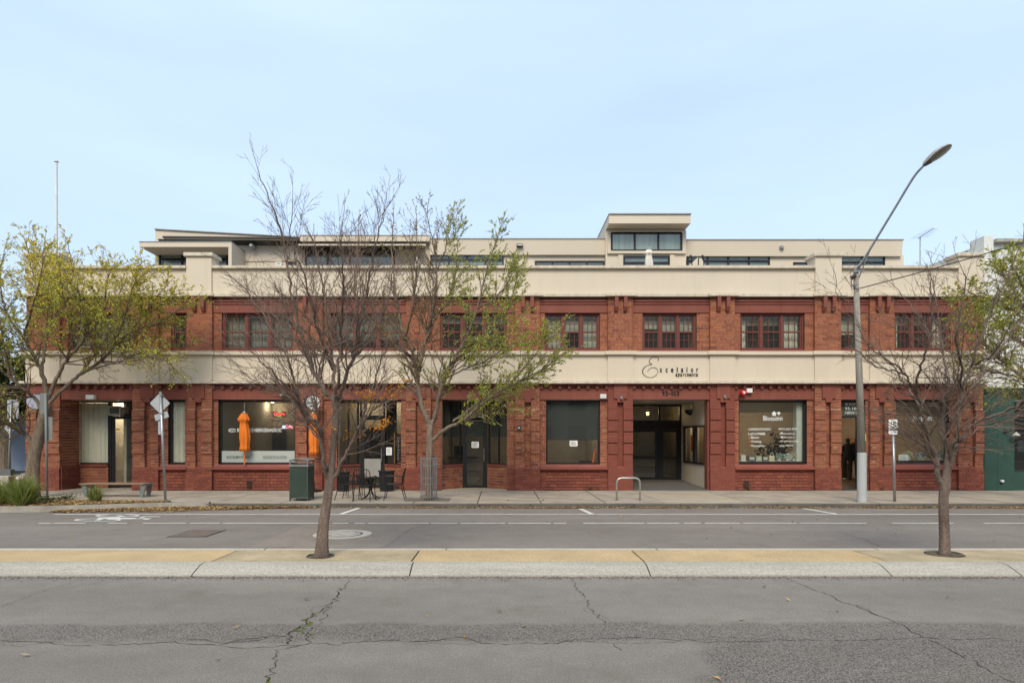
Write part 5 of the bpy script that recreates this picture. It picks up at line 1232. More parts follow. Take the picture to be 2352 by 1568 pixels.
walllight('pier_light', 'small grey downlight on the pendant block right of the main entrance', 1661, 1666.5, 907.5, 914.5, 19.954, galv, d=.08)
walllight('intercom', 'small black intercom box on the brick pier left of the office window', 1187.5, 1196, 977, 986.5, 19.96, blackp, 'intercom', greyp, .06)
walllight('roof_light', 'dark rectangular wall light on the roof fascia left of the tall box', 1186.5, 1201, 562.5, 568, RY-.16, alu, lens=lensm, d=.16)
b_ = W(1795, 569, RY-.18); t = thing('roof_light', 'round bulkhead light on the right roof fascia', 'light', b_); MB().lathe(b_-Vector((0,.10,0)), [(.04,0),(.075,.04),(.09,.10)], 18, 'y').build('body', galv, t)
b_ = W(577, 563.5, RY-.3); t = thing('roof_light', 'round bulkhead light under the dark eave of the left roof wing', 'light', b_); MB().lathe(b_-Vector((0,.06,0)), [(.05,0),(.10,.06),(.11,.28)], 18, 'y').build('body', galv, t)
b_ = W(1720, 897, 20.0); t = thing('alarm_siren', 'red round alarm siren and white box above the flower shop window', 'alarm', W(1714,905,20.0))
boxo('box', fx(1713.5,20), fx(1726.5,20), 19.92, 20.05, fz(902), fz(892), whitep, t, bevel=.01); c = W(1708.5, 901.5, 19.9)
MB().lathe(c, [(.045,-.04),(.085,-.02),(.09,.15)], 20, 'y').build('siren', M('alarm_red', (.62,.02,.02), .35), t); MB().lathe(c-Vector((0,.052,0)), [(.03,0),(.04,.012)], 12, 'y').build('badge', whitep, t)
walllight('cable_box', 'small black cable box beneath the red alarm siren', 1696, 1699.5, 907, 914, 20.05, blackp, 'box', None, .06)

# building lettering: swash E and plain letters, numerals
ex = lambda x: 1439.4 + x/7.314
ey = lambda y: 796.25 + y/7.314
sg = thing('apartments_sign', 'dark Excelsior apartments lettering on the cream band above the entrance', 'sign', W(1540, 866, 20.02))
sw_ = [(530,230),(540,205),(525,185),(495,172),(455,172),(415,187),(388,215),(378,245),(390,270),(425,290),(380,303),(330,320),(290,355),(268,400),(272,440),(300,480),(350,508),(400,514),(450,505),(500,470),(526,420),(515,380),(480,352),(440,346),(400,360),(370,385),(350,422)]
P = spline([W(ex(x), ey(y), 20.018) for x, y in sw_], 6); n = len(P)
def swr(i):
    f = i/n; return .006 + .006*math.exp(-((f-.5)/.07)**2) + .004*math.exp(-((f-.27)/.06)**2) + (.005 if i < 4 else 0)
MB().tube(P, [swr(i) for i in range(n)], 8).build('letter', inkd, sg)
for ch, x0, x1, y0 in (('x',553,593,362),('c',652,688,362),('e',742,783,362),('l',840,855,345),('s',910,948,362),('i',1004,1018,343),('o',1078,1114,362),('r',1170,1197,360)): text('letter', ch, ex(x0), ex(x1), ey(y0), ey(426), 20.028, inkd, sg, .009, .02)
for k, ch in enumerate('apartments'):
    hgt = {'p': (447,513), 't': (440,497)}.get(ch, (450,497)); x0 = 820 + [0,41,80,126,155,190,232,272,316,345][k]; w_ = {'m':36,'r':18,'t':18}.get(ch, 30); text('letter', ch, ex(x0), ex(x0+w_), ey(hgt[0]), ey(hgt[1]), 20.028, inkd, sg, .009, .02)
sn = thing('street_number', 'dark numerals 93-103 on the red lintel over the main entrance', 'sign', W(1540, 908, 20.04))
for ch, x0, x1, y0, y1 in (('9',597,637,740,820),('3',648,692,740,820),('-',702,737,778,787),('1',752,772,738,816),('0',784,826,738,816),('3',838,882,736,814)): text('numeral', ch, ex(x0), ex(x1), ey(y0), ey(y1), 20.048, inkd, sn, .008, .02)

# round projecting signs
def roundsign(label, u, v, rad, Y, rot, face, marks):
    t = thing('round_sign', label, 'sign', W(u, v, Y)); c = W(u, v, Y); m = Matrix.Translation(c) @ Matrix.Rotation(rot, 4, 'Z')
    def put(mb, nm, mt, sm=False):
        mb.v = [tuple(m @ Vector(p)) for p in mb.v]; return mb.build(nm, mt, t, smooth=sm)
    put(MB().lathe((0,0,0), [(rad,-.07),(rad,.07)], 40, 'y'), 'drum', blackp); put(MB().lathe((0,-.074,0), [(rad*.93,0),(rad*.93,.003)], 40, 'y'), 'face', face)
    if marks:
        put(MB().box(-.06,.06,-.079,-.0745,.09,.13), 'emblem', inkd); put(MB().box(-.17,.17,-.079,-.0745,.02,.035), 'word_mark', inkd); put(MB().box(-.19,.19,-.079,-.0745,-.03,-.005), 'word_mark', inkd); put(MB().box(-.09,.09,-.079,-.0745,-.13,-.08), 'word_mark', inkd)
    put(MB().tube([(-rad*.2,.0,0),(-rad-.05,.15,0),(-rad-.05,.5,0)], .02, 8), 'bracket', blackm)
roundsign('round white cafe sign with dark lettering on the pier behind the bare tree', 717, 925, .245, 19.55, R(40), whitep, True)
roundsign('round pale lilac blank sign on the left corner pier behind the tree', 82, 922, .255, 19.5, R(38), M('lilac_face', (.50,.52,.66), .5), False)

# ------------------------------------------------------------------ neighbours
nb = thing('white_and_green_shop', 'white upper wall over a dark green shopfront at the right edge', 'building', (18, 20, PAVE))
NX0, NX1 = fx(2260), 27.0; white = M('white_render', (.66,.66,.62), .85, .10, 1.2, .3, 40, fine=.04); green = M('green_paint', (.030,.072,.055), .55, .14, 2, .15, 60, fine=.04)
zg = fz(884); wx = fx(2329)
boxo('upper_wall', NX0+.002, NX1, 20.06, 26, zg+.02, fz(558), white, nb)
z = zg+.05
while z < fz(562): boxo('cladding_board', fx(2283), NX1-.002, 20.04+rng.uniform(-.004,.004), 20.059, z, z+.19, white, nb); z += .2
boxo('corner_pier', NX0+.003, fx(2282), 20.0, 20.6, zg+.03, fz(541.5), white, nb); boxo('parapet_capping', fx(2282)+.002, NX1, 19.86, 20.6, fz(558)+.002, fz(550.5), M('grey_capping', (.36,.34,.30), .8, .25, 4), nb)
boxo('side_parapet', NX0+.004, NX0+.3, 20.61, 25.99, fz(600), fz(566)+.1, M('cream_side', (.56,.49,.38), .85), nb); boxo('downpipe', NX0-.03, NX0+.003, 20.7, 20.78, 7.0, 8.1, darkst, nb)
boxo('green_cornice', NX0+.002, NX1, 19.88, 20.2, zg-.10, zg+.019, white, nb); boxo('green_fascia', NX0+.003, NX1, 19.93, 20.2, fz(902), zg-.101, green, nb)
boxo('green_wall', NX0+.004, fx(2290.3), 19.985, 20.4, Z0-.05, fz(902)-.001, green, nb); boxo('green_wall', fx(2290.7), wx, 19.985, 20.4, Z0-.05, fz(902)-.001, green, nb)
boxo('green_wall', wx+.001, NX1, 19.99, 20.4, Z0-.05, fz(1083), green, nb); boxo('green_wall', wx+.001, NX1, 19.99, 20.4, fz(914), fz(902)-.001, green, nb)
m = MB(); frame_rect(m, wx+.002, wx+2.6, 20.1, 20.18, fz(1082.5), fz(914.5), .05); m.box(wx+.06, wx+2.54, 20.102, 20.178, fz(955), fz(952)); m.box(wx+.06, wx+2.54, 20.102, 20.178, fz(995), fz(992.5)); nw = m.build('shop_window', alum, nb)
boxo('shop_pane', wx+.04, wx+2.56, 20.14, 20.147, fz(1080), fz(917), gl_dark, nw); boxo('room_back', wx, wx+2.6, 22, 22.1, Z0, fz(914), intd, nb); boxo('window_shelf', wx+.05, wx+2.5, 20.3, 20.6, fz(1062), fz(1059), M('shelf_grey', (.25,.24,.22)), nb)
boxo('green_wall', wx+2.601, NX1, 19.991, 20.4, fz(1083)+.001, fz(914)-.001, green, nb)
t = thing('paper_notice', 'white paper notice in the green shop window at the right edge', 'notice', W(2345,1037,20.2)); boxo('sheet', fx(2338,20.2), fx(2358,20.2), 20.2, 20.204, fz(1037,20.2), fz(1013,20.2), paper, t)
t = thing('gooseneck_lamp', 'black gooseneck wall lamp with pale shade on the green wall', 'lamp', W(2307, 993, 19.98)); p = W(2308, 991, 19.98)
MB().lathe(p-Vector((0,.03,0)), [(.05,0),(.06,.03)], 16, 'y').build('wall_plate', blackm, t); MB().tube(spline([p, p+Vector((.04,-.12,0)), p+Vector((.10,-.18,.10)), p+Vector((.17,-.2,.07)), p+Vector((.20,-.2,-.02))], 5), .012, 8).build('arm', blackm, t)
MB().lathe(p+Vector((.20,-.2,-.13)), [(.11,0),(.09,.04),(.03,.10),(.02,.12)], 18).build('shade', M('enamel', (.5,.5,.47), .3), t)
t = thing('wall_tap_box', 'small white tap box low on the dark green wall', 'box', W(2298, 1111, 19.98)); boxo('cover', fx(2295.5), fx(2301.5), 19.90, 19.985, fz(1106.5), fz(1101.5), whitep, t, bevel=.01); boxo('pipe', fx(2297.5), fx(2299.5), 19.94, 19.984, fz(1111), fz(1106.6), blackp, t)
# aerial on the roof
ap = W(2113.5, 606, 24.0); t = thing('tv_aerial', 'thin television aerial on a mast above the right roofline', 'aerial', (ap.x, 24, 6.4)); zt_ = rz(545,24)
MB().tube([(ap.x,24,6.38),(ap.x,24,zt_)], .022, 8).build('mast', galv, t); e = W(2145,524,23.4); b0 = Vector((ap.x-.05,24.05,zt_-.03)); MB().tube([b0, e], .016, 6).build('boom', galv, t)
for k in range(7): c = b0.lerp(e, .08+.14*k); w_ = .30-.02*k; MB().tube([c-Vector((w_,-.3*w_,0)), c+Vector((w_,-.3*w_,0))], .005, 5).build('element', galv, t)

# far left: pale blue house across the side street, trees behind
hs = thing('blue_grey_house', 'pale blue grey rendered house across the side street at the far left', 'house', (-28, 32, 0))
blue = M('blue_render', (.36,.42,.52), .85, .10, 1.2, .3, 40); HX1 = fx(62,32)+1.2
boxo('wall', -46, HX1, 32, 42, -.02, fz(962,32)+.0, blue, hs); boxo('roof_parapet', -46.1, HX1+.1, 31.9, 42.1, fz(962,32)+.001, fz(955,32), M('house_white', (.6,.6,.58)), hs)
boxo('window_hood', fx(-20,32), fx(18,32), 31.4, 31.99, fz(1008,32), fz(1004,32), whitep, hs); boxo('window', fx(-16,32), fx(14,32), 31.93, 31.995, fz(1003.5,32), fz(972,32), alu, hs)
boxo('roof_gable', -45, HX1-2.0, 34, 40, fz(955,32)+.002, fz(940,32), M('roof_tiles', (.14,.10,.09)), hs)

# ------------------------------------------------------------------ street furniture
def tubes(parent, name, lines, rad, mat, n=8):
    for L_ in lines: MB().tube(L_, rad, n).build(name, mat, parent, smooth=True)
# bench
bY = G(0, 1142, PAVE).y; bx0, bx1 = fx(181.5, bY), fx(330.5, bY); zt = .50
bn = thing('street_bench', 'timber slat bench with splayed grey steel legs by the garden bed', 'bench', ((bx0+bx1)/2, bY+.2, PAVE)); timber = M('bench_timber', (.24,.155,.10), .8, .3, 5, .3, 40, stretch=(.3,3,3))
for k in range(5): MB().box(bx0, bx1, bY-.02+k*.095, bY+.065+k*.095, zt-.035, zt).build('slat', timber, bn, bevel=.006)
bl = M('bench_steel', (.20,.225,.215), .5, .15, 6, metal=.4)
for (xq, s) in ((bx0+.20,-1), (bx1-.20,1)):
    for yq in (bY+.02, bY+.36): MB().prism([(xq-.05+s*.10,yq,PAVE),(xq+.05+s*.10,yq,PAVE),(xq+.075+s*.17,yq,zt-.036),(xq-.055+s*.15,yq,zt-.036)] if s > 0 else [(xq-.05,yq,PAVE),(xq+.05,yq,PAVE),(xq+.03-.05,yq,zt-.036),(xq-.10-.05,yq,zt-.036)], (0,.045,0)).build('leg', bl, bn)
    MB().box(xq+(-.16 if s < 0 else .06), xq+(.02 if s < 0 else .24), bY+.0, bY+.40, zt-.06, zt-.0365).build('cross_bar', bl, bn)
# litter bin with perforated panels and arched hood
nY = G(0, 1150, PAVE).y; x0 = fx(664.5, nY); x1 = fx(707.5, nY); D = .55; bz0, bz1 = PAVE+.06, PAVE+.93
bn = thing('litter_bin', 'dark green perforated steel litter bin with arched grey hood at the kerb', 'bin', ((x0+x1)/2, nY+D/2, PAVE)); bg_ = M('bin_green', (.052,.075,.060), .5, .12, 4, metal=.2); bh = M('bin_hood', (.24,.235,.225), .55, .15, 5, metal=.4)
boxo('liner', x0+.03, x1-.03, nY+.03, nY+D-.03, bz0+.03, bz1-.03, M('bin_dark', (.012,.013,.012)), bn)
for x in (x0, x1-.035):
    for y in (nY, nY+D-.035): boxo('corner_post', x, x+.035, y, y+.035, PAVE+.0, bz1, bg_, bn)
def perf(name, o, ax, up, nx, nz, hole, th):
    """sheet with square holes, as crossing strips"""
    m = MB(); o, ax, up = Vector(o), Vector(ax), Vector(up); cw, chh = ax.length/nx, up.length/nz; d, u = ax.normalized(), up.normalized(); nn = d.cross(u)*th; bw, bh_ = cw-hole, chh-hole
    for i in range(nx+1): a = max(0, i*cw-bw/2); b2 = min(ax.length, i*cw+bw/2); m.obox(o+d*a, d*(b2-a), nn, up)
    for j in range(nz+1): a = max(0, j*chh-bh_/2); b2 = min(up.length, j*chh+bh_/2); m.obox(o+u*a+nn*.1, ax, nn*.8, u*(b2-a))
    return m.build(name, bg_, bn)
perf('front_panel', (x0+.036, nY+.012, bz0), (x1-x0-.072,0,0), (0,0,bz1-bz0), 9, 17, .021, .006); perf('side_panel', (x1-.012, nY+.036, bz0), (0,D-.072,0), (0,0,bz1-bz0), 9, 17, .021, .006); perf('side_panel', (x0+.012, nY+D-.036, bz0), (0,-(D-.072),0), (0,0,bz1-bz0), 9, 17, .021, .006); perf('rear_panel', (x1-.036, nY+D-.012, bz0), (-(x1-x0-.072),0,0), (0,0,bz1-bz0), 9, 17, .021, .006)
m = MB(); zc = bz1+.001
for (a, b2, c2, d2) in ((x0-.01,x1+.01,nY-.01,nY+.03),(x0-.01,x1+.01,nY+D-.03,nY+D+.01),(x0-.01,x0+.03,nY+.0305,nY+D-.0305),(x1-.03,x1+.01,nY+.0305,nY+D-.0305)): m.box(a,b2,c2,d2,zc,zc+.06)
m.build('collar', bh, bn)
for x in (x0, x1-.03):
    for y in (nY, nY+D-.03): boxo('hood_post', x, x+.03, y, y+.03, zc+.061, zc+.15, bh, bn)
m = MB(); nseg = 10; arc = [(x0-.012+(x1-x0+.024)*k/nseg, zc+.15+.055*math.sin(math.pi*k/nseg)) for k in range(nseg+1)]
for (xa, za), (xb, zb) in zip(arc[:-1], arc[1:]): m.obox((xa,nY-.012,za), (xb-xa,0,zb-za), (0,D+.024,0), (0,0,.025))
m.build('hood', bh, bn)
for y in (nY+.002, nY+D-.03): boxo('hood_rail', x0+.031, x1-.031, y, y+.028, zc+.125, zc+.149, bh, bn)
# bicycle hoop
hY = G(0, 1149, PAVE).y; hx0, hx1 = fx(1416.5,hY), fx(1470,hY); hz = PAVE+.615; stn = M('brushed_stainless', (.50,.48,.44), .35, .1, 8, metal=.8)
bk_ = thing('bicycle_hoop', 'stainless steel bicycle parking hoop at the kerb by the entrance', 'bike rack', ((hx0+hx1)/2, hY, PAVE)); q = .13
MB().tube([(hx0,hY,PAVE)] + spline([Vector((hx0,hY,hz-q)), Vector((hx0+q*.29,hY,hz-q*.29)), Vector((hx0+q,hY,hz))], 4) + spline([Vector((hx1-q,hY,hz)), Vector((hx1-q*.29,hY,hz-q*.29)), Vector((hx1,hY,hz-q))], 4) + [(hx1,hY,PAVE)], .026, 12).build('hoop', stn, bk_, smooth=True)
for x in (hx0, hx1): MB().lathe((x,hY,PAVE), [(.06,0),(.06,.008)], 16).build('foot_plate', stn, bk_)
# cafe table and chairs
def chair(label, x, y, rot, z=PAVE):
    t = thing('cafe_chair', label, 'chair', (x, y, z), 'black metal cafe chairs'); M4 = Matrix.Translation((x,y,z)) @ Matrix.Rotation(rot,4,'Z')
    T = lambda L_: [M4 @ Vector(p) for p in L_]; q = .011
    seat = MB()
    for k in range(9): yy = -.21+k*.05; seat.tube(T([(-.21,yy,.44),(0,yy,.432),(.21,yy,.44)]), .007, 6)
    seat.tube(T([(-.215,-.22,.44),(.215,-.22,.44),(.215,.21,.44),(-.215,.21,.44),(-.215,-.22,.44)]), .012, 8); seat.build('seat', blackm, t)
    for sx_ in (-1,1):
        MB().tube(T(spline([Vector((.215*sx_,-.21,.44)), Vector((.225*sx_,-.23,.2)), Vector((.24*sx_,-.27,0))], 4)), q, 8).build('leg', blackm, t); MB().tube(T(spline([Vector((.215*sx_,.21,.44)), Vector((.225*sx_,.25,.2)), Vector((.24*sx_,.31,0))], 4)), q, 8).build('leg', blackm, t)
        MB().tube(T(spline([Vector((.225*sx_,-.22,.40)), Vector((.25*sx_,-.235,.62)), Vector((.255*sx_,-.17,.665)), Vector((.25*sx_,.05,.66)), Vector((.235*sx_,.235,.645))], 5)), q, 8).build('arm', blackm, t)
    bk = MB(); bk.tube(T(spline([Vector((-.215,.21,.42)), Vector((-.225,.24,.65)), Vector((-.19,.29,.84)), Vector((0,.30,.875)), Vector((.19,.29,.84)), Vector((.225,.24,.65)), Vector((.215,.21,.42))], 5)), q, 8)
    for k in range(5): xx = -.13+k*.065; bk.tube(T(spline([Vector((xx*.9,.215,.45)), Vector((xx,.25,.66)), Vector((xx*1.05,.297,.865))], 4)), .008, 6)
    bk.build('backrest', blackm, t); return t
tp = W(851, 1100, 17.05); tb = thing('cafe_table', 'round black metal cafe table on the footpath', 'table', (tp.x, 17.05, PAVE))
MB().lathe((tp.x,17.05,.72), [(.34,-.03),(.352,-.02),(.352,-.004),(.34,0)], 32).build('table_top', blackm, tb)
for k in range(4): a = R(45+90*k); c_, s_ = math.cos(a), math.sin(a); MB().tube(spline([Vector((tp.x+.16*c_,17.05+.16*s_,.69)), Vector((tp.x+.07*c_,17.05+.07*s_,.6)), Vector((tp.x+.04*c_,17.05+.04*s_,.38)), Vector((tp.x+.10*c_,17.05+.10*s_,.24)), Vector((tp.x+.30*c_,17.05+.30*s_,PAVE+.01))], 5), .013, 8).build('leg', blackm, tb)
MB().lathe((tp.x,17.05,.36), [(.05,0),(.05,.09)], 12).build('collar', blackm, tb)
chair('black metal cafe chair left of the table turned towards it', fx(800,17.0), 17.05, R(78)); chair('black metal cafe chair in front of the table with its back to the street', fx(838,16.75), 16.72, R(176)); chair('black metal cafe chair right of the table facing it', fx(907,17.0), 16.95, R(-86))
chair('black metal cafe chair behind the table near the cafe door', fx(818,18.1), 18.0, R(20))
def tub(label, u, v, w, h, Y):
    p = W(u, v, Y); t = thing('round_black_bin', label, 'bin', (p.x, Y, PAVE)); MB().lathe((p.x,Y,PAVE), [(w*.44,0),(w*.5,h*.93),(w*.56,h*.94),(w*.56,h),(w*.48,h),(w*.46,h-.03)], 28).build('tub', blackp, t, smooth=False)
    MB().tube([(p.x-w*.5,Y-.15,PAVE+h*.86),(p.x-w*.56,Y-.17,PAVE+h*.88),(p.x-w*.5,Y-.2,PAVE+h*.86)], .012, 6).build('handle', greyp, t)
tub('tall round black bin right of the cafe door', 888, 1116, .49, .66, 19.75); tub('round black bin left of the cafe door behind the chairs', 788, 1116, .40, .62, 19.75)
# street lamp
lY = G(0, 1152.5, PAVE).y; lx = fx(1979.5, lY); lampst = M('pole_sleeve', (.42,.43,.43), .55, .06, 4); wood = M('weathered_pole', (.27,.245,.205), .9, .25, 8, .6, 40, stretch=(2,2,.15), fine=.12)
sl = thing('street_lamp', 'tall street lamp pole with long raking arm and pale sleeve at its foot', 'street lamp', (lx, lY, PAVE)); lx2 = fx(1965.5, lY); zs = fz(1039, lY); ztop = fz(616, lY)
MB().lathe((lx,lY,PAVE), [(.115,0),(.118,.04),(.112,zs-PAVE-.01),(.105,zs-PAVE)], 28).build('sleeve', lampst, sl, smooth=False)
MB().tube([(lx+.0,lY,zs-.05),(lx+(lx2-lx)*.5,lY,zs+(ztop-zs)*.5),(lx2,lY,ztop)], [.100,.080,.062], 20).build('pole', wood, sl, smooth=True)
boxo('pole_tag', lx-.0+.03, lx+.055, lY-.101, lY-.096, fz(1012,lY), fz(996,lY), M('yellow_tag', (.45,.38,.10)), sl)
tip = W(2121, 381, 14.9); bend = W(2098, 408, 15.1); root = Vector((lx2, lY, ztop-.12))
MB().tube(spline([root, root.lerp(bend,.3), root.lerp(bend,.7), bend, tip], 6), .030, 10).build('arm', galv, sl, smooth=True); MB().tube([root+Vector((.05,0,-.22)), root.lerp(bend,.28)], .016, 8).build('arm_strut', galv, sl); MB().tube([root+Vector((-.02,-.04,.06)), root.lerp(bend,.14)], .035, 8).build('arm_clamp', galv, sl)
boxo('cross_plate', lx2-.10, lx2+.20, lY-.09, lY-.06, ztop-.13, ztop-.08, galv, sl); MB().tube([(lx2-.16,lY-.08,ztop-.28),(lx2-.06,lY-.08,ztop-.22)], .05, 10).build('insulator', blackp, sl)
MB().tube(spline([Vector((lx2-.14,lY-.08,ztop-.28)), Vector((lx2-.16,lY-.09,ztop-.45)), Vector((lx2-.05,lY-.1,ztop-.58)), Vector((lx2+.04,lY-.1,ztop-.56))], 5), .010, 6).build('drop_wire', blackp, sl)
for k in range(3): MB().lathe((lx2,lY,ztop-.45-k*.05), [(.07,0),(.07,.02)], 16).build('pole_band', galv, sl)
he = W(2186, 333, 14.5); ax_ = (he-tip); ln = ax_.length; d_ = ax_.normalized(); up_ = Vector((-.38,.45,.80)); up_ = (up_-d_*up_.dot(d_)).normalized(); sd_ = d_.cross(up_)
def lum(prof, name, mt, sgn, flat_=.0):
    m = MB(); n = 10
    for (f, w_, h_) in prof:
        for k in range(n+1): an = math.pi*k/n; p = tip + d_*(ln*f) + sd_*(w_*math.cos(an)) + up_*(sgn*h_*math.sin(an)); m.v.append(tuple(p))
    for i in range(len(prof)-1):
        for k in range(n): a = i*(n+1)+k; m.f.append((a,a+1,a+n+2,a+n+1) if sgn > 0 else (a,a+n+1,a+n+2,a+1))
    m.build(name, mt, sl, smooth=True)
pf = [(-.02,.03,.03),(.06,.07,.08),(.25,.12,.12),(.5,.20,.13),(.75,.195,.10),(.92,.14,.06),(1.0,.05,.02)]
lum(pf, 'luminaire_shell', M('lamp_shell', (.36,.35,.33), .5, .1, 5), 1); lum([(f, w_*.97, h_*.4+.004) for f, w_, h_ in pf if f < .4], 'gear_cover', M('gear_cover', (.10,.095,.09), .6), -1); lum([(f, w_*.95, h_*.35) for f, w_, h_ in pf if f >= .25], 'diffuser', M('lamp_lens', (.21,.195,.165), .25), -1)
# overhead service cable
ca = Vector((lx2+.05, lY-.1, ztop-.56)); cb_ = W(2352, 541, 15.4); ce = ca + (cb_-ca)*2.6
cbl = thing('service_cable', 'thin black overhead cable running right from the lamp pole', 'cable', ca); P = []
for k in range(41): f = k/40; p = ca.lerp(ce, f); p.z -= .5*4*f*(1-f)*.35; P.append(p)
MB().tube(P, .013, 6).build('cable', blackp, cbl)
# signs on posts
def post(name, label, u, v_base, v_top, cat='sign', lean=0, rad=.03, mt=galv, z=PAVE):
    Y = G(0, v_base, z).y; b = W(u, v_base, Y); b.z = z; tpx = W(u+lean, v_top, Y); t = thing(name, label, cat, b); MB().tube([b, tpx], rad, 12).build('post', mt, t, smooth=True); return t, b, tpx, Y
def rrect(cx, cy, w, h, rad, n=4):
    P = []
    for (sx_, sz_, a0) in ((1,1,0),(-1,1,90),(-1,-1,180),(1,-1,270)):
        for k in range(n+1): a = R(a0+90*k/n); P.append((cx+sx_*(w/2-rad)+rad*math.cos(a), cy+sz_*(h/2-rad)+rad*math.sin(a)))
    return P
def plate(t, name, mt, cx, cz, w, h, Y, rot=0, th=.004, rad=.03, yaw=0):
    c_, s_ = math.cos(rot), math.sin(rot); cy_, sy_ = math.cos(yaw), math.sin(yaw)
    pts = [(x*c_-z*s_, x*s_+z*c_) for x, z in rrect(0,0,w,h,rad)]; return MB().prism([(cx+x*cy_, Y+x*sy_, cz+z) for x, z in pts], (th*sy_*-1*0, -th, 0)).build(name, mt, t)
# parking restriction sign
t, b, tq, Y = post('parking_sign', 'white parking sign with green print on a grey post right of the lamp', 2055, 1151.5, 997, lean=-3.5, rad=.034); MB().tube([tq, tq+Vector((0,0,.32))], .03, 12).build('post_top', galv, t); c = W(2052, 980, Y-.06); pg = M('parking_print', (.03,.16,.07))
plate(t, 'plate', M('sign_white', (.74,.75,.73), .4, .03, 3), c.x, c.z, .235, .40, Y-.042)
for body, u0, u1, v0, v1 in (('1P',2046.5,2058,967,975),('8-6',2045.5,2055,977.5,982),('MON-SAT',2045,2059,984.5,988.5)): text('sign_print', body, u0, u1, v0, v1, Y-.0475, pg if body != '8-6' else inkd, t, .02, .002)
boxo('arrow_shaft', c.x-.075, c.x+.05, Y-.0495, Y-.0475, fz(993.2,Y), fz(992.2,Y), inkd, t); MB().prism([(c.x+.05,Y-.0475,fz(994.4,Y)),(c.x+.09,Y-.0475,fz(992.7,Y)),(c.x+.05,Y-.0475,fz(991,Y))], (0,-.002,0)).build('arrow_head', inkd, t)
# diamond warning sign seen from behind
t, b, tq, Y = post('warning_sign', 'diamond road sign seen from behind on a leaning post left of the bench', 380, 1148, 899, lean=-11.5, rad=.034); c = W(365.5, 925.5, Y)
plate(t, 'diamond_plate', signbk, c.x, c.z, .40, .40, Y+.04, R(45), rad=.03); plate(t, 'supplementary_plate', signbk, fx(369,Y), fz(955,Y), .38, .17, Y+.044, R(17), rad=.02); plate(t, 'small_plate', signbk, fx(366,Y), fz(982,Y), .12, .37, Y+.05, 0, rad=.03)
for v in (908, 950): MB().lathe((fx(371.5,Y)-(v-908)*.0,Y,fz(v,Y)), [(.045,0),(.045,.03)], 14).build('clamp', galv, t)
# tall sign back behind the left tree
t, b, tq, Y = post('tall_sign', 'tall narrow grey sign seen from behind on a post beside the left tree', 108.5, 1145.5, 903, lean=-4, rad=.032, mt=M('grey_green_post', (.17,.19,.18), .6)); gb = M('grey_sign_back', (.20,.20,.195), .6, .12, 3)
plate(t, 'upper_plate', gb, fx(98.5,Y), fz(926,Y), .23, .58, Y+.045, 0, rad=.03); plate(t, 'lower_plate', gb, fx(111,Y), fz(984,Y), .17, .66, Y+.045, 0, rad=.03)
# far-left sign pair across the side street
t, b, tq, Y = post('sign_post', 'rectangular and angled sign backs on a thin post at the far left', 19, 1112, 918, lean=7, rad=.032); plate(t, 'upper_plate', signbk, fx(27.5,Y), fz(939,Y), .42, .70, Y+.045, 0, rad=.05); plate(t, 'lower_plate', signbk, fx(20,Y), fz(983,Y), .30, .30, Y+.045, R(40), rad=.03)
# concrete mushroom bollards and planter at far left
st_m = M('weathered_stone', (.42,.37,.31), .9, .2, 5, .4, 40)
for lab, u, v in (('stone mushroom bollard nearest the left tree trunk', 47, 1118), ('stone mushroom bollard just behind the nearer one', 56, 1111)):
    p = G(u, v, PAVE); t = thing('stone_bollard', lab, 'bollard', p); MB().lathe(p, [(.12,0),(.11,.22),(.10,.24)], 20).build('shaft', st_m, t, smooth=False); MB().lathe(p+Vector((0,0,.241)), [(.15,0),(.165,.03),(.16,.08),(.11,.13),(.03,.15)], 22).build('cap', st_m, t, smooth=True)
p = G(6, 1116, PAVE); t = thing('concrete_planter', 'square concrete planter box at the left edge', 'planter', p); boxo('box', p.x-.6, p.x+.21, p.y, p.y+.7, PAVE, PAVE+.36, st_m, t, bevel=.02); boxo('meter_box', p.x-.3, p.x+.12, p.y+.2, p.y+.4, PAVE+.361, PAVE+.58, M('meter_grey', (.12,.125,.13)), t)
vg = MB().poly([(-24,21.0,PAVE+.004),(-15.75,21.0,PAVE+.004),(-15.75,25.8,PAVE+.004),(-24,25.8,PAVE+.004)]).build('verge', grassg); struct(vg)
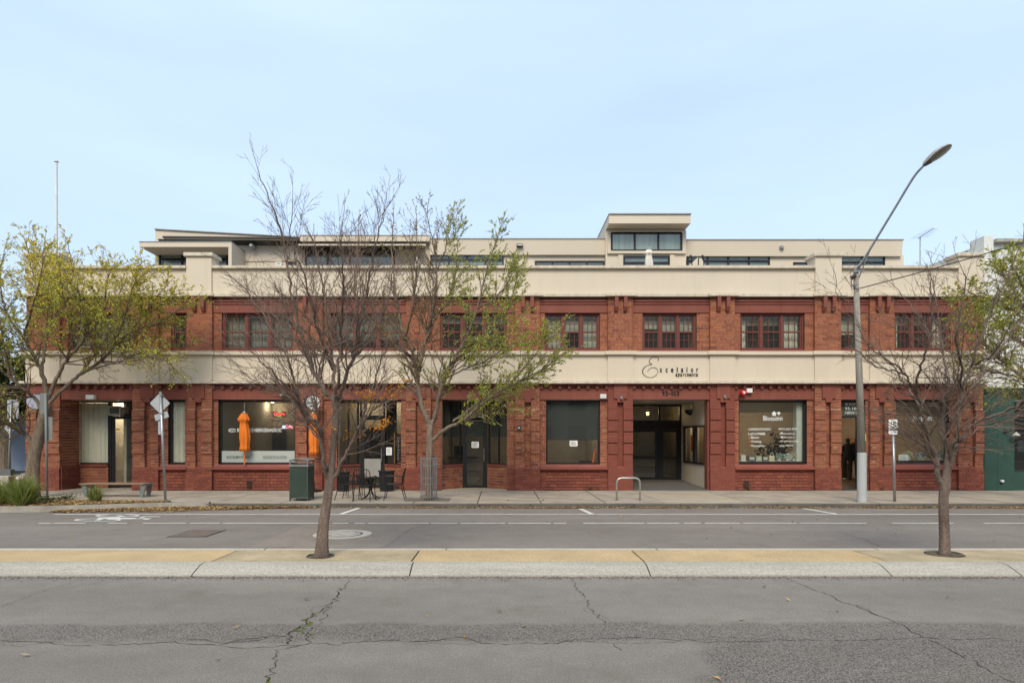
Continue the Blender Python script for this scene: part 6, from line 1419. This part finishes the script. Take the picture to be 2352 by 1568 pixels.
# ------------------------------------------------------------------ trees
def tree(name, label, Y0, base_uv, trunk_px, trunk_r, limbs, P, leaves, group='street trees', bmat=bark, zbase=PAVE, tmat=None):
    r = random.Random(P['seed']); b = W(base_uv[0], base_uv[1], Y0); b.z = zbase
    t = thing(name, label, 'tree', b, group)
    tr = MB(); tp = spline([b] + [W(u, v, Y0+dy) for u, v, dy in trunk_px], 6); n = len(tp)
    K = len(trunk_r)-1; rad = []
    for i in range(n): f = i/(n-1)*K; j = min(K-1, int(f)); rad.append(trunk_r[j] + (trunk_r[j+1]-trunk_r[j])*(f-j))
    rad[0] *= 1.28; rad[1] *= 1.10; rad[2] *= 1.03
    tr.tube(tp, rad, 18)
    # slight fluting and irregularity of the stem
    for i in range(n):
        for q in range(18):
            v = Vector(tr.v[i*18+q]); k = 1 + P.get('flute', .06)*math.sin(3*2*math.pi*q/18 + i*.12) + r.uniform(-.025,.025); c = tp[i]; tr.v[i*18+q] = tuple(c + (v-c)*k)
    tw = MB(); lv = []; ymax = P.get('ymax', 99)
    def clampY(p):
        if p.y > ymax: p.y = ymax - r.uniform(0, .1)
        return p
    minr = P['minr']
    def shoot(p, d, L, rr, lev):
        ns = max(2, int(L/P['seg'])); st = L/ns; pts = [p.copy()]; d = d.normalized()
        for k in range(ns):
            d = d + Vector((r.gauss(0,1), r.gauss(0,1), r.gauss(0,1)))*P['wander'] + Vector((0,0,P['trop']*(.4+.6*k/ns))); d.normalize(); p = clampY(p + d*st); pts.append(p.copy())
        radii = [max(minr, rr*(1-.72*k/ns)) for k in range(ns+1)]; tw.tube(pts, radii, 4 if rr > .008 else 3, cap=False)
        if lev == 0 or L < .12:
            lv.append(pts); return
        if lev == 1: lv.append(pts)
        for _ in range(max(1, int(L*P['dens'][lev]*r.uniform(.7,1.3)))):
            f = r.uniform(.12, 1); i = min(ns-1, int(f*ns)); q = pts[i].lerp(pts[i+1], f*ns-i); tg = (pts[i+1]-pts[i]).normalized()
            ax = Vector((r.gauss(0,1), r.gauss(0,1), r.gauss(0,1))); ax = (ax - tg*ax.dot(tg)).normalized(); an = R(r.uniform(*P['ang'])); nd = tg*math.cos(an) + ax*math.sin(an)
            shoot(q, nd, L*r.uniform(.30,.62)*(1-.35*f), max(minr, radii[i]*.62), lev-1)
    for li, (px, r0, r1) in enumerate(limbs):
        pts = spline([clampY(W(u, v, Y0+dy)) for u, v, dy in px], 5); n = len(pts); rads = [r0+(r1-r0)*(i/(n-1))**.8 for i in range(n)]
        for i in range(2, n): pts[i] = pts[i] + Vector((r.gauss(0,1), r.gauss(0,1), r.gauss(0,1)))*P.get('jit', .012)
        tr.tube(pts, rads, 9 if r0 > .03 else 6, cap=False)
        total = sum((pts[i+1]-pts[i]).length for i in range(n-1)); cnt = int(total*P['dens'][3]); t0 = P.get('t0', .22)
        thin = r1 < .0056
        for k in range(cnt):
            f = t0 + (1-t0)*((k+r.random())/cnt); i = min(n-2, int(f*(n-1))); q = pts[i].lerp(pts[i+1], f*(n-1)-i); tg = (pts[i+1]-pts[i]).normalized()
            if thin and f > .5 and r.random() < .62: continue
            ax = Vector((r.gauss(0,1), r.gauss(0,1.0), r.gauss(0,.8))); ax = (ax - tg*ax.dot(tg)).normalized(); an = R(r.uniform(*P['ang'])); nd = tg*math.cos(an) + ax*math.sin(an)
            shoot(q, nd, P['L']*r.uniform(.55,1.15)*(1.15-.72*f), max(minr*1.3, rads[i]*.45), 2)
        shoot(pts[-1], (pts[-1]-pts[-2]).normalized() if n > 1 else Vector((0,0,1)), P['L']*.45, r1, 2)
    tr.build('trunk', tmat or bmat, t, smooth=True); tw.build('branches', P.get('twmat', barkT), t, smooth=False)
    lm = MB()
    def leaf(c, s, col):
        d = Vector((r.gauss(0,1), r.gauss(0,1), r.gauss(-.3,.8))).normalized(); e = d.cross(Vector((r.gauss(0,1), r.gauss(0,1), r.gauss(0,1)))).normalized(); g = P.get('leafgain', 1.0); lm.quad(c, c+d*s*.5+e*s*.27, c+d*s, c+d*s*.5-e*s*.27, (min(.9, col[0]*g), min(.85, col[1]*g), col[2]*g))
    leaves(r, lv, leaf, Y0)
    if lm.v: stuff(lm.build('foliage', leafm, t))
    return t
def jitcol(r, c, a=.3): k = r.uniform(1-a, 1+a); return (c[0]*k, c[1]*k, c[2]*k)
def uv_of(p): return CX + p.x*F/p.y, CY - (p.z-CH)*F/p.y

# bare median tree in front of the cafe
Y1 = G(0, 1277, MT).y
L1 = [([(756,1104,0),(744,1061,-.1),(738,1010,-.2),(731,977,-.3),(700,944,-.4),(683,905,-.5),(668,850,-.55),(640,780,-.6),(600,715,-.6),(555,655,-.6)],0.0359,0.0085),
 ([(734,985,-.28),(705,945,-.1),(655,908,.2),(600,880,.4),(550,852,.6)],0.0187,0.0059),
 ([(766,1020,0),(771,935,0),(747,897,.1),(722,855,.15),(700,790,.2),(680,720,.25),(665,650,.3),(655,575,.3),(640,510,.3),(612,440,.3),(588,385,.3)],0.0406,0.0051),
 ([(771,935,0),(766,850,.3),(757,780,.5),(747,700,.7),(735,620,.8),(720,545,.9)],0.0312,0.0068),
 ([(770,940,0),(789,890,-.1),(804,838,-.2),(822,770,-.3),(838,700,-.4),(848,640,-.4),(864,560,-.4),(884,480,-.4)],0.0343,0.0059),
 ([(764,1100,0),(787,1056,-.05),(806,1021,-.1),(827,979,-.2),(850,950,-.3),(880,922,-.45),(905,893,-.6)],0.0312,0.0068),
 ([(771,930,0),(777,860,-.3),(782,780,-.5),(787,700,-.8),(788,620,-1.0),(778,540,-1.1)],0.0281,0.0068),
 ([(806,835,-.2),(842,790,0),(870,735,.3),(892,680,.5),(902,620,.6)],0.0203,0.0059),
 ([(720,850,.15),(690,800,.5),(650,748,.7),(608,700,.9),(565,655,1.0)],0.0203,0.0059),
 ([(808,1018,-.1),(832,960,.2),(852,900,.4),(872,840,.6),(890,785,.8)],0.0203,0.0068),
 ([(765,850,.3),(738,780,0),(716,700,-.3),(692,620,-.5),(670,560,-.6)],0.0218,0.0059),
 ([(822,770,-.3),(815,690,.1),(818,610,.4),(822,540,.6)],0.0187,0.0059),
 ([(655,575,.3),(668,520,.1),(672,460,0)],0.0094,0.0043), ([(686,908,-.5),(640,870,-.9),(590,820,-1.1),(545,790,-1.2)],0.0156,0.0051), ([(738,1010,-.2),(712,985,.3),(690,960,.7),(668,915,1.0)],0.0140,0.0051)]
def lv1(r, lv, leaf, Y0):
    for pts in lv:
        u, v = uv_of(pts[-1])
        if u > 735 and 430 < v < 800 and r.random() < .55:
            for p in pts[1:]:
                if r.random() < .5: leaf(p, r.uniform(.015,.028), jitcol(r, r.choice([(.12,.06,.03),(.16,.09,.04),(.20,.13,.03)])))
    for (u, v, dy, n, s) in ((842,905,-.35,46,.07),(852,908,-.3,24,.06),(880,972,-.4,50,.07),(868,983,-.4,24,.06),(812,1001,-.1,26,.06),(822,996,-.1,20,.06),(905,893,-.6,30,.08),(893,906,-.5,18,.06),(676,886,-.4,16,.05),(680,915,-.3,8,.03),(760,978,-.1,14,.05),(918,873,-.6,10,.05),(865,748,.2,14,.05),(885,766,.3,8,.05),(905,912,-.5,12,.06),(800,930,-.1,8,.05)):
        c = W(u, v, Y0+dy)
        for k in range(n): leaf(c + Vector((r.gauss(0,s), r.gauss(0,s), r.gauss(0,s*.5))), r.uniform(.03,.055), jitcol(r, r.choice([(.62,.26,.03),(.55,.20,.03),(.66,.33,.06)])))
tree('bare_tree', 'bare vase shaped tree on the median in front of the cafe', Y1, (738,1277), [(742,1215,0),(750,1160,0),(758,1104,0),(764,1050,0),(767,1000,0),(771,935,0)], [.100,.076,.066,.058,.049,.044,.034], L1,
     dict(seed=21, minr=.0021, seg=.12, wander=.085, trop=.075, dens=[0,8,8,12], ang=(16,46), L=1.05, flute=.05), lv1, zbase=MT-.01)
# bare median tree at the right
Y2 = G(0, 1272, MT).y
L2 = [([(2167,1150,0),(2164,1115,0),(2155,1085,0),(2147,1050,0),(2133,998,-.1),(2117,939,-.2),(2107,904,-.25),(2077,857,-.35),(2040,827,-.4),(1995,795,-.5)],0.0490,0.0068),
 ([(2150,1058,0),(2128,1033,.1),(2098,1003,.3),(2063,983,.5),(2020,955,.7)],0.0177,0.0059),
 ([(2170,1130,0),(2178,1038,.05),(2168,991,.1),(2173,932,.2),(2175,874,.3),(2165,800,.5),(2152,710,.7),(2140,640,.8)],0.0422,0.0059),
 ([(2170,1145,0),(2178,1095,0),(2190,1040,-.05),(2208,1010,-.1),(2238,972,-.2),(2297,948,-.3),(2352,920,-.4),(2400,890,-.5)],0.0462,0.0068),
 ([(2176,1110,0),(2184,1050,0),(2196,990,-.05),(2202,944,-.1),(2211,897,-.15),(2232,838,-.2),(2260,755,-.3),(2290,685,-.35),(2325,610,-.4),(2348,548,-.4)],0.0381,0.0051),
 ([(2107,904,-.25),(2110,860,-.6),(2130,800,-.9),(2140,730,-1.0),(2135,660,-1.1)],0.0190,0.0059),
 ([(2205,930,-.1),(2240,880,.3),(2290,810,.6),(2340,750,.8),(2390,690,.9)],0.0204,0.0059),
 ([(2117,939,-.2),(2085,890,.3),(2050,840,.7),(2010,800,.9),(1970,740,1.0)],0.0177,0.0051),
 ([(2211,897,-.15),(2205,830,-.5),(2200,760,-.8),(2215,680,-.9),(2220,630,-.9)],0.0177,0.0059),
 ([(2077,857,-.35),(2040,850,-.7),(1995,830,-1.0),(1950,790,-1.1)],0.0136,0.0051), ([(2208,1010,-.1),(2250,985,.3),(2290,975,.6),(2340,955,.8)],0.0122,0.0051), ([(2133,998,-.1),(2108,960,-.5),(2075,925,-.8),(2030,900,-1.0)],0.0136,0.0051),
 ([(2232,838,-.2),(2270,820,-.6),(2310,770,-.9),(2345,700,-1.1)],0.0150,0.0051), ([(2168,800,.5),(2130,760,.7),(2090,700,.8),(2050,650,.9)],0.0136,0.0051), ([(1998,797,-.5),(1965,745,-.5),(1935,700,-.5),(1912,620,-.5)],0.0068,0.0034)]
def lv2(r, lv, leaf, Y0):
    for pts in lv:
        if r.random() < .04: leaf(pts[-1], .03, jitcol(r, (.25,.17,.04)))
tree('bare_tree', 'bare spreading tree on the median at the right edge', Y2, (2170,1272), [(2169,1220,0),(2167,1165,0),(2168,1120,0),(2173,1080,0),(2178,1038,.05)], [.074,.066,.063,.060,.046,.030], L2,
     dict(seed=33, minr=.0021, seg=.12, wander=.09, trop=.05, dens=[0,7,7,10], ang=(18,50), L=1.0, flute=.02), lv2, zbase=MT-.01)
# rings around the median trees
for lab, u, v, Yq, rad in (('worn dark rubber ring around the foot of the bare tree by the cafe', 735, 1277, Y1, .185), ('worn dark rubber ring around the foot of the bare tree at the right', 2172, 1272, Y2, .245)):
    p = W(u, v, Yq); t = thing('tree_ring', lab, 'tree ring', (p.x, Yq, MT-.006)); m = MB(); rr_ = random.Random(int(u)); n = 36
    ring = [Vector((p.x+rad*math.cos(2*math.pi*k/n), Yq+.02+rad*.9*math.sin(2*math.pi*k/n), MT-.004+.008*math.sin(k*.5))) for k in range(n)]; m.tube(ring+[ring[0]], .014, 8, cap=False).build('rim', M('old_rubber', (.085,.075,.058), .9, .3, 8), t)
    MB().lathe((p.x,Yq+.02,MT-.006), [(rad*.97,0),(rad*.97,.003)], 30).build('soil', M('dark_soil', (.11,.085,.055), .95, .35, 14, .6, 30, fine=.3, fscale=50), t)
# guarded footpath tree with green crown
Y3 = G(0, 1149.5, PAVE).y + .2
L3 = [([(986,980,0),(981,958,0),(963,916,.05),(958,850,.1),(950,818,.15),(930,777,.3),(915,720,.5),(905,650,.7),(900,560,.9),(905,500,1.0)],.085,.010),
 ([(958,852,.1),(969,815,0),(984,764,-.1),(996,700,-.2),(1003,624,-.3),(994,561,-.3),(981,490,-.3)],.060,.009),
 ([(989,978,0),(996,965,0),(1005,932,-.1),(1017,874,-.2),(1040,827,-.3),(1070,777,-.5),(1096,708,-.6),(1113,637,-.7),(1134,568,-.7),(1150,522,-.7)],.075,.008),
 ([(991,1012,0),(1021,986,-.15),(1068,962,-.3),(1110,925,-.5),(1162,893,-.7),(1215,865,-.8),(1258,840,-.9),(1295,812,-.9)],.058,.008),
 ([(1040,967,-.25),(1085,935,.1),(1130,905,.4),(1180,880,.6),(1230,855,.8)],.034,.008),
 ([(1043,825,-.3),(1090,800,.0),(1130,760,.3),(1165,710,.5),(1185,650,.6),(1190,625,.7)],.034,.008),
 ([(984,764,-.1),(1000,730,.3),(1030,690,.5),(1045,630,.7),(1050,570,.8)],.034,.008),
 ([(930,777,.3),(945,720,-.3),(955,650,-.6),(960,580,-.8),(955,510,-.9)],.034,.008),
 ([(1096,708,-.6),(1130,690,-1.0),(1165,650,-1.1),(1180,620,-1.2)],.026,.007), ([(1162,893,-.7),(1200,850,-1.1),(1240,800,-1.3),(1270,760,-1.4)],.024,.007), ([(1017,874,-.2),(1060,850,-.7),(1110,830,-1.0),(1160,800,-1.2),(1200,780,-1.3)],.030,.008), ([(1003,624,-.3),(1020,580,-.5),(1030,540,-.6),(1038,500,-.6)],.020,.006), ([(950,818,.15),(915,800,-.3),(880,770,-.6),(862,720,-.8)],.026,.007)]
def lv3(r, lv, leaf, Y0):
    for pts in lv:
        u, v = uv_of(pts[-1]); green = u > 1020 or v > 830
        pr = .92 if u > 1060 else .6 if green else .16
        for a, b in zip(pts[:-1], pts[1:]):
            for q in range(5):
                if r.random() < pr:
                    c = a.lerp(b, r.random()); g_ = r.random(); col = (.31,.36,.08) if g_ < .5 else (.22,.28,.07) if g_ < .72 else (.48,.45,.08) if g_ < .92 else (.50,.37,.05)
                    if not green: col = r.choice([(.30,.25,.06),(.20,.14,.06),(.36,.29,.05)])
                    leaf(c, r.uniform(.035,.06), jitcol(r, col))
tree('guarded_tree', 'green leafy tree growing out of the wire guard on the footpath', Y3, (985,1147), [(985,1080,0),(987,1020,0),(988,978,0)], [.118,.096,.090,.084], L3,
     dict(seed=44, minr=.0038, seg=.15, wander=.09, trop=.075, dens=[0,6,6,11], ang=(18,46), L=1.18, leafgain=1.3, ymax=19.55), lv3, bmat=barkd)
# wire guard round its stem and the paved tree pit
gp = W(985, 1149.8, Y3); gd = thing('tree_guard', 'round galvanised wire guard around the footpath tree stem', 'tree guard', (gp.x, Y3, PAVE)); gr_ = .225; gh = 1.18
for k in range(20): a = 2*math.pi*k/20; MB().tube([(gp.x+gr_*math.cos(a),Y3+gr_*math.sin(a),PAVE),(gp.x+gr_*math.cos(a),Y3+gr_*math.sin(a),PAVE+gh)], .0075, 6).build('upright', galv, gd)
for z in (.10,.45,.62,.96,1.15): m = MB(); m.tube([(gp.x+(gr_+.009)*math.cos(2*math.pi*k/28),Y3+(gr_+.009)*math.sin(2*math.pi*k/28),PAVE+z) for k in range(29)], .007, 6, cap=False); m.build('hoop', galv, gd)
boxo('tree_pit', gp.x-.62, gp.x+.58, Y3-.42, Y3+.5, PAVE-.02, PAVE+.006, M('tree_pit_gravel', (.15,.125,.10), .95, .3, 14, .6, 40, fine=.25, fscale=50), foot)
# leafy tree on the planted corner at the left
Y0t = 17.7
L0 = [([(77,1022,0),(60,1000,0),(38,985,-.2),(0,962,-.4),(-50,930,-.6)],.075,.02),
 ([(98,945,0),(80,915,0),(55,893,-.3),(25,865,-.5),(-20,835,-.7)],.065,.015),
 ([(108,920,0),(98,860,.1),(89,838,.1),(70,805,.2),(54,778,.2),(28,740,.3),(12,706,.3),(2,650,.4),(5,590,.4)],.070,.012),
 ([(96,850,.1),(100,820,.2),(108,770,.4),(118,730,.5),(128,690,.6),(140,645,.7),(135,600,.8)],.050,.010),
 ([(110,915,0),(130,870,-.1),(152,829,-.2),(178,798,-.3),(199,771,-.4),(196,724,-.4),(182,670,-.5),(168,630,-.5),(160,580,-.6)],.062,.010),
 ([(113,925,0),(150,888,.1),(180,862,.2),(232,830,.4),(262,796,.6),(293,766,.7),(335,750,.8),(370,740,.9),(410,712,1.0),(440,688,1.0)],.058,.009),
 ([(200,850,.25),(245,838,-.2),(305,822,-.5),(355,818,-.8),(390,835,-1.0),(400,850,-1.0)],.034,.008),
 ([(232,830,.4),(270,830,.9),(320,812,1.1),(370,800,1.2),(420,790,1.3)],.030,.008),
 ([(199,771,-.4),(225,740,-.7),(240,700,-.9),(245,650,-1.0),(255,620,-1.1)],.034,.009),
 ([(262,796,.6),(285,730,.3),(300,680,.1),(310,650,0),(330,630,-.1)],.034,.008),
 ([(118,730,.5),(95,690,.9),(80,650,1.1),(70,600,1.2),(60,560,1.2)],.030,.009), ([(54,778,.2),(70,720,-.4),(85,670,-.7),(95,620,-.9),(100,570,-1.0)],.034,.009), ([(293,766,.7),(330,720,.5),(360,680,.4),(385,650,.3)],.028,.008),
 ([(28,740,.3),(-10,690,0),(-30,640,-.2)],.026,.009), ([(152,829,-.2),(165,770,-.8),(150,700,-1.2),(140,640,-1.4)],.034,.009), ([(25,865,-.5),(10,800,-.9),(0,740,-1.1),(-10,690,-1.2)],.03,.009), ([(180,862,.2),(230,800,1.0),(260,740,1.3),(270,690,1.4),(280,660,1.4)],.03,.009)]
def lv0(r, lv, leaf, Y0):
    for pts in lv:
        u, v = uv_of(pts[-1]); dens = .68 if v < 740 else .46 if v < 830 else .22
        for a, b in zip(pts[:-1], pts[1:]):
            for q in range(5):
                if r.random() < dens:
                    c = a.lerp(b, r.random()); g_ = r.random(); top = max(0, min(1, (720-v)/140)); yel = .16+.55*top
                    col = r.choice([(.85,.58,.05),(.76,.54,.05),(.66,.50,.06)]) if g_ < yel else r.choice([(.36,.37,.075),(.44,.44,.085),(.26,.28,.06)])
                    leaf(c, r.uniform(.04,.068), jitcol(r, col))
tree('corner_tree', 'green and yellow leafy tree on the planted corner at the left', Y0t, (74,1141), [(76,1095,0),(79,1050,0),(88,1010,0),(97,972,0),(106,930,0)], [.19,.172,.165,.155,.148,.14], L0,
     dict(seed=55, minr=.0038, seg=.16, wander=.11, trop=.04, dens=[0,6,6,11], ang=(22,55), L=1.38, leafgain=1.25, ymax=19.5, flute=.10), lv0, bmat=bark, tmat=barkd)
# leafy tree whose stem stands beyond the right edge
L4 = [([(2425,1000,0),(2390,930,0),(2352,872,-.1),(2310,836,-.2),(2270,800,-.3),(2235,760,-.4),(2205,720,-.5)],.075,.010), ([(2430,960,0),(2400,860,.2),(2370,760,.4),(2340,690,.5),(2310,640,.6),(2285,610,.7)],.075,.010),
 ([(2430,950,0),(2430,850,-.2),(2410,740,-.4),(2385,640,-.5),(2365,570,-.6)],.07,.010), ([(2352,872,-.1),(2310,860,.3),(2265,850,.6),(2230,835,.8),(2180,800,1.0)],.034,.008), ([(2340,690,.5),(2290,690,0),(2250,680,-.3),(2215,665,-.5)],.030,.008),
 ([(2370,760,.4),(2320,740,.9),(2280,730,1.1),(2250,700,1.2)],.034,.008), ([(2400,860,.2),(2360,800,-.5),(2320,770,-.8),(2290,740,-1.0)],.034,.009), ([(2410,740,-.4),(2370,690,-.9),(2340,640,-1.1),(2325,600,-1.2)],.034,.009), ([(2390,930,0),(2340,910,-.4),(2300,900,-.6),(2250,880,-.7)],.028,.008)]
def lv4(r, lv, leaf, Y0):
    for pts in lv:
        u, v = uv_of(pts[-1]); dens = .85 if v < 760 else .55 if v < 850 else .25
        for a, b in zip(pts[:-1], pts[1:]):
            for q in range(5):
                if r.random() < dens: leaf(a.lerp(b, r.random()), r.uniform(.045,.075), jitcol(r, r.choice([(.27,.32,.065),(.32,.37,.08),(.21,.25,.05),(.55,.45,.07)])))
tree('roadside_tree', 'leafy green tree reaching in behind the bare tree at the right edge', 16.7, (2420,1147), [(2422,1090,0),(2425,1040,0),(2428,970,0)], [.17,.16,.15,.13], L4,
     dict(seed=66, minr=.0038, seg=.16, wander=.11, trop=.03, dens=[0,6,6,11], ang=(22,55), L=1.15, leafgain=1.25, ymax=19.4), lv4, bmat=barkd)

# dense dark evergreen and shrubs beyond the side street
def evergreen(name, label, c, rx_, ry_, rz_, n, pal, seed, s=.16, group='trees across the side street'):
    r = random.Random(seed); t = thing(name, label, 'tree', (c.x, c.y, 0), group); lm = MB(); br_ = MB()
    br_.tube([(c.x,c.y,0),(c.x,c.y,c.z-rz_*.5),(c.x+.2,c.y,c.z+rz_*.4)], [.28,.2,.06], 10)
    cl = []
    for k in range(46):
        d = Vector((r.gauss(0,1), r.gauss(0,1), r.gauss(0,1))).normalized(); q = c + Vector((d.x*rx_, d.y*ry_, d.z*rz_))*r.uniform(.45,.98); cl.append((q, r.uniform(.5,.95)))
        br_.tube([c+Vector((0,0,-rz_*.3)), q], [.06,.02], 5, cap=False)
    br_.build('trunk', barkd, t)
    for k in range(n):
        q, w_ = r.choice(cl); o = Vector((r.gauss(0,1), r.gauss(0,1), r.gauss(0,.8))); o = o.normalized()*w_*r.random()**.4; p = q+o
        d = Vector((r.gauss(0,1), r.gauss(0,1), r.gauss(0,.6))).normalized(); e = d.cross(Vector((r.gauss(0,1), r.gauss(0,1), r.gauss(0,1)))).normalized(); col = jitcol(r, r.choice(pal), .35); lm.quad(p, p+d*s*.5+e*s*.3, p+d*s, p+d*s*.5-e*s*.3, col)
    stuff(lm.build('foliage', leafm, t))
DG = [(.035,.055,.014),(.05,.075,.018),(.07,.095,.02),(.10,.11,.02)]
evergreen('evergreen_tree', 'dense dark evergreen tree behind the house at the far left', W(10, 860, 30), 3.4, 2.2, 2.9, 22000, DG, 3, .17); evergreen('evergreen_tree', 'second dark evergreen tree further left behind the house', W(-110, 880, 33), 4, 3, 3.2, 9000, DG, 4, .2)

# grass tussocks on the planted corner
def tussock(label, u, v, w, h, n, seed, Yq=None):
    r = random.Random(seed); p = G(u, v, PAVE+.02); t = thing('grass_tussock', label, 'grass', p, 'ornamental grasses'); m = MB()
    for k in range(n):
        an = r.uniform(0,6.28); q = w*.22*math.sqrt(r.random()); b = p + Vector((q*math.cos(an), q*.7*math.sin(an), -.01)); lean = Vector((math.cos(an), .8*math.sin(an), 0))*w*abs(r.gauss(.20,.16)); H = h*max(.2, r.gauss(.74,.30))*(1-.9*(lean.length/w)**2); sd = Vector((-math.sin(an+.4), math.cos(an+.4), 0)); ww = r.uniform(.004,.009)
        col = jitcol(r, r.choice([(.24,.30,.06),(.17,.24,.05),(.32,.34,.10),(.42,.38,.16),(.14,.19,.045)])); P_ = [b, b+lean*.3+Vector((0,0,H*.42)), b+lean*.75+Vector((0,0,H*.80)), b+lean*1.35+Vector((0,0,H*1.02))]
        for (a, c), (wa, wb) in zip(zip(P_[:-1], P_[1:]), ((1,1),(1,.7),(.7,.1))): m.quad(a-sd*ww*wa, a+sd*ww*wa, c+sd*ww*wb, c-sd*ww*wb, col)
    stuff(m.build('blades', leafm, t))
tussock('large green ornamental grass tussock at the left corner of the bed', 50, 1160, .92, .60, 1500, 1); tussock('smaller green grass tussock in front of the bench', 219, 1152, .46, .36, 520, 2); tussock('green strappy grass clump cut by the left edge', 2, 1158, .5, .50, 700, 3)
r_ = random.Random(9)
for i, (u, v) in enumerate(((98,1150),(115,1152),(150,1146))):
    p = G(u, v, PAVE); t = thing('low_shrub', ['low dark ground plant at the foot of the grey sign post','low dark ground plant right of the grey sign post','low sprawling ground plant left of the bench'][i], 'plant', p); m = MB()
    for k in range(260):
        c = p + Vector((r_.gauss(0,.16), r_.gauss(0,.1), abs(r_.gauss(.03,.05)))); d = Vector((r_.gauss(0,1), r_.gauss(0,1), r_.gauss(.3,.6))).normalized()*.05; e = d.cross(Vector((0,.3,1)))*.5; m.quad(c, c+d*.5+e, c+d, c+d*.5-e, jitcol(r_, (.05,.075,.025)))
    stuff(m.build('leaves', leafm, t))
# weeds and old iron vents at the foot of the wall
for lab, u in (('rusty iron wall vent low under the cafe window', 571), ('rusty iron wall vent low under the left flower shop window', 1716)):
    t = thing('wall_vent', lab, 'vent', W(u, 1121, 20.06)); boxo('frame', fx(u-6), fx(u+6), 20.05, 20.075, fz(1121), fz(1105), M('rusty_iron', (.075,.035,.022), .9, .4, 12), t)
    for k in range(4): boxo('bar', fx(u-4.5), fx(u+4.5), 20.045, 20.049, fz(1118.5-k*3.6), fz(1117-k*3.6), M('dark_slot', (.015,.012,.01)), t)
for i, (u, n) in enumerate(((1355,70),(1374,30),(1718,60),(700,30),(1965+60,40))):
    p = Vector((fx(u,19.9), 19.93, PAVE)); t = thing('wall_weed', ['small green weed at the wall foot under the office window','tiny weed at the wall foot left of the entrance pier','small weed under the rusty vent by the flower shop','tiny weed at the wall foot by the litter bin','tiny weed at the wall foot behind the parking sign'][i], 'weed', p); m = MB()
    for k in range(n): c = p + Vector((r_.gauss(0,.06), r_.uniform(-.04,.02), abs(r_.gauss(0,.05)))); d = Vector((r_.gauss(0,1), r_.gauss(0,1), r_.gauss(.5,.6))).normalized()*.035; e = d.cross(Vector((0,.5,1)))*.5; m.quad(c, c+d*.5+e, c+d, c+d*.5-e, jitcol(r_, (.07,.10,.02)))
    stuff(m.build('leaves', leafm, t))

# ------------------------------------------------------------------ bricks: the clearest 300 as single pieces, the rest joined
BR.sort(key=lambda q: -q[5])
for (o, a, d, u, c, s) in BR[:300]: MB().obox(o, a, d, u, c).build('brick', brickm, bld)
bm_ = MB()
for (o, a, d, u, c, s) in BR[300:]: bm_.obox(o, a, d, u, c)
stuff(bm_.build('brickwork', brickm, bld))
